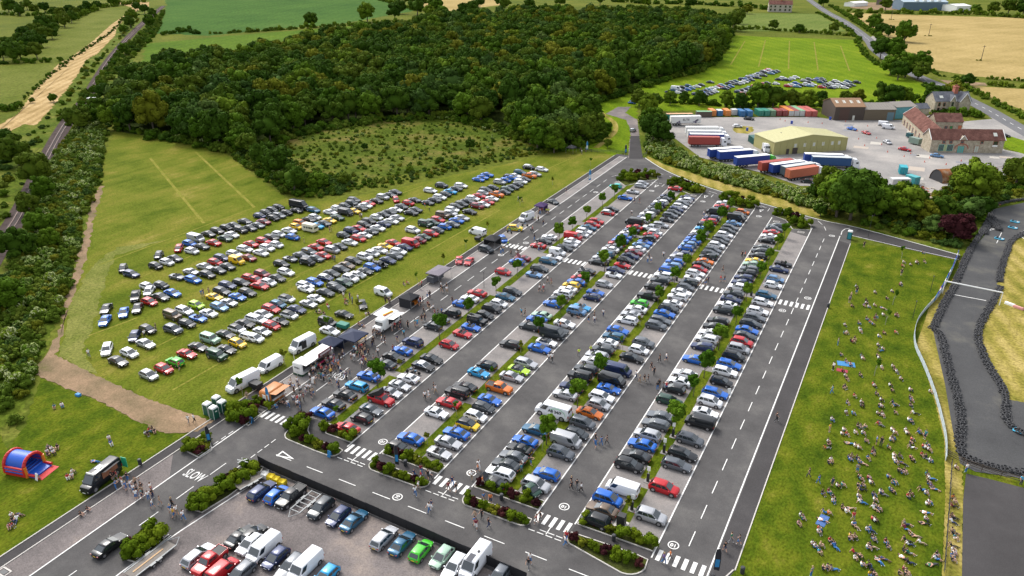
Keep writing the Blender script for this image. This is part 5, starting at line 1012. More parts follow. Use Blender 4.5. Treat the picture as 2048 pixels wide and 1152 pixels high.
lorry(1518,347,R(48),'red container lorry beside the green cabbed blue lorry',LR,LR)
lorry(1540,351,R(50),'white roofed blue lorry between the red and the slate lorries',LB,LW)
lorry(1563,356,R(52),'slate sided lorry with pale grey roof next to the orange red container',LD,LG)
lorry(1573,362,R(52),'orange red container lorry with white cab near the big tree',LT2,LT2,L=12.5)
lorry(1606,328,R(20),'blue sided white roofed lorry close to the cream warehouse',LB,LW)
lorry(1621,334,R(20),'dark blue curtain lorry with grey roof and white cab in front of the warehouse',mat('curtain deep blue',(.012,.06,.17),.55),LG)
lorry(1529,303,-R(60),'white lorry cab standing nose out beside the warehouse corner',LW,LW,L=.6,H=3.4)
t=lorry(1340,251,R(34),'white race trailer with dark graphics and lettering on its side',LW,LW,cabon=False,text='ELITE')
mb=MB(); gg=random.Random(4)
for k in range(12):
    x=gg.uniform(1,12.5); z=gg.uniform(1.3,2.4) ; r_=gg.uniform(.3,.8)
    if abs(x-6.5)<2.3: continue
    mb.add([(x-r_,-1.259,z),(x,-1.259,z-r_*.5),(x+r_*1.4,-1.259,z+r_*.3),(x,-1.259,z+r_*.7)],[(0,1,2,3)])
ob('side_graphic',mb.mesh('side_graphic',mat('graphic',(.06,.04,.12),.5)),t)
# ---- shipping containers
def container(px,py,m,label,L=6.1,rz=R(122),roof=None,doors=None,z=0):
    """front (door end) centre at px,py; length runs away"""
    t=thing('shipping_container',label,'container',(*P(px,py),.1+z),rz,None)
    mb=MB(); n=int(L/.3)
    for s in (-1,1):
        for k in range(n): x=k*L/n; mb.box(x,s*1.2-.03,.1,x+L/n*.5,s*1.2+.03,2.5)
    mb.box(0,-1.19,.05,L,1.19,2.52); ob('body',mb.mesh('body',m),t)
    ob('roof',MB().box(0,-1.22,2.52,L,1.22,2.59).mesh('roof',roof or m),t)
    for s in (-1,1):
        mb=MB().box(-.05,.03 if s>0 else -1.17,.15,-.005,1.17 if s>0 else -.03,2.48,0)
        for y in (.35,.8): mb.cyl((-.08,s*y,.2),.025,2.2,5,mi=1)
        ob('door',mb.mesh('door',[doors or m,M_RIM]),t)
CG=mat('container green',(.02,.2,.14),.6,var=.1); CLG=mat('container pale green',(.13,.22,.13),.6,var=.15); CO=mat('container orange',(.6,.2,.03),.6,var=.12); CB=mat('container blue',(.02,.13,.3),.6,var=.1); CRD=mat('container dark red',(.24,.04,.035),.65,var=.15); CLR=mat('container light red',(.42,.09,.07),.65,var=.15); CW=mat('container white',(.55,.56,.55),.6,var=.08); CBR=mat('container brown',(.1,.075,.06),.7); CTG=mat('container top green',(.18,.36,.2),.7,var=.15)
container(1332,239,CG,'long green container with orange topped roof beside the race trailer',12,R(30),roof=mat('orange top',(.55,.3,.15),.7,var=.2))
container(1392,234,CBR,'dark brown container with pale green roof beside an orange one',7,R(30),roof=CTG)
container(1427,233,CO,'orange container next to the small blue one with white roof')
container(1440,233,CB,'small blue container with a white roof between two orange ones',4,roof=CW)
container(1456,233,CO,'orange container standing alone beside the blue white-roofed one')
container(1469,231,CW,'small white container between the orange and the blue ones',3)
container(1485,234,CB,'bright blue container under the big tree, next to another blue')
container(1500,234,CB,'bright blue container behind the parked black car')
for x,l in ((1522,'green container at the stall end of the long row'),(1534,'green container second in the long row')): container(x,233,CG,l)
container(1546,233,CLG,'pale olive green container between the greens and reds')
container(1558,233,CRD,'dark red container next to the pale olive green one'); container(1570,233,CRD,'dark red container beside the orange topped one')
container(1582,233,CO,'container with orange roof and white doors',doors=CW,L=12); container(1593,233,CRD,'container with dark red roof and white doors',doors=CW,L=12); container(1604,233,CLG,'container with pale green roof and white doors',doors=CW,L=12,roof=CTG)
container(1617,234,CLR,'light red container beside the pale green roofed one',L=12); container(1629,234,CLR,'light red container at the brown shed end of the row',L=12)
container(1512,290,mat('container deep green',(.015,.09,.075),.6),'deep green container standing alone beside the warehouse',rz=R(122))
container(1806,350,mat('container cyan',(.01,.3,.36),.6,var=.1),'bright turquoise container in the junk yard',rz=R(100),L=4); container(1833,370,mat('container teal',(.05,.32,.34),.6),'second turquoise container beside the junk heap',rz=R(140),L=4); container(1780,372,CW,'white container half hidden by the tree',rz=R(30))
def scribble(w,h,m):
    # small print too fine to read in the photograph: a row of upright strokes
    g=random.Random(int(w*100)); mb=MB(); x=-w/2
    while x<w/2: q=g.uniform(.06,.13)*h*2; mb.add([(x,0,-h/2*g.uniform(.6,1)),(x+q,0,-h/2),(x+q*.8,0,h/2*g.uniform(.6,1)),(x,0,h/2)],[(0,1,2,3)]); x+=q*1.5
    return mb.mesh('lettering',m)
# ================================================================ BUILDINGS
M_CREAMW=mat('cream sheet wall',(.36,.33,.13),.7,var=.08); M_CREAMR=mat('cream sheet roof',(.5,.47,.24),.6,var=.06); M_BROWNW=mat('brown sheet wall',(.06,.045,.035),.7,var=.1); M_BROWNR=mat('brown sheet roof',(.25,.14,.07),.7,var=.12)
M_GREYR=mat('cement roof',(.22,.2,.175),.85,var=.2); M_TEALW=mat('teal wall',(.1,.3,.33),.8,var=.25,vscale=1); M_OLIVEW=mat('olive brown wall',(.13,.105,.07),.8,var=.15)
M_STONE=ground('rubble stone',[(.3,(.27,.23,.17)),(.5,(.38,.33,.25)),(.7,(.47,.42,.33))],.9,3,fine_amt=.3); M_TILE=ground('clay roof tiles',[(.3,(.085,.042,.036)),(.5,(.135,.066,.054)),(.7,(.2,.105,.085))],.5,3,fine_amt=.25); M_SLATE=ground('roof slate',[(.3,(.09,.095,.11)),(.6,(.14,.145,.165)),(.8,(.2,.2,.21))],.4,2.5,fine_amt=.2)
M_BRICK=mat('red brick',(.33,.11,.07),.85,var=.2); M_TEALD=mat('painted teal door',(.1,.38,.33),.6); M_SKY=mat('rooflight',(.55,.56,.5),.3); M_BARGE=mat('white bargeboard',(.75,.75,.72),.6); M_RUST=ground('rusty sheet',[(.3,(.13,.05,.025)),(.5,(.26,.11,.045)),(.7,(.33,.25,.18))],.4,3)
def frame(p0,p1): a=math.atan2(p1[1]-p0[1],p1[0]-p0[0]); return a,math.dist(p0,p1)
def building(name,label,p0,p1,depth,eave,ridge,wall,roof,along=True,cat='building',ribs=0,over=.25,L=None,offs=0):
    """front wall foot from p0 to p1 (metres); depth runs away. along: ridge parallel to the front, else gable at the front"""
    a,l=frame(p0,p1); l=L or l; t=thing(name,label,cat,(p0[0],p0[1],.05),a)
    d=depth
    if along: pts=[[(x,0,0),(x,0,eave),(x,d/2,ridge),(x,d,eave),(x,d,0)] for x in (0,l)]
    else: pts=[[(0,y,0),(0,y,eave),(l/2,y,ridge),(l,y,eave),(l,y,0)] for y in (0,d)]
    ob('wall',MB().loft(pts,0).mesh('wall',wall),t)
    o=over
    if along: sl=[[(-o,-o,eave-.0-(ridge-eave)*o*2/d),(l+o,-o,eave-(ridge-eave)*o*2/d),(l+o,d/2,ridge),(-o,d/2,ridge)],[(l+o,d+o,eave-(ridge-eave)*o*2/d),(-o,d+o,eave-(ridge-eave)*o*2/d),(-o,d/2,ridge),(l+o,d/2,ridge)]]
    else: sl=[[(-o,d+o,eave-(ridge-eave)*o*2/l),(-o,-o,eave-(ridge-eave)*o*2/l),(l/2,-o,ridge),(l/2,d+o,ridge)],[(l+o,-o,eave-(ridge-eave)*o*2/l),(l+o,d+o,eave-(ridge-eave)*o*2/l),(l/2,d+o,ridge),(l/2,-o,ridge)]]
    for s in sl:
        mb=MB(); A,B,C,D_=[Vector(v) for v in s]; mb.add([v+Vector((0,0,.05)) for v in (A,B,C,D_)]+[v+Vector((0,0,.2)) for v in (A,B,C,D_)],[(3,2,1,0),(4,5,6,7),(0,1,5,4),(1,2,6,5),(2,3,7,6),(3,0,4,7)])
        if ribs:
            n=int((B-A).length/ribs)
            for k in range(n):
                u=(k+.5)/n; p=A.lerp(B,u)+Vector((0,0,.2)); q_=D_.lerp(C,u)+Vector((0,0,.2)); dx=(B-A).normalized()*.06; z=Vector((0,0,.06))
                mb.add([p-dx,p+dx,q_+dx,q_-dx,p-dx+z,p+dx+z,q_+dx+z,q_-dx+z],[(4,5,6,7),(0,1,5,4),(1,2,6,5),(3,0,4,7)])
        ob('roof',mb.mesh('roof',roof),t)
    t['_f']=0; del t['_f']; return t,l
def opening(t,name,x0,x1,z0,z1,m,y=0,d=.06,frame_m=None,nx=0):
    """a window or door on the front wall, frame round it and bars across"""
    o=ob(name,MB().box(x0,y-d,z0,x1,y+.02,z1).mesh(name,m),t)
    if frame_m:
        mb=MB(); f=.12
        for a in ((x0-f,z0-f,x0,z1+f),(x1,z0-f,x1+f,z1+f),(x0,z1,x1,z1+f),(x0,z0-f,x1,z0)): mb.box(a[0],y-d-.03,a[1],a[2],y+.01,a[3])
        for k in range(nx): u=x0+(x1-x0)*(k+1)/(nx+1); mb.box(u-.035,y-d-.025,z0,u+.035,y-d,z1)
        ob('frame',mb.mesh('frame',frame_m),o)
    return o
# cream warehouse
t,l=building('warehouse','low cream metal warehouse with pale yellow roof in the lorry yard',P(1546,311),P(1691,301),14.5,4.9,7.0,M_CREAMW,M_CREAMR,along=False,ribs=1.2)
for k in range(13): ob('wall_rib',MB().box(k*l/12-.05,-.09,0,k*l/12+.05,-.005,4.8).mesh('wall_rib',M_CREAMW),t)
opening(t,'door',5.3,6.6,.0,2.2,M_BROWNW); opening(t,'door',8.0,10.2,0,2.4,M_BROWNW)
for x in (9,13,17,21,25,28): opening(t,'window',x-.5,x+.5,2.6,3.9,M_SKY,frame_m=M_CREAMR)
ob('roof_vent',MB().cyl((8,9,5.4),.25,.9,8).mesh('roof_vent',M_GREYR),t)
# brown shed and neighbours
t,l=building('shed','dark brown sheet metal shed with four rooflights beside the container row',P(1667,241),P(1726,241),15,6.0,8.5,M_BROWNW,M_BROWNR,ribs=.9)
for k in range(4):
    u=1.8+k*(l-3.6)/3; z=lambda y:6.2+y/7.5*2.5
    ob('rooflight',MB().add([(u-.6,3,z(3)+.03),(u+.6,3,z(3)+.03),(u+.6,5.4,z(5.4)+.03),(u-.6,5.4,z(5.4)+.03)],[(0,1,2,3)]).mesh('rooflight',M_SKY),t)
opening(t,'sliding_door',2.2,6.5,0,5.0,mat('dark door',(.075,.04,.03),.7)); opening(t,'door',8.3,9.3,0,2.2,M_SKY)
t,l=building('shed','long shed with pale weathered cement roof joined to the brown shed',P(1726.5,241),P(1788,241),13,4.8,6.6,M_OLIVEW,M_GREYR,ribs=1.2)
opening(t,'door',10.4,13.4,0,3.6,mat('faded blue door',(.12,.2,.24),.8))
t,l=building('shed','teal walled shed with grey roof at the end of the long shed',P(1788.5,238),P(1829,236),11,5.2,6.6,M_TEALW,M_GREYR,ribs=0)
# stone barns
BA,BB=P(1858,305),P(2003,307)
t,l=building('stone_barn','stone barn with red tiled roof and teal doors facing the yard',BA,BB,7.5,5.0,8.2,M_STONE,M_TILE)
k=l/27
for x0,x1 in ((3.2,4.9),(6.3,8.3)): opening(t,'window',x0*k,x1*k,.8,3.0,M_GLASS,frame_m=M_TEALD,nx=3); 
for x0,x1 in ((5.0,6.2),): opening(t,'shutter',x0*k,x1*k,.6,3.0,mat('pale green shutter',(.35,.42,.22),.7))
opening(t,'door',10.2*k,12.6*k,0,2.6,M_TEALD,frame_m=M_BRICK,nx=2); opening(t,'window',16.5*k,18*k,.2,2.7,mat('pale door',(.45,.5,.42),.6),frame_m=M_BRICK,nx=1)
for x in (4.6,7.2,11.4,18.7): opening(t,'window',(x-.5)*k,(x+.5)*k,3.6,4.6,M_GLASS,frame_m=M_BRICK)
opening(t,'window',23*k,24.6*k,3.2,4.6,M_GLASS,frame_m=M_BRICK); ob('sign',MB().box(22.8*k,-.12,2.5,24.7*k,-.02,3.2).mesh('sign',M_BARGE),t)
mb=MB(); ax=11.6*k
for s in range(9):
    a0,a1=PI*s/9,PI*(s+1)/9; mb.add([(ax+2.3*math.cos(a),-.1,1.6+1.7*math.sin(a)) for a in (a0,a1)]+[(ax+2.7*math.cos(a),-.1,1.6+2.1*math.sin(a)) for a in (a1,a0)],[(3,2,1,0)])
ob('brick_arch',mb.mesh('brick_arch',M_BRICK),t)
mb=MB().loft([[(ax-1.2,-.15,4.9),(ax-1.2,-.15,5.1),(ax,-.15,6.5),(ax+1.2,-.15,5.1),(ax+1.2,-.15,4.9)],[(ax-1.2,2.6,4.9),(ax-1.2,2.6,5.1),(ax,2.6,6.5),(ax+1.2,2.6,5.1),(ax+1.2,2.6,4.9)]]); ob('dormer',mb.mesh('dormer',M_STONE),t)
mb=MB(); mb.tube([(ax-1.4,-.25,5.0),(ax,-.25,6.7),(ax+1.4,-.25,5.0)],.12,4); ob('bargeboard',mb.mesh('bargeboard',M_BARGE),t)
mb=MB()
for x in (-.28,l+.28): mb.tube([(x,-.25,5.05),(x,3.75,8.4),(x,7.75,5.05)],.13,4)
ob('bargeboard',mb.mesh('bargeboard',M_BARGE),t)
ob('rooflight',MB().add([(23.2*k,1.2,6.3),(24.6*k,1.2,6.3),(24.6*k,2.4,7.35),(23.2*k,2.4,7.35)],[(0,1,2,3)]).mesh('rooflight',M_SKY),t)
a0,a1=P(1858,300),P(1803,247); 
t,l=building('stone_barn','long stone barn wing with dark red tiled roof running back from the yard',a1,a0,8,4.2,7.4,M_STONE,M_TILE)
for x in (4,9,14,19,24,30): 
    if x<l-2: opening(t,'window',x,x+1.4,.2,2.4,M_GLASS,frame_m=M_BRICK)
mb=MB(); mb.tube([(-.3,-.2,4.2),(-.3,4,7.6),(-.3,8.2,4.2)],.12,4); ob('bargeboard',mb.mesh('bargeboard',M_BARGE),t)
t,l=building('stone_barn','stone barn with red tiled roof behind the other two wings',P(1868,262),P(1922,263),8,4.0,6.8,M_STONE,M_TILE)
opening(t,'door',.55*l,.65*l,0,2.2,mat('green door',(.02,.2,.06),.6),frame_m=M_BRICK); opening(t,'door',.86*l,.97*l,0,2.4,mat('orange door',(.5,.15,.06),.6),frame_m=M_BRICK); opening(t,'window',.36*l,.46*l,1.0,2.2,M_GLASS,frame_m=M_BRICK)
# slate roofed house
hp0,hp1=P(1866,226),P(1937,226)
t,l=building('stone_house','old stone house with grey slate roof, white bargeboards and a tall brick chimney',hp0,hp1,9,5.4,9.0,M_STONE,M_SLATE)
for x0,x1 in ((.0,.02),): pass
def gablet(t,x,w,y,h0,h1,dep,m=M_STONE,rm=M_SLATE):
    ob('gable_wall',MB().loft([[(x-w,yy,0),(x-w,yy,h0),(x,yy,h1),(x+w,yy,h0),(x+w,yy,0)] for yy in (y,dep)]).mesh('gable_wall',m),t)
    for s in (-1,1):
        mb=MB(); A=[Vector((x+s*(w+.25),y-.25,h0-.2)),Vector((x,y-.25,h1+.12)),Vector((x,dep,h1+.12)),Vector((x+s*(w+.25),dep,h0-.2))]; mb.add(A+[v+Vector((0,0,.15)) for v in A],[(0,1,2,3),(4,5,6,7),(0,1,5,4),(1,2,6,5),(2,3,7,6),(3,0,4,7)]); ob('gable_roof',mb.mesh('gable_roof',rm),t)
    ob('bargeboard',MB().tube([(x-w-.25,y-.3,h0-.1),(x,y-.3,h1+.25),(x+w+.25,y-.3,h0-.1)],.13,4).mesh('bargeboard',M_BARGE),t)
gablet(t,.78*l,.14*l,-1.5,5.4,9.2,4.5); gablet(t,.47*l,.07*l,-.6,5.6,8.0,4)
o=ob('window',MB().box(.44*l,-.75,3.4,.5*l,-.6,5.2).mesh('window',M_GLASS),t); 
for x in (.12,.26): opening(t,'window',(x-.03)*l,(x+.03)*l,3.2,4.8,M_GLASS,frame_m=M_BRICK); opening(t,'window',(x-.03)*l,(x+.03)*l,.8,2.4,M_GLASS,frame_m=M_BRICK)
ob('chimney',MB().box(.58*l,3.4,7,.68*l,5.6,11.6).box(.57*l,3.2,11.2,.69*l,5.8,11.7).mesh('chimney',M_BRICK),t)
for x in (.60,.63,.66): ob('chimney_pot',MB().cyl((x*l,4.5,11.7),.2,.7,8).mesh('chimney_pot',M_BRICK),t)
ob('rooflight',MB().add([(.14*l,1.2,6.7),(.24*l,1.2,6.7),(.24*l,2.4,7.65),(.14*l,2.4,7.65)],[(0,1,2,3)]).mesh('rooflight',M_SKY),t)
building('outbuilding','small slate roofed outbuilding beside the old stone house',P(1836,230),P(1857,229),6,2.8,4.6,M_STONE,M_SLATE)
# rusty nissen hut
a,l=frame(P(1884,368),P(1998,362)); t=thing('nissen_hut','rusty round roofed corrugated hut behind the big tree by the junk yard','hut',(*P(1884,368),.05),a)
n=12; mb=MB(); mb.loft([[(x,3.4-3.4*math.cos(PI*k/n)+.0,4.0*math.sin(PI*k/n)) for k in range(n+1)] for x in np.linspace(0,l,12)],0,caps=False,closed=False); ob('roof',mb.mesh('roof',M_RUST,60),t)
ob('end_wall',MB().add([(.15,3.4-3.3*math.cos(PI*k/n),3.9*math.sin(PI*k/n)) for k in range(n+1)],[tuple(range(n+1))]).mesh('end_wall',M_CHASSIS),t); ob('end_wall',MB().add([(l-.15,3.4-3.3*math.cos(PI*k/n),3.9*math.sin(PI*k/n)) for k in range(n+1)],[tuple(range(n+1))]).mesh('end_wall',M_RUST),t)
# junk heap
g=random.Random(8); mb=MB(); c=P(1862,392)
for k in range(240):
    x,y=g.gauss(0,7),g.gauss(0,4); s=g.uniform(.15,.7); mb.box(-s,-s*.5,0,s,s*.5,s*g.uniform(.3,1),g.randrange(4),Matrix.Translation((c[0]+x,c[1]+y,.05))@Matrix.Rotation(g.uniform(0,3),4,'Z')@Matrix.Rotation(g.uniform(-.4,.4),4,'X'))
struct('rubble_heap',mb.mesh('rubble_heap',[M_RUST,mat('rubble pale',(.4,.36,.3),.9),M_BRICK,MATS['timber']]),'stuff','heap of rubble and scrap between the thicket and the yard')
# far buildings
t,l=building('farmhouse','distant pale farmhouse with red tiled roof at the top beyond the fields',P(1536,24),P(1583,25),14,8,12,mat('pale render',(.4,.36,.3),.8,var=.15),M_TILE)
for x in (.1,.28,.5,.72,.9):
    for z in (1.5,5): opening(t,'window',x*l-.9,x*l+.9,z,z+2,M_GLASS,d=.15)
ob('chimney',MB().box(.5*l,5,11,.56*l,8,14.5).mesh('chimney',M_BRICK),t)
t,l=building('industrial_unit','long blue grey industrial unit with rooflights at the top of the picture',P(1804,21),P(1893,21),26,9,11.5,mat('steel blue wall',(.09,.14,.19),.6),mat('grey blue roof',(.3,.38,.42),.5))
for x in (.33,.5,.66,.82): ob('rooflight',MB().box(x*l-1.6,2,9.7,x*l+1.6,9,10.9).mesh('rooflight',M_SKY),t)
building('industrial_unit','white low industrial unit right of the blue grey one, behind the hedge',P(1912,24),P(1940,23),22,6,7.5,M_BARGE,M_BARGE)
building('industrial_unit','brown roofed industrial unit left of the blue grey one at the top',P(1776,12),P(1806,11),20,6,8,M_BROWNW,mat('buff roof',(.4,.32,.24),.8))
building('industrial_unit','low white roofed storage building on the stone yard at the top',P(1708,14),P(1735,12),14,4,5.5,M_BARGE,M_BARGE)
patch('stone_yard',PL([(1700,16),(1712,6),(1800,4),(1800,20),(1740,20)]),.2,G_TRACKDIRT)
# lineside hut
t=thing('equipment_cabin','small white roofed equipment cabin beside the railway track','hut',(*P(176,206),.05),R(20)); ob('cabin',MB().box(0,0,0,3.2,2.2,2.2).mesh('cabin',mat('cabin grey',(.3,.32,.34),.6)),t); ob('roof',MB().box(-.15,-.15,2.2,3.35,2.35,2.4).mesh('roof',M_BARGE),t)
# telegraph poles in the wheat
for x,y,h in ((1782,39,9),(1857,72,10),(1962,121,10)):
    t=thing('telegraph_pole','thin wooden pole standing in the ripening wheat','pole',(*P(x,y),0),0,'poles in the wheat'); ob('pole',MB().cyl((0,0,0),.22,h,7,r2=.16).mesh('pole',MATS['bark']),t); ob('crossarm',MB().box(-1.1,-.1,h-.9,1.1,.1,h-.7).mesh('crossarm',MATS['bark']),t)
    for q_ in range(5): shrub(HEDGE[3],P(x,y)[0]+rnd.uniform(-3,3),P(x,y)[1]+rnd.uniform(-2,2),.35,'low weeds round a wooden pole in the wheat','weeds round the poles',z=-.2,cat='weeds',name='weed_clump')
van(1766,84,R(115),'L','w','white van pulled into the lay-by of the country road',1.1,1.3)
# ================================================================ EVENT THINGS
NAVY=mat('navy canvas',(.018,.026,.06),.8); BLACKC=mat('black canvas',(.015,.016,.02),.8); GREYC=mat('grey canvas',(.17,.15,.175),.85); M_ALU=mat('aluminium',(.45,.46,.47),.35,.7)
def gazebo(x,y,rz,W,L,m,label,h=2.2,peak=1.0,walls='b',emblem=False):
    t=thing('gazebo',label,'gazebo',(x,y,.1),rz); w,l=W/2,L/2
    for a in (-w,w):
        for b in (-l,l): ob('leg',MB().cyl((a,b,0),.035,h,6).mesh('leg',M_ALU),t)
    c=[(-w-.1,-l-.1),(w+.1,-l-.1),(w+.1,l+.1),(-w-.1,l+.1)]; mb=MB()
    v=[(a,b,h-.25) for a,b in c]+[(a,b,h) for a,b in c]+[(0,-(l-w)*.9 if L>W else 0,h+peak),(0,(l-w)*.9 if L>W else 0,h+peak)]
    mb.add(v,[(0,1,5,4),(1,2,6,5),(2,3,7,6),(3,0,4,7),(4,5,8),(5,6,9,8),(6,7,9),(7,4,8,9)]); ob('canopy',mb.mesh('canopy',m),t)
    for s in walls:
        q={'l':(-w-.02,-l,-w+.02,l),'r':(w-.02,-l,w+.02,l),'f':(-w,-l-.02,w,-l+.02),'b':(-w,l-.02,w,l+.02)}[s]; ob('side_panel',MB().box(q[0],q[1],0,q[2],q[3],h-.2).mesh('side_panel',m),t)
    if emblem: ob('emblem',MB().add([(-.25,-l*.35,h+.5),(.1,-l*.5,h+.42),(.35,-l*.1,h+.62),(.05,-l*.3,h+.55)],[(0,1,2,3)]).mesh('emblem',M_BARGE),t)
    return t
def at(x,y,z=0): return P(x,y,z)
x,y=P(664,702); gazebo(x,y,0,3.8,3.0,NAVY,'navy gazebo with closed sides beside the maroon stall',walls='lfb')
x,y=P(706,690); gazebo(x+.3,y,0,4.2,4.2,NAVY,'larger open navy gazebo serving the crowd',walls='l',emblem=True,h=2.3,peak=.8)
x,y=P(819,611); gazebo(x,y,0,3.2,3.2,BLACKC,'square black gazebo with closed sides beside the food stall road',walls='lfb')
x,y=P(985,492); gazebo(x,y,0,3.4,3.4,BLACKC,'small black gazebo behind the grey people carrier',walls='lb')
x,y=P(878,560); gazebo(x,y,0,3.6,5.4,GREYC,'flat grey canopy over a dark red show car',walls='',peak=.25,h=2.5)
x,y=P(1082,424); gazebo(x,y,0,3,3,mat('purple canvas',(.05,.02,.1),.8),'small purple gazebo beside the white and blue van',walls='b')
x,y=P(1142,306); gazebo(x,y,0,3,3,BLACKC,'small dark gazebo on the grass by the field gate',walls='')
# orange kiosk
ORG=mat('copper orange',(.42,.14,.02),.45,var=.12)
t=thing('orange_kiosk','burnt orange round cornered kiosk with its awning up','kiosk',(*P(548,801),.1),0)
def rbox(mb,x0,y0,x1,y1,z0,z1,r,mi=0):
    rings=[]
    for z,i in ((z0,0),(z1-r,0),(z1-r*.4,r*.35),(z1,r)):
        c=[]
        for cx_,cy_,a0 in ((x1-r,y1-r,0),(x0+r,y1-r,90),(x0+r,y0+r,180),(x1-r,y0+r,270)):
            for k in range(4): a=R(a0+30*k); c.append((cx_+(r-i)*math.cos(a),cy_+(r-i)*math.sin(a),z))
        rings.append(c)
    mb.loft(rings,mi); return mb
ob('body',rbox(MB(),-1.6,-1.9,1.0,2.2,.25,2.6,.45).mesh('body',ORG,50),t); ob('awning',MB().add([(.9,-1.6,2.45),(2.5,-1.6,2.75),(2.5,2.0,2.75),(.9,2.0,2.45),(.9,-1.6,2.4),(2.5,-1.6,2.7),(2.5,2.0,2.7),(.9,2.0,2.4)],[(0,1,2,3),(7,6,5,4),(0,4,5,1),(1,5,6,2),(2,6,7,3)]).mesh('awning',ORG),t)
ob('serving_hatch',MB().box(.98,-1.4,1.1,1.03,1.8,2.1).mesh('serving_hatch',M_TRIM),t); ob('counter',MB().box(1.0,-1.5,1.0,1.4,1.9,1.06).mesh('counter',M_BARGE),t); ob('end_door',MB().box(-.5,-1.95,.3,.3,-1.88,2.1).mesh('end_door',M_BARGE),t)
for s in (-1,1): ob('wheel',wheelmesh(.3),t,(0,s*.9,.3),PI/2)
# white catering trailer with lettering
t=thing('catering_trailer','white catering trailer with a fold up front beside the crowd','catering trailer',(*P(610,745),.1),0)
ob('body',rbox(MB(),-1.5,-1.6,.9,1.2,.4,2.7,.3).mesh('body',M_BARGE,50),t); ob('counter',MB().box(.85,-1.4,1.1,1.5,1.1,1.16).mesh('counter',M_ALU),t); ob('serving_hatch',MB().box(.88,-1.3,1.2,.93,1.0,2.3).mesh('serving_hatch',M_TRIM),t); ob('awning',MB().box(.9,-1.5,2.62,2.0,1.1,2.68).mesh('awning',M_BARGE),t)
ob('skirt',MB().box(-1.45,-1.63,.05,.85,1.15,.4).mesh('skirt',mat('green skirt',(.02,.07,.03),.8)),t); ob('flagpole',MB().tube([(-.3,-1.7,.1),(-.6,-1.7,5.2)],.04,5).mesh('flagpole',M_BARGE),t)
o=ob('lettering',scribble(1.2,.35,M_BLK),t,(-.3,-1.64,1.7))
# maroon and white stall
t=thing('food_stall','white food stall with maroon lettered roof board and open side','food stall',(*P(640,728),.1),0); MAR=mat('maroon board',(.13,.01,.03),.6)
ob('body',MB().box(-1.3,-2.4,.3,-.9,2.6,2.5).box(-1.3,2.4,.3,1.1,2.6,2.5).mesh('body',M_BARGE),t); ob('roof',MB().add([(-1.4,-2.6,2.6),(1.3,-2.6,2.35),(1.3,2.7,2.35),(-1.4,2.7,2.6),(-1.4,-2.6,2.75),(1.3,-2.6,2.5),(1.3,2.7,2.5),(-1.4,2.7,2.75)],[(3,2,1,0),(4,5,6,7),(0,1,5,4),(1,2,6,5),(2,3,7,6),(3,0,4,7)]).mesh('roof',M_BARGE),t)
b=ob('roof_board',MB().box(1.3,-1.6,2.3,1.36,2.2,3.2).mesh('roof_board',MAR),t); o=ob('lettering',scribble(2.8,.45,M_BARGE),b,(1.375,.3,2.75),PI/2)
ob('floor',MB().box(-1.3,-2.4,.05,1.1,2.6,.3).mesh('floor',M_TRIM),t); ob('counter',MB().box(.9,-2.2,.9,1.3,2.3,1.0).mesh('counter',mat('magenta counter',(.4,.02,.09),.6)),t)
for yy in (-2.4,2.5): ob('post',MB().cyl((1.15,yy,0),.05,2.4,6).mesh('post',M_BARGE),t)
# hot dog truck
t=thing('food_truck','white rounded food truck with a yellow hot dog painted on its roof','food truck',(*P(775,653),.1),0)
ob('body',rbox(MB(),-1.2,-2.8,1.2,3.2,.45,2.8,.5).mesh('body',M_BARGE,50),t); ob('cab_window',MB().box(-.9,-2.84,1.5,.9,-2.7,2.2).mesh('cab_window',M_GLASS),t); ob('bonnet',rbox(MB(),-1.05,-3.9,1.05,-2.6,.45,1.5,.3).mesh('bonnet',M_BARGE,50),t)
ob('grille',MB().box(-.7,-3.94,.6,.7,-3.88,1.0).mesh('grille',M_TRIM),t)
for s in (-1,1): ob('wing_awning',MB().add([(s*1.1,-1.2,2.5),(s*2.7,-1.2,2.75),(s*2.7,2.6,2.75),(s*1.1,2.6,2.5),(s*1.1,-1.2,2.45),(s*2.7,-1.2,2.7),(s*2.7,2.6,2.7),(s*1.1,2.6,2.45)],[(0,1,2,3),(7,6,5,4),(0,4,5,1),(1,5,6,2),(2,6,7,3)]).mesh('wing_awning',M_BARGE),t); [ob('wheel',wheelmesh(.36),t,(s*1.0,yy,.36),PI/2) for yy in (-2.9,1.9)]
ob('serving_hatch',MB().box(1.18,-1.0,1.1,1.23,2.4,2.2).mesh('serving_hatch',M_TRIM),t)
hd=mat('mustard yellow',(.7,.42,.02),.6); hd2=mat('sausage red',(.5,.08,.03),.6); ob('roof_sign',MB().tube([(-.2,-.9,2.84),(.1,.3,2.86),(.3,1.6,2.84)],.3,8).mesh('roof_sign',hd,60),t); ob('roof_sign',MB().tube([(.15,-1.1,2.95),(.45,1.7,2.98)],.1,6).mesh('roof_sign',hd2,60),t)
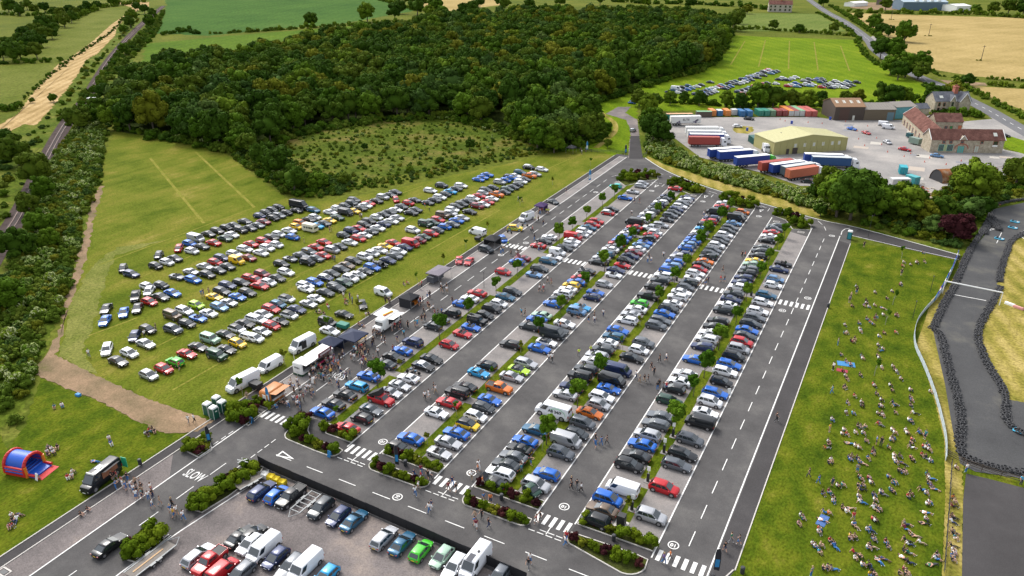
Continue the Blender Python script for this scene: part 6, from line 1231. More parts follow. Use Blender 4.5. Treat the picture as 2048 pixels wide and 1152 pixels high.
# black food van (lower left)
p=P(205,965); t=vehicle(p[0],p[1],-R(80),'L','k','black food van with its green hatch open and customers queueing',None,'food_van','van',.06,None,1.25,1.3)
ob('serving_hatch',MB().box(-1.9,.98,.95,.4,1.03,1.75).mesh('serving_hatch',mat('warm interior',(.25,.1,.05),.8)),t); ob('hatch_awning',MB().add([(-1.9,1.0,1.8),(.4,1.0,1.8),(.4,1.8,2.1),(-1.9,1.8,2.1)],[(0,1,2,3)]).mesh('hatch_awning',M_TRIM),t); o=ob('sign',MB().box(1.2,-.7,1.95,1.3,.7,2.2).mesh('sign',M_BARGE),t); ob('roof_hatch',MB().box(-.5,-.35,2.05,.3,.35,2.13).mesh('roof_hatch',M_ALU),t)
ob('rear_door',MB().box(-2.7,.9,.6,-2.64,1.9,1.95).mesh('rear_door',mat('mint green',(.03,.4,.2),.5)),t)
# bouncy castle
t=thing('bouncy_castle','red and blue inflatable bouncy castle with a curved roof on the lawn','bouncy castle',(*P(52,938),.06),R(14)); t.scale=(.8,.85,.85); BR=mat('inflatable red',(.55,.02,.02),.4); BB_=mat('inflatable blue',(.01,.09,.5),.4); BY=mat('inflatable orange',(.65,.2,.02),.4)
ob('base',MB().box(-2.4,-2.2,0,2.4,2.2,.5).mesh('base',BR),t)
for k in range(6): ob('floor_tube',MB().cyl((-2.1+k*.84,-2.1,.55),.28,4.2,10,'y').mesh('floor_tube',BB_,60),t)
for s in (-1,1):
    for k in range(4): ob('side_tube',MB().cyl((-2.4,s*2.15,.8+k*.32),.2,4.8,8,'x').mesh('side_tube',BR if k%2 else BB_,60),t)
    ob('arch',MB().tube([(s*2.3,2.2*math.cos(a),.5+3.1*math.sin(a)**.7) for a in np.linspace(0,PI,14)],.3,8).mesh('arch',BR,60),t)
n=14; mb=MB(); mb.loft([[(x,2.05*math.cos(PI*k/n),.6+3.0*math.sin(PI*k/n)**.7) for k in range(n+1)] for x in (-2.2,-1.1,0,1.1,2.2)],0,caps=False,closed=False); ob('roof',mb.mesh('roof',BB_,60),t)
ob('back_wall',MB().box(-2.3,-1.9,.5,-2.1,1.9,2.6).mesh('back_wall',BB_),t); ob('ramp',MB().loft([[(2.4,-1.9,0),(2.4,-1.9,.6),(2.4,1.9,.6),(2.4,1.9,0)],[(4.2,-1.9,0),(4.2,-1.9,.3),(4.2,1.9,.3),(4.2,1.9,0)]]).mesh('ramp',BB_),t); ob('safety_mat',MB().box(4.25,-2,0,5.8,2,.06).mesh('safety_mat',mat('red mat',(.5,.03,.03),.7)),t)
for s in (-1,1): ob('side_bolster',MB().cyl((2.4,s*1.9,.55),.25,1.9,8,'x').mesh('side_bolster',BR,60),t); ob('pillar',MB().cyl((2.5,s*2.0,0),.3,2.2,10).mesh('pillar',BY,60),t)
# portable toilets
TG=mat('toilet green',(.008,.09,.06),.5); TW=mat('toilet white roof',(.75,.76,.74),.4)
for (x,y),lb in zip(((418,828),(430,836),(436,815),(447,824)),('nearest the stony track','at the front by the footpath','at the back of the four','beside the footpath, right of the others')):
    t=thing('portable_toilet','dark green portable toilet with white roof, '+lb,'portable toilet',(*P(x,y),.06),0); ob('cabin',MB().box(-.58,-.58,0,.58,.58,2.05).mesh('cabin',TG),t); ob('roof',rbox(MB(),-.62,-.62,.62,.62,2.05,2.35,.2).mesh('roof',TW,50),t); ob('door',MB().box(.585,-.42,.1,.61,.42,1.95).mesh('door',TG),t)
    for a in (-.58,.58):
        for b in (-.58,.58): ob('corner_post',MB().cyl((a,b,0),.035,2.05,5).mesh('corner_post',TW),t)
    ob('sign',MB().box(.612,-.15,1.4,.62,.2,1.6).mesh('sign',M_BARGE),t)
t=thing('portable_toilet','dark green portable toilet standing alone at the top of the edge road','portable toilet',(*P(1698,478),.1),0); ob('cabin',MB().box(-.58,-.58,0,.58,.58,2.05).mesh('cabin',TG),t); ob('roof',rbox(MB(),-.62,-.62,.62,.62,2.05,2.45,.2).mesh('roof',TW,50),t); ob('door',MB().box(-.42,-.61,.1,.42,-.585,1.95).mesh('door',mat('toilet teal',(.03,.25,.3),.5)),t)
# feather flags
FB=mat('flag blue',(.02,.2,.45),.6); FK=mat('flag black',(.015,.016,.025),.6)
def feather(x,y,label,h=4.0,m=FB,rz=0,lean=.0):
    t=thing('feather_flag',label,'flag',(*P(x,y),.1),rz); ob('pole',MB().tube([(0,0,0),(0,0,h*.8),(.12,0,h*.95),(.45,0,h)],.025,5).mesh('pole',M_ALU),t); ob('base',MB().cyl((0,0,0),.3,.06,10).mesh('base',M_TRIM),t)
    mb=MB(); k=[(0,.9),(.75,.95),(.78,h*.6),(.7,h*.88),(.45,h),(.1,h*.93),(0,h*.8)]; mb.add([(a,-.012,b) for a,b in k]+[(a,.012,b) for a,b in k],[tuple(range(7)),tuple(range(13,6,-1))]+[(i,(i+1)%7,(i+1)%7+7,i+7) for i in range(7)]); f=ob('flag',mb.mesh('flag',m),t)
    mb=MB(); mb.add([(.12,-.02,h*.3),(.66,-.02,h*.34),(.66,-.02,h*.62),(.12,-.02,h*.58)],[(0,1,2,3)]); ob('flag_print',mb.mesh('flag_print',FB if m is FK else M_BARGE),f)
feather(416,893,'navy feather flag leaning at the gravel lay-by bed',m=FK,rz=R(20)); feather(535,812,'blue feather flag beside the orange kiosk',m=FB); feather(791,938,'black and blue feather flag on the second strip bed',m=FK,h=4.6); feather(1425,1150,'black feather flag with blue lettering by the edge road crossing',m=FK,h=4.6); feather(1177,366,'blue feather flag on the lay-by at the far end',m=FB,h=4.6,rz=R(30)); feather(1249,312,'dark blue feather flag by the access road gate',m=FK,h=4.4); feather(1172,304,'blue feather flag beside the field gate gazebo',m=FB,h=4.2)
# big white A cross sign near the junction
# lamp columns and bins
for x,y,h,lb in ((605,834,5.5,'slim black lamp column beside the food stall road crossing'),(968,576,4,'short black lamp column beside the first strip, halfway'),(1736,474,6,'black lamp column at the path junction by the green toilet'),(1825,637,4,'thin dark post standing on the spectator lawn'),(1860,585,4,'thin dark post near the banner barrier')):
    t=thing('lamp_column',lb,'lamp post',(*P(x,y),.1),0); ob('pole',MB().cyl((0,0,0),.06,h,6,r2=.04).mesh('pole',M_TRIM),t); ob('lamp_head',MB().box(-.1,-.3,h,.1,.3,h+.1).mesh('lamp_head',M_TRIM),t)
t=thing('crossed_sign','white crossed timber sign standing by the junction','sign',(*P(489,944),.1),R(35)); ob('post',MB().cyl((0,0,0),.05,2.6,6).mesh('post',M_BARGE),t)
for s in (-1,1): o=ob('arm',MB().box(-.8,-.04,-.08,.8,.04,.08).mesh('arm',M_BARGE),t,(0,0,2.0)); o.rotation_euler=(0,s*R(22),0)
BIN=mat('bin dark',(.03,.032,.036),.6)
for x,y,lb in ((281,930,'beside the footpath on the corner lawn'),(1227,1082,'by the crossing path of the fourth strip'),(1484,1147,'at the corner of the spectator lawn'),(1003,1002-2,'by the crossing path of the third strip'),(1656,616,'against the edge footpath kerb'),(1353,562,'on the third strip crossing point'),(1502,592,'on the fourth strip crossing point'),(1216,532,'on the second strip crossing point'),(503,846,'by the kerb next to the toilet bed'),(811,932,'by the second strip shrubs')):
    t=thing('litter_bin','dark cylindrical litter bin '+lb,'bin',(*P(x,y),.1),0); ob('body',MB().cyl((0,0,0),.28,.95,12).mesh('body',BIN),t); ob('lid',MB().cyl((0,0,.95),.32,.12,12,r2=.2).mesh('lid',BIN),t)
for x,y in ((1543,0),(1494,262),(1583,248),(1660,240)):
    if y: t=thing('blue_drum','blue plastic drum standing on the yard concrete','drum',(*P(x,y),.1),0,'blue drums in the yard',me=MB().cyl((0,0,0),.5,1.3,12).mesh('blue_drum',mat('drum blue',(.02,.06,.35),.5)))
# EV chargers and cabinet
for x,y,lb in ((1270,1023,'nearest the bottom road'),(1302,966,'second from the bottom road'),(1333,908,'third from the bottom road'),(1352,876,'farthest from the bottom road')):
    u=P(x,y)[1]; t=thing('charging_point','black car charging post with white sign, '+lb,'charging point',(mid(3,u)+.3,u,.1),0); ob('post',MB().box(-.2,-.15,0,.2,.15,1.5).mesh('post',M_TRIM),t); ob('base',MB().box(-.5,-.5,0,.5,.5,.06).mesh('base',G_CONCRETE),t); ob('sign',MB().cyl((.0,.0,1.5),.03,1.1,5).box(-.25,-.03,2.0,.25,.03,2.8).mesh('sign',M_BARGE),t)
u=P(1243,1050)[1]; t=thing('electric_cabinet','black electrical cabinet on a pale slab near the fourth strip bed','cabinet',(mid(3,u),u,.1),0); ob('cabinet',MB().box(-.55,-.5,.05,.55,.5,1.75).mesh('cabinet',M_TRIM),t); ob('slab',MB().box(-.95,-.8,0,.95,.8,.05).mesh('slab',M_KERB),t)
# A boards and small signs
def aboard(x,y,m,label,rz=0):
    t=thing('sandwich_board',label,'sign',(*P(x,y),.1),rz)
    for s in (-1,1): ob('board',MB().add([(-.32,s*.3,0),(.32,s*.3,0),(.32,s*.03,1.1),(-.32,s*.03,1.1),(-.32,s*.27,0),(.32,s*.27,0),(.32,s*.0,1.1),(-.32,s*.0,1.1)],[(0,1,2,3),(7,6,5,4),(0,4,5,1),(3,2,6,7)]).mesh('board',m),t)
aboard(660,914,FB,'blue sandwich board on the kerb by the first aisle crossing'); aboard(1457,788,M_BARGE,'white sandwich board beside the edge road line',R(40)); aboard(627,766,M_BARGE,'white sandwich board in front of the food stalls'); aboard(504,850-4,FB,'small blue board beside the toilet bed kerb'); aboard(77,960,M_BARGE,'white board standing in front of the bouncy castle')
# yellow and white bulk bags
for (x,y),m,lb in zip(((531,956),(543,960),(553,965),(566,971)),(mat('bag white',(.6,.6,.58),.8),)+(mat('bag yellow',(.65,.5,.01),.7),)*3,('white bulk bag at the fence corner','yellow bulk bag next to the white one','yellow bulk bag in the middle of the row','yellow bulk bag at the car end of the row')):
    t=thing('bulk_bag',lb,'bag',(*P(x,y),.08),R(10)); mb=MB(); mb.loft([[(-.45,-.45,0),(.45,-.45,0),(.45,.45,0),(-.45,.45,0)],[(-.52,-.5,.45),(.5,-.52,.45),(.52,.5,.45),(-.5,.52,.45)],[(-.46,-.46,.85),(.46,-.46,.8),(.46,.46,.86),(-.46,.46,.82)],[(-.3,-.3,.6),(.3,-.3,.62),(.3,.3,.6),(-.3,.3,.6)]],0); ob('bag',mb.mesh('bag',m,60),t)
    for a in (-.42,.42): ob('strap',MB().tube([(a,-.4,.8),(a,0,1.05),(a,.4,.8)],.04,4).mesh('strap',m),t)
# yellow picnic tables / crates by the gazebos
t=thing('display_table','long table of yellow goods under the edge of the navy gazebo','table',(*P(722,684),.1),PI/2); ob('table_top',MB().box(-1.6,-.4,.7,1.6,.4,.76).mesh('table_top',hd),t)
for a in (-1.4,1.4):
    for b in (-.3,.3): ob('leg',MB().cyl((a,b,0),.03,.7,5).mesh('leg',M_ALU),t)
t=thing('display_table','orange draped counter on the side of the square black gazebo','table',(*P(833,607),.1),PI/2); ob('table_top',MB().box(-1.3,-.4,.8,1.3,.4,.86).mesh('table_top',BY),t); ob('drape',MB().box(-1.3,-.42,.1,1.3,-.4,.86).mesh('drape',BY),t)
# ---- fences
def fence(name,label,pts,h,m,step,cat='fence',th=.05,rails=None,pm=None,pr=.05,z=.08,label_part=None):
    t=thing(name,label,cat,(0,0,0)); w=walk(pts,step)
    for i in range(len(w)-1):
        (x0,y0,_),(x1,y1,_)=w[i],w[i+1]; a=math.atan2(y1-y0,x1-x0); l=math.hypot(x1-x0,y1-y0)
        ob('post',MB().cyl((0,0,0),pr,h+.05,6).mesh('post',pm or m),t,(x0,y0,z))
        if rails:
            for r_ in rails: ob('rail',MB().box(0,-.03,r_-.05,l,.03,r_+.05).mesh('rail',m),t,(x0,y0,z),a)
        else: ob('panel',MB().box(.02,-th/2,.04,l-.02,th/2,h+rnd.uniform(-.04,.04)).mesh('panel',m),t,(x0,y0,z),a)
    return t
fence('mesh_fence','black debris netting fence between the bottom road and the gravel compound',[(-80.2,65.9),(-79.0,65.7),(-60,65.3),(-44,64.8),(-30,64.3)],1.65,mat('black netting',(.012,.012,.014),.9,var=.3),2.4,th=.04)
wf=PL([(1916,512),(1903,545),(1880,590),(1852,620),(1832,650),(1828,690),(1845,730),(1868,790),(1884,850),(1891,890),(1890,935)]); wf=smoothline(wf,3)
fence('crowd_barrier','long pale barrier with blue and red banners at its top between lawn and kart track',wf,1.05,mat('barrier grey blue',(.42,.48,.52),.5),2.3,cat='barrier',th=.05,pm=M_ALU)
bn=thing('advertising_banner','run of blue white and red banners on the top end of the barrier','banner',(0,0,0))
for i,(x,y,a) in enumerate(walk(PL([(1916,510),(1905,540),(1882,584),(1872,600)]),2.2)):
    me=MB().box(0,-.05,.1,2.0,.05,1.25).mesh('banner_panel',[FB,M_BARGE,mat('deep blue',(.01,.04,.4),.6),BR][i%3 if i%4 else 2]); ob('banner_panel',me,bn,(x-.1,y-.05,.15),a)
    o=ob('lettering',scribble(1.5,.5,M_BARGE if i%3!=1 else BR),bn,(x+math.cos(a)*1+.09*math.sin(a)*-1,y+math.sin(a)*1,.85),a+PI)
fence('post_and_rail_fence','dark timber fence down the edge of the spectator lawn',PL([(1902,930),(1898,1000),(1892,1080),(1886,1160)]),1.1,M_TRIM,2.6,rails=(.4,.9))
fence('post_and_rail_fence','dark timber fence along the bottom of the kart track tyres',PL([(1893,912),(1930,932),(2000,955),(2060,972)]),1.2,mat('old timber',(.08,.06,.045),.9),2.6,rails=(.35,.7,1.05))
fence('field_fence','dark fence and gates where the field meets the access road',PL([(1150,300),(1172,304),(1200,306),(1225,306),(1248,309),(1258,308)]),1.2,M_TRIM,2.4,rails=(.3,.6,.9,1.15))
fence('field_fence','short dark rail fence right of the access road',PL([(1286,314),(1294,310),(1296,300)]),1.2,M_TRIM,2.4,rails=(.4,.8,1.15))
fence('rusty_gate_frame','rusty goalpost frame behind the round roofed hut',PL([(1990,352),(2060,345)]),3.2,M_RUST,6,rails=(3.1,))
# ---- tyre walls
def tyreme(name,r,rr_,n=12,k=6):
    mb=MB(); rings=[]
    for i in range(n+1):
        a=2*PI*i/n; rings.append([((r+rr_*.8*math.cos(2*PI*j/k))*math.cos(a),(r+rr_*.8*math.cos(2*PI*j/k))*math.sin(a),rr_+rr_*math.sin(2*PI*j/k)) for j in range(k)])
    return mb.loft(rings,0,caps=False).mesh(name,mat('old tyre',(.05,.05,.052),.85,var=.5),60)
TM=tyreme('tyre',.32,.12)
def tyrewall(label,pts,rows,stack,limit=290,step=.68):
    t=thing('tyre_wall',label,'tyre wall',(0,0,0)); pts=smoothline(PL(pts),4); g=random.Random(len(pts)); its=[]
    for r_ in range(rows):
        for x,y,a in walk(offset(pts,(r_-(rows-1)/2)*.68),step,g.uniform(0,.5)):
            for s in range(stack): its.append((x+g.uniform(-.22,.22),y+g.uniform(-.22,.22),.1+s*.23,g.uniform(-.3,.3),g.uniform(-.3,.3)))
    its.sort(key=lambda q:dist(q)+(-3*q[2]))
    for q_ in its[:limit]: o=ob('tyre',TM,t,q_[:3]); o.rotation_euler=(q_[3],q_[4],0)
    if len(its)>limit:
        me=joinmesh('tyres',[(TM,Matrix.Translation(q_[:3])@Matrix.Rotation(q_[3],4,'X')@Matrix.Rotation(q_[4],4,'Y'),{}) for q_ in its[limit:]]); o=ob('tyres',me,t); o['kind']='stuff'
tyrewall('black tyre wall on the lawn side of the kart track, lower bends',[(1862,655),(1880,672),(1888,700),(1900,750),(1915,800),(1922,850),(1918,885),(1928,915),(1960,928),(2005,940),(2060,950)],2,2,300,.8)
tyrewall('black tyre wall on the lawn side of the kart track, upper straight',[(1985,415),(1978,440),(1965,462),(1950,485),(1935,510),(1920,545),(1905,580),(1892,600),(1878,630),(1868,655)],2,2,200)
tyrewall('black tyre wall round the infield of the kart track, right of the straight',[(2000,575),(1985,605),(1965,640),(1955,672),(1962,700),(1980,740),(2000,770),(2010,800),(2012,840),(2030,860),(2060,875)],2,2,300,.8)
tyrewall('tyre wall curving round the top of the infield',[(2060,463),(2040,472),(2022,484),(2014,503),(2003,535),(1998,565)],2,2,120)
tyrewall('short tyre wall at the track fork below the give way triangle',[(1973,440),(1990,455),(1998,462),(1992,448),(1983,436)],2,3,60)
tyrewall('tyre wall along the top right bend of the kart track',[(1985,414),(2005,408),(2030,403),(2060,400)],1,3,60)
tyrewall('scattered old tyres beside the kart track below the hedge',[(1970,470),(1976,452),(1985,446)],2,2,40)
# gantry over the kart track
a=P(1884,588); b=P(1998,612); t=thing('start_gantry','thin white start gantry spanning the kart track','gantry',(0,0,0))
for nm,p in (('leg',a),('leg',b)): ob(nm,MB().cyl((0,0,0),.09,3.2,6).mesh('leg',M_BARGE),t,(*p,.1))
ob('crossbar',MB().tube([(a[0],a[1],3.3),(b[0],b[1],3.3)],.16,6).mesh('crossbar',M_BARGE),t)
# karts
for x,y,lb in ((2029,445,'blue and white kart, the furthest of three near the fork'),(2025,457,'blue and white kart in the middle of three near the fork'),(1998,479,'blue and white kart entering the straight'),(2041,866,'dark kart by the right edge of the track')):
    t=thing('racing_kart',lb,'kart',(*P(x,y),.1),R(-20)); km=mat('kart cyan',(.05,.4,.6),.4) if 'red' not in lb else BR
    ob('bumper',MB().tube([(-1,-.6,.2),(1,-.6,.2),(1.1,0,.2),(1,.6,.2),(-1,.6,.2),(-1.1,0,.2),(-1,-.6,.2)],.12,6).mesh('bumper',km,60),t); ob('floor',MB().box(-.9,-.5,.08,.9,.5,.14).mesh('floor',M_TRIM),t); ob('nose_cone',MB().loft([[(.5,-.25,.15),(.5,-.2,.5),(.5,.2,.5),(.5,.25,.15)],[(1.1,-.3,.15),(1.1,-.2,.25),(1.1,.2,.25),(1.1,.3,.15)]]).mesh('nose_cone',M_BARGE),t); ob('seat',MB().box(-.5,-.25,.14,0,.25,.3).box(-.6,-.25,.14,-.45,.25,.7).mesh('seat',M_SEAT),t)
    for xx in (-.7,.7):
        for s in (-1,1): ob('wheel',wheelmesh(.14,.14),t,(xx,s*.55,.14))
    PEOPLE_EXTRA=None
# cones in the yard
cone=MB().cyl((0,0,0),.28,.05,8).cyl((0,0,.05),.2,.8,8,r2=.03).mesh('traffic_cone',mat('cone orange',(.6,.1,.05),.6))
for x,y in ((1644,248),(1691,244),(1735,253),(1717,279),(1714,263),(1753,277),(1729,292),(1763,290),(1775,305),(1808,314),(1800,300),(1849,325),(1922,323),(1948,318),(1892,330),(1821,308),(1859,317),(1616,246),(1560,240),(1570,243)):
    t=thing('traffic_cone','small orange traffic cone on the yard concrete, %s'%('near the shed row' if y<256 else 'among the driving cars' if y<300 else 'in front of the stone barn'),'cone',(*P(x,y),.12),0,'traffic cones in the yard',me=cone); t.scale=(.9,.9,.9)
for x,y,m,lb in ((2019,611,M_BARGE,'white plastic block on the infield grass'),(2036,618,mat('pink block',(.55,.25,.22),.6),'pale red plastic block on the infield grass')): thing('plastic_barrier_block',lb,'barrier block',(*P(x,y),.1),R(-30),me=rbox(MB(),-1.1,-.3,1.1,.3,0,.6,.15).mesh('plastic_barrier_block',m,50))
t=thing('picnic_blanket','bright blue blanket spread on the spectator lawn','blanket',(*P(1692,729),.1),R(12),me=MB().box(-1.6,-.9,0,1.6,.9,.03).mesh('picnic_blanket',mat('blanket blue',(.04,.2,.42),.9)))
t=thing('picnic_blanket','dark red blanket beside the sitters above the white topped pair','blanket',(*P(1684,742),.1),R(2),me=MB().box(-1,-.6,0,1,.6,.03).mesh('picnic_blanket',mat('blanket red',(.3,.03,.05),.9)))
t=thing('picnic_blanket','blue patterned blanket with a person lying on it','blanket',(*P(1645,1042),.1),R(80),me=MB().box(-1.3,-.6,0,1.3,.6,.03).mesh('picnic_blanket',mat('blanket patterned',(.06,.13,.32),.9,var=.6,vscale=4)))
t=thing('cool_bag','small bright blue bag lying beside the stony track','bag',(*P(157,792),.06),0,me=rbox(MB(),-.5,-.35,.5,.35,0,.45,.1).mesh('cool_bag',FB,50))
# ================================================================ PEOPLE
SKIN=mat('skin',(.58,.34,.24),.6); SKIN2=mat('skin brown',(.2,.1,.06),.6)
CL={'w':(.86,.86,.85),'k':(.015,.016,.02),'g':(.2,.2,.21),'d':(.05,.055,.065),'n':(.02,.035,.1),'b':(.04,.16,.4),'c':(.05,.4,.6),'t':(.04,.22,.25),'r':(.5,.03,.04),'m':(.2,.02,.04),'o':(.6,.16,.03),'y':(.7,.42,.02),'e':(.4,.6,.03),'f':(.02,.16,.08),'i':(.36,.27,.18),'p':(.55,.3,.32),'v':(.22,.14,.35),'h':(.55,.75,.05)}
CM={k:mat('cloth '+k,c,.85) for k,c in CL.items()}
CN={'w':'white','k':'black','g':'grey','d':'charcoal','n':'navy','b':'blue','c':'pale cyan','t':'teal','r':'red','m':'maroon','o':'orange','y':'yellow','e':'lime','f':'green','i':'beige','p':'pink','v':'purple','h':'hi-vis'}
HAIR=[mat('hair dark',(.02,.014,.01),.7),mat('hair brown',(.08,.045,.025),.7),mat('hair fair',(.35,.25,.12),.7)]
SHOE=mat('shoe white',(.6,.6,.6),.6); SHOEK=mat('shoe dark',(.02,.02,.02),.6)
# joints: pelvis, chest, neck, head, then per side shoulder elbow wrist, hip knee ankle toe  (x forward, y left)
def pose(kind):
    P_={}
    def both(n,x,y,z,x2=None,z2=None): P_[n+'L']=(x,y,z); P_[n+'R']=(x if x2 is None else x2,-y,z if z2 is None else z2)
    if kind in('stand','walk'):
        s=1 if kind=='walk' else 0
        P_.update(pel=(0,0,.95),chest=(.01,0,1.3),neck=(.0,0,1.5),head=(.03,0,1.64),top=(.02,0,1.74))
        both('sh',0,.19,1.42); both('el',-.03-.05*s,.26,1.13,-.03+.1*s); both('wr',.04-.1*s,.25,.88,.12+.15*s,.92)
        both('hip',0,.1,.9); both('kn',.03+.16*s,.11,.5,.02-.06*s); both('an',0+.22*s,.12,.08,0-.32*s,.08+.08*s); both('toe',.15+.22*s,.13,.04,.15-.34*s,.04)
    elif kind=='reach':
        P_.update(pel=(0,0,.95),chest=(.04,0,1.3),neck=(.06,0,1.49),head=(.1,0,1.62),top=(.1,0,1.72))
        both('sh',.05,.19,1.41); both('el',.2,.24,1.18); both('wr',.42,.14,1.25); both('hip',0,.1,.9); both('kn',.02,.12,.5,.05); both('an',-.02,.14,.08,.1); both('toe',.13,.15,.04,.25)
    elif kind=='sit':
        P_.update(pel=(0,0,.13),chest=(-.06,0,.5),neck=(.0,0,.69),head=(.06,0,.82),top=(.06,0,.92))
        both('sh',-.02,.18,.62); both('el',.14,.24,.4); both('wr',.34,.12,.45); both('hip',.05,.11,.13); both('kn',.38,.16,.48); both('an',.56,.12,.09); both('toe',.7,.14,.04)
    elif kind=='lean':
        P_.update(pel=(0,0,.12),chest=(-.22,0,.43),neck=(-.3,0,.6),head=(-.3,0,.74),top=(-.3,0,.84))
        both('sh',-.26,.19,.53); both('el',-.42,.24,.3); both('wr',-.5,.26,.06); both('hip',.05,.11,.12); both('kn',.45,.14,.2,.42,.42); both('an',.86,.12,.07,.62,.08); both('toe',.93,.14,.15,.76,.04)
    else: # lie
        P_.update(pel=(0,0,.12),chest=(-.38,0,.14),neck=(-.56,0,.15),head=(-.7,0,.17),top=(-.8,0,.17))
        both('sh',-.48,.19,.13); both('el',-.3,.32,.1); both('wr',-.1,.2,.22); both('hip',.06,.1,.12); both('kn',.46,.14,.16,.44,.4); both('an',.88,.13,.08,.7,.08); both('toe',.92,.15,.18,.84,.05)
    return P_
RAD={'pel':(.165,.14),'chest':(.2,.15),'neck':(.065,.065),'head':(.1,.115),'top':(.065,.075),'sh':.085,'el':.062,'wr':.04,'hip':.11,'kn':.08,'an':.055,'toe':.038}
def person_mesh(kind,shorts):
    J=pose(kind); vs=[];rad=[];es=[];idx={};lab=[]
    def v(n,p,r,par=None,l=''):
        idx[n]=len(vs); vs.append(p); rad.append(r if isinstance(r,tuple) else (r,r))
        if par is not None: es.append((idx[par],idx[n])); lab.append((Vector(J.get(par,vs[idx[par]])),Vector(p),l))
    v('pel',J['pel'],RAD['pel']); v('chest',J['chest'],RAD['chest'],'pel','shirt'); v('neck',J['neck'],RAD['neck'],'chest','shirt'); v('head',J['head'],RAD['head'],'neck','skin'); v('top',J['top'],RAD['top'],'head','skin')
    for s in 'LR':
        v('sh'+s,J['sh'+s],RAD['sh'],'chest','shirt'); v('el'+s,J['el'+s],RAD['el'],'sh'+s,'shirt'); v('wr'+s,J['wr'+s],RAD['wr'],'el'+s,'skin')
        w=Vector(J['wr'+s]); d=(w-Vector(J['el'+s])).normalized(); side=d.cross(Vector((0,0,1))); side=(side.normalized() if side.length>.1 else Vector((0,1,0)))
        pm=w+d*.08; v('pa'+s,tuple(pm),(.036,.02),'wr'+s,'skin')
        for f,l in enumerate((.06,.075,.08,.07)):
            b=pm+side*(f-1.5)*.021+d*.015; t=b+d*l*.6+Vector((0,0,-.006)); v('f%d'%f+s,tuple(b),.01,'pa'+s,'skin'); v('g%d'%f+s,tuple(t),.008,'f%d'%f+s,'skin')
        v('th'+s,tuple(w+d*.05-side*.05),.01,'wr'+s,'skin')
        v('hip'+s,J['hip'+s],RAD['hip'],'pel','trousers'); v('kn'+s,J['kn'+s],RAD['kn'],'hip'+s,'trousers'); v('an'+s,J['an'+s],RAD['an'],'kn'+s,'skin' if shorts else 'trousers'); v('toe'+s,J['toe'+s],RAD['toe'],'an'+s,'shoe')
    me=bpy.data.meshes.new('figure'); me.from_pydata(vs,es,[]); o=bpy.data.objects.new('figure',me); COL.objects.link(o)
    sk=o.modifiers.new('skin','SKIN'); sk.use_smooth_shade=True; sk.branch_smoothing=.4
    for i,r in enumerate(rad): me.skin_vertices[0].data[i].radius=r
    me.skin_vertices[0].data[0].use_root=True
    sb=o.modifiers.new('sub','SUBSURF'); sb.levels=1; sb.render_levels=1
    m2=bpy.data.meshes.new_from_object(o.evaluated_get(bpy.context.evaluated_depsgraph_get())); bpy.data.objects.remove(o); bpy.data.meshes.remove(me)
    m2.name='body'; m2.materials.clear()
    for m in (SKIN,CM['w'],CM['n'],SHOE): m2.materials.append(m)
    K={'skin':0,'shirt':1,'trousers':2,'shoe':3}; mi=[]
    for p in m2.polygons:
        c=p.center; best=9e9;bl='skin'
        for a,b,l in lab:
            ab=b-a; t=max(0,min(1,(c-a).dot(ab)/max(ab.length_squared,1e-9))); dd=(c-a-ab*t).length
            if dd<best:
                best=dd;bl=l
                if l=='shirt' and (b-a).length>0 and a==Vector(J['pel']) and t<.12: bl='trousers'
                if l=='shirt' and t>.55 and b in (Vector(J['elL']),Vector(J['elR'])): bl='skin'
                if l=='shirt' and b==Vector(J['neck']) and t>.75: bl='skin'
        mi.append(K[bl])
    m2.polygons.foreach_set('material_index',mi); m2.polygons.foreach_set('use_smooth',[True]*len(mi)); m2.update()
    h=Vector(J['head']); up=(Vector(J['top'])-h).normalized(); f=Vector((1,0,0)) if kind!='lie' else Vector((0,0,1))
    hair=MB(); v_=[];
    q_=up.to_track_quat('Z','X').to_matrix().to_4x4(); q_.translation=h+up*.035-f*.022
    hv=[(x*.118,y*.105,z*.118) for x,y,z in ICV.tolist()]; keep=[t for t in ICF.tolist() if sum(ICV[i][2] for i in t)/3>-.25]
    hair.add(hv,[tuple(t) for t in keep],0,q_)
    face=MB(); 
    fr=f*.112; side=up.cross(f).normalized()
    for s in (-1,1): c=h+fr+side*s*.035+up*.02; face.box(-.008,-.012,-.007,.008,.012,.007,0,Matrix.Translation(c))
    c=h+f*.125-up*.01; face.box(-.02,-.012,-.02,.012,.012,.02,1,Matrix.Translation(c)); c=h+fr-up*.05; face.box(-.008,-.025,-.005,.008,.025,.005,2,Matrix.Translation(c))
    for s in (-1,1): c=h+side*s*.105; face.box(-.02,-.01,-.03,.02,.01,.03,1,Matrix.Translation(c))
    return m2,hair.mesh('hair',HAIR[0],80),face.mesh('face',[M_BLK,SKIN,mat('lips',(.35,.1,.09),.6)])
FIG={(k,s):person_mesh(k,s) for k in ('stand','walk','reach','sit','lean','lie') for s in (0,1)}
PPL=[]
def pp(s,ox,oy,zone,default,rz=None):
    for w in s.split():
        f=w.split(','); x,y=ox+float(f[0])/4,oy+float(f[1])/4; c=f[2]; k=f[3] if len(f)>3 else default; PPL.append([x,y,c,k,zone,rz])
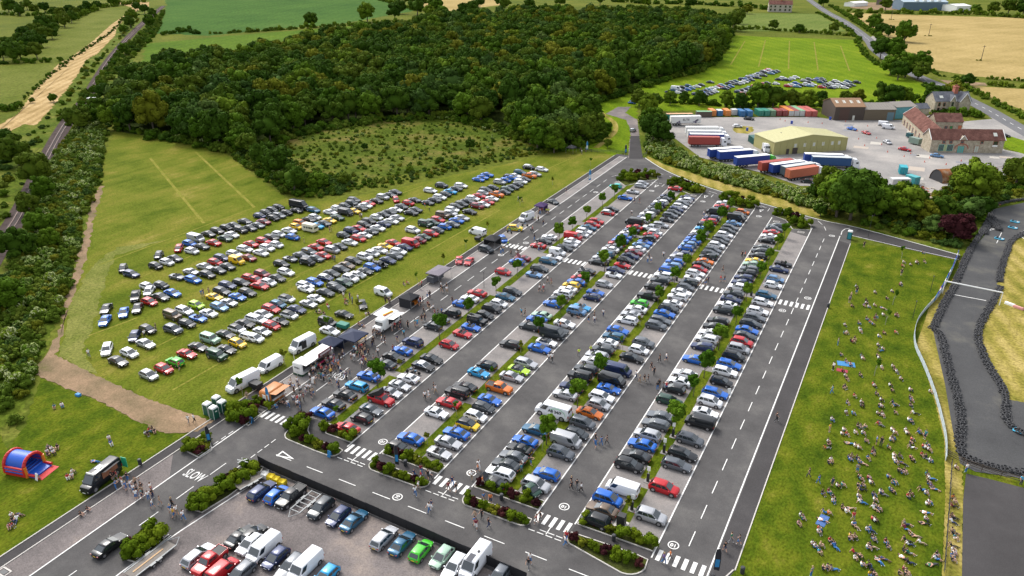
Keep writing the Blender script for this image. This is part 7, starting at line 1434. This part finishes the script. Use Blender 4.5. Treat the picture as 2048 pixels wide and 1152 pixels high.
pp('850,35,w 985,25,w 945,85,k 655,90,g,stand 665,60,i,stand 710,25,k,stand 665,145,p,sit 780,120,w 765,140,v 800,150,w 780,100,k 920,165,b,lie 860,225,k 915,215,w 785,245,k 810,270,r 850,245,m 835,290,b 1015,220,p 1030,215,m 610,295,w 720,280,k 735,345,w 728,325,w 625,355,w 605,360,t 562,430,g,stand 660,420,k 690,405,k 675,430,m 880,385,w 920,360,m 1015,355,r 875,455,w 895,500,g,lean 910,485,w 880,560,w 870,545,k 578,535,k 740,545,t 750,565,w 618,585,n 655,612,p 525,630,w,stand 590,660,r 612,700,w 625,725,k 905,635,w 990,625,w 1005,650,k 1025,670,w 730,695,k 1055,725,w 835,770,r 845,780,w 600,795,k 612,790,n 515,815,t,walk 970,778,w 985,820,k 860,845,n 685,860,r 1130,815,w 1290,825,w 1130,875,k 1140,895,b 898,895,w 630,915,n 740,915,w 740,940,g 885,945,k 900,945,w 1005,920,n,lean 1015,940,b,lean 1135,935,k 620,995,w 672,1000,c 870,1000,w 905,1005,k 915,1015,w 1010,995,k 1170,1000,w,lean 505,1050,w 495,1120,y,stand 1120,1055,w 1140,1065,b 890,1090,r,lean 885,1085,t 715,1100,k 735,1110,g 770,1110,i 600,1135,w 985,1135,w 1095,1140,w 1200,1145,k',1536,576,'lawn','sit')
pp('1080,945,w 1070,975,r 1070,1025,k,stand 770,805,k,stand 1180,950,w 1190,945,k 1135,965,w 1245,940,k 1235,870,k 1050,1125,m 1060,1120,w 700,1140,w 845,1290,w',1536,288,'lawn','sit')
pp('475,75,w 480,95,k 465,125,o,lean 650,95,g,lie 690,110,w 720,125,w 775,70,i 870,70,b,stand 908,80,k,stand 990,45,n 975,60,w 1005,5,w 955,120,t 1145,60,r 1135,90,k 1145,120,g,lean 1105,10,w 1215,10,b,lean 1260,25,t,stand 1255,125,w 1280,140,w 1235,115,r 1265,100,f 1225,180,r 1270,210,k,lean 1290,225,w 500,222,w 480,245,k 650,220,b 705,210,k 665,190,i 640,205,n 720,235,g 795,205,b 835,140,k 830,165,m 1000,190,w 1045,190,k 1015,235,w 1000,215,w 1080,255,n,lie 1135,205,m 1145,220,k 760,255,b,lie 718,295,g,stand 330,330,k,walk 408,380,b,walk 1085,310,k 1065,320,n 1040,310,k 518,400,n,stand 548,430,w 590,425,t 720,360,k 735,375,t 797,370,m 815,405,w 955,360,b 990,400,i 1005,405,t 970,455,t 990,475,n 1262,335,t 1300,370,w,lean 1275,405,k 1300,430,v 1330,460,g,lie 1230,460,k,lean 1255,485,w 715,430,k 750,425,k 745,460,n,lean 895,480,w 915,495,n,lean 1130,490,k 1115,510,r 480,475,m 432,487,k 515,520,k 515,548,w 715,510,w 725,540,w 745,560,w,lean 835,505,n 845,540,w 840,585,t 850,610,w,lean 880,615,n 1280,560,w 1265,575,w 620,635,w 655,615,g,lie 588,605,k 455,640,b,lean 480,650,o 255,665,w 270,690,f 240,730,p 435,710,w,lie 400,770,r 400,795,w 675,735,w 700,750,b,lean 787,775,w 825,780,b,lean 830,695,r 850,710,w 1105,735,g,lean 1100,770,m,lean 1265,650,w,lie 1255,690,w 1248,735,k,lie 350,890,w 370,910,w 415,905,i 405,955,c 490,865,r 510,885,k 535,915,b,lean 650,830,y 645,855,k 685,835,i 830,840,k 840,860,g 790,920,w 830,915,k,lean 935,875,m 950,915,n 1105,865,k,lean 1125,895,w,lean 1175,835,k,lie 1220,880,w,lean 690,960,r,lean 690,1000,w 730,1000,k 1080,940,k 1130,965,f,lean 1085,1015,w,lie 1130,1040,k,lean 1345,975,k 1345,1010,w,lean 1310,1065,f,lie 885,1035,g,lie 930,1020,n,lie 745,1060,w 795,1055,e 820,1085,k,lean 435,1090,k 470,1080,g 520,1095,g,lean 350,1120,g,stand 1080,1095,m 1045,1130,k 1095,1140,k 1100,1120,i 810,1135,y 840,1145,k 685,675,r,walk 585,15,w 625,15,r 690,0,w 750,5,w',1536,864,'lawn','sit')
pp('1495,280,w 1475,525,o 1485,560,i 1480,590,m,lean 1465,670,m 1480,685,k,lean 1475,715,w,lean 1465,790,i 1485,810,k,lean 1490,840,t 1475,910,k,lean 1470,940,w 1480,970,w 1465,985,b 1470,1020,k',1536,864,'fence','sit')
pp('1590,290,w,stand 2030,390,c,stand',1536,864,'track','stand'); pp('70,1035,k,walk',1536,576,'edge','walk'); pp('1380,5,r',1536,576,'verge','sit')
pp('668,45,k,walk 668,95,b,walk 715,75,b,walk 760,65,k,walk 475,430,k,walk 475,390,k,walk 520,420,k,walk 555,445,w,walk 195,700,m,walk 225,675,k,walk 435,835,r,walk 425,870,w,walk 145,1010,w,walk 132,1055,k,walk 1215,1015,v,walk 1268,985,o,walk 1705,920,k,walk 1755,850,f,walk 1820,865,d,walk 88,255,w,reach 150,235,k,reach 75,290,t,reach',1024,864,'car park','walk')
pp('1265,335,n 1320,300,m 1320,350,r 1375,345,k 1393,345,w 1272,475,w 1298,430,w 1383,610,w 1403,580,n 1570,395,n 1540,440,m 1600,445,k 1725,350,w 1780,265,w 1775,290,o 1822,525,b 1875,535,o 1752,665,i 1748,715,b 1760,740,m 1805,655,k 1860,725,k 1812,395,o',512,864,'bottom road','walk')
pp('920,425,b,reach 970,390,r 1015,360,k 980,420,w 1003,435,b 1040,420,w 1065,455,w 1080,405,i 1115,405,g 1130,445,k 1095,475,k 1085,505,w 1130,480,i 1130,495,t 1182,510,w 1215,495,k 1205,450,w 1210,470,r 1215,575,w,walk 1275,550,i,walk 1372,570,k,walk 1360,620,b,walk 1385,650,y,walk 1410,630,w,walk 1463,670,w,walk 930,345,r 905,330,r 890,345,k',0,864,'food van','stand')
pp('640,660,k 695,620,k 870,50,w 885,90,b 760,240,b,lie 575,320,w 575,350,w 540,360,r 385,125,g 410,140,w 375,160,w 380,185,k 425,165,w 460,120,k 90,670,w 160,665,n,lie 95,705,k 130,700,w,lean 90,750,r 75,755,p 1160,15,w 1180,15,k 1215,-20,k',0,864,'corner lawn','sit')
pp('1503,1050,w,walk 1550,1045,w,walk 435,950,t,sit 495,940,w,sit 708,525,w,walk 1153,370,w 1245,315,k 1610,45,b 1625,35,k 1670,28,i 1432,625,r 1975,865,i,walk 1980,915,t,walk 1190,1140,r,sit 1235,1145,k,sit',0,576,'field','stand')
pp('270,770,w 300,800,w 330,745,w 280,750,i 228,860,w 215,790,k 190,805,b 130,860,n 170,860,t 110,850,o 358,810,w 345,800,k 395,820,w 405,800,w 430,800,w 455,830,i,walk 440,850,k 300,800,b 300,890,w 330,895,r 350,880,w 350,930,b 330,930,w 380,870,m 255,925,w,walk 155,945,c,sit 190,915,f,sit 225,925,k,sit 342,1045,k,walk 375,1060,t,walk 590,740,t,walk 650,750,w 660,775,k 710,690,w,walk 722,700,n 750,680,g,walk 675,655,w,walk 598,675,y 595,645,i 640,650,k 620,600,r 540,720,b 520,705,t 500,700,f 555,695,k 465,740,w,reach 430,710,w 470,655,w 520,645,c 540,580,k 570,600,g 600,570,w 625,580,r 655,600,b 660,620,o 668,560,k 690,545,k,walk 625,550,v 610,620,b 490,620,b 510,640,r 525,650,r 580,560,k 560,580,g 545,560,i 575,630,n 605,640,k 565,655,m 480,640,t 455,660,w 440,640,i 760,545,w 788,555,w,reach 810,530,f 830,540,k 850,500,k 880,590,y,walk 848,610,w,walk 850,585,v 905,605,k,walk 940,565,g 965,580,k 900,515,k,walk 860,570,m 830,520,k 800,500,w 790,490,c 825,480,m 845,475,r 860,465,k 815,465,n 780,480,k 870,500,i 850,540,i 875,420,k 695,520,i,walk 975,510,w,walk 1095,490,m,walk 930,445,k 938,425,k 1005,410,w 1030,415,k 1130,405,n,walk 1182,360,c,walk 935,360,k 965,370,k 985,350,w 995,360,n 950,345,i 1015,300,o,reach 1035,290,w,reach 1090,320,g 1110,300,r 1145,310,k 1155,280,k 1150,295,m 1155,225,k,walk 1215,295,k 1270,280,t 1290,280,c 1325,240,k 1350,240,k 1340,180,k,walk 1375,130,m 1385,150,k 1420,160,w,walk 1430,200,m 1455,195,k 1485,190,b 1570,95,k,walk 1300,110,w 1315,100,r 1335,100,k 1305,120,b 1370,50,w 1390,55,k 820,290,m,sit 850,305,b,sit 700,60,w 750,65,n 770,100,b 815,80,w 1035,100,k 1060,105,k 1070,100,w 880,210,w,sit 900,205,k,sit 715,100,r,sit 710,125,m,sit 570,140,r,sit 580,155,w,sit 505,185,w,sit 540,205,k,sit 490,195,k,lean 1485,10,k,walk 1527,15,w,walk',512,576,'stalls','stand')
pp('1350,860,w,walk 1380,850,w,walk 1420,790,k,walk 1437,815,w,walk 690,880,c,sit 750,905,b,sit',512,576,'first aisle','walk')
pp('75,190,c,walk 105,195,k,walk 612,250,k,walk 660,215,k,walk 660,255,w,walk 730,200,w,walk 535,520,h,walk 630,495,h,stand 295,555,w,walk 320,560,w,walk 993,695,w,walk 1022,735,g,walk 1060,725,k,walk 1090,725,k,walk 1115,625,k,walk 1138,665,k,walk 1182,565,k,walk 1235,555,w,walk 1165,785,k,stand 1180,765,k,stand 1210,790,g,reach 1235,790,r,reach 220,5,w,walk 250,5,r,walk 520,230,k,sit 385,300,o,reach',1024,576,'aisles','walk')
pp('435,370,k,walk 50,440,w,walk 80,445,k,walk 980,450,k,walk 1020,455,m,walk 958,550,w,walk 1213,885,w,walk 1095,895,k,walk 1085,925,w,walk 1115,925,w,walk 1842,885,k,walk 1866,885,r,walk 1690,1000,k,walk 1670,1080,r,walk 1700,1080,k,walk 1507,1110,k,walk 1550,1105,k,walk 1570,1085,n,walk 1545,550,k,walk 1535,560,w,walk 150,685,w,walk 165,685,r,walk 250,630,k,walk 180,750,k,walk 185,600,h 210,600,k 215,540,k 240,530,r 275,535,h 292,540,h 245,515,h 225,540,p 287,1085,w,walk 313,1105,m,walk 225,1140,k,walk 257,1140,w,walk 205,820,k 215,830,w 550,50,k 558,65,w 45,870,k,walk 35,875,w,walk 590,45,t',1024,288,'far aisles','stand')
pp('588,680,i 602,678,h 832,575,i 845,575,w 1387,515,h 1350,490,r 345,755,k 382,765,h 615,910,k 630,915,b 1607,940,w 1480,1135,w,walk 1525,1138,k,walk 1310,1135,i 1325,1115,r 1205,1110,r,sit 1180,1120,k,sit 1960,855,w,reach 1975,845,i,reach 2018,800,h,reach 2040,870,k,walk 940,945,w 1050,885,w',512,288,'upper','stand')
PPL2=[]
for x,y,c,k,zone,rz in PPL:
    up={'stand':.9,'walk':.9,'reach':.9,'sit':.35,'lean':.3,'lie':.12}[k]; p=P(x,y,up); PPL2.append([p,c,k,zone,rz])
PPL2.sort(key=lambda q:dist(q[0])); print('people',len(PPL2))
g=random.Random(99); nearp=PPL2[:300]; farp_=PPL2[300:]
ZN={'lawn':('on spectator lawn','spectators on the lawn'),'fence':('against the timber fence','spectators along the timber fence'),'track':('beside the kart track tyres',None),'edge':('on the edge footpath',None),'verge':('on the dry verge',None),'car park':('between the parked cars','people walking among the parked cars'),'bottom road':('by the bottom road crossings','people by the bottom road'),
 'food van':('near the black food van','people queueing at the black food van'),'corner lawn':('on the corner lawn','people on the corner lawn'),'field':('by the mown field','people by the mown field'),'stalls':('in the food stall crowd','crowd at the food stalls'),'first aisle':('in the first aisle','people walking in the first aisle'),'aisles':('in the aisles','people walking in the aisles'),'far aisles':('in the distant aisles','people in the distant aisles'),'upper':('at the far end of the stall road','people at the far end of the stall road')}
VB={'stand':'standing','walk':'walking','reach':'stooping','sit':'seated','lean':'reclining','lie':'lying'}
cnt={}; recs=[]
for p,c,k,zone,rz in nearp:
    tr=g.choice('nkbbdgiwb' if c!='k' else 'kkdnbbgi'); sh_=g.random()<.38; key=(zone,k,c,tr); cnt.setdefault(key,[]).append(p); recs.append((p,c,k,zone,rz,tr,sh_,key,len(cnt[key])-1))
def place(p,c,k,tr,sh_,rz,seed):
    gg=random.Random(seed); s=gg.uniform(.98,1.12)
    if rz is None: rz=gg.uniform(-.9,.6) if k in('sit','lean','lie') else gg.uniform(0,6.28)
    sk=SKIN2 if gg.random()<.12 else SKIN
    return rz,s,{0:sk,1:CM[c],2:CM[tr],3:SHOE if gg.random()<.6 else SHOEK},HAIR[0 if gg.random()<.5 else 1 if gg.random()<.7 else 2]
for i,(p,c,k,zone,rz,tr,sh_,key,n) in enumerate(recs):
    bd,hr,fc=FIG[(k,int(sh_))]; rz,s,mt,hm=place(p,c,k,tr,sh_,rz,i)
    low='shorts' if sh_ else 'trousers'; extra='' if len(cnt[key])==1 else ', %s up'%ordn(n) if zone in('lawn','corner lawn','fence') else ', %s up'%ordn(n)
    lab='person %s in %s top and %s %s %s%s'%(VB[k],CN[c],CN[tr],low,ZN[zone][0],extra)
    t=thing('person',lab,'person',(p[0],p[1],.1),rz,ZN[zone][1]); t.scale=(s,s,s)
    ob('body',bd,t,mats=mt); ob('hair',hr,t,mats={0:hm}); ob('face',fc,t)
items=[]
for i,(p,c,k,zone,rz) in enumerate(farp_):
    tr=g.choice('nkkdbgi'); sh_=g.random()<.45; bd,hr,fc=FIG[(k,int(sh_))]; rz,s,mt,hm=place(p,c,k,tr,sh_,rz,i+900); M=Matrix.Translation((p[0],p[1],.1))@Matrix.Rotation(rz,4,'Z')@Matrix.Scale(s,4)
    items+=[(bd,M,mt),(hr,M,{0:hm})]
if items: struct('distant_people',joinmesh('distant_people',items),'stuff','the more distant people in the far aisles and at the far end of the field')
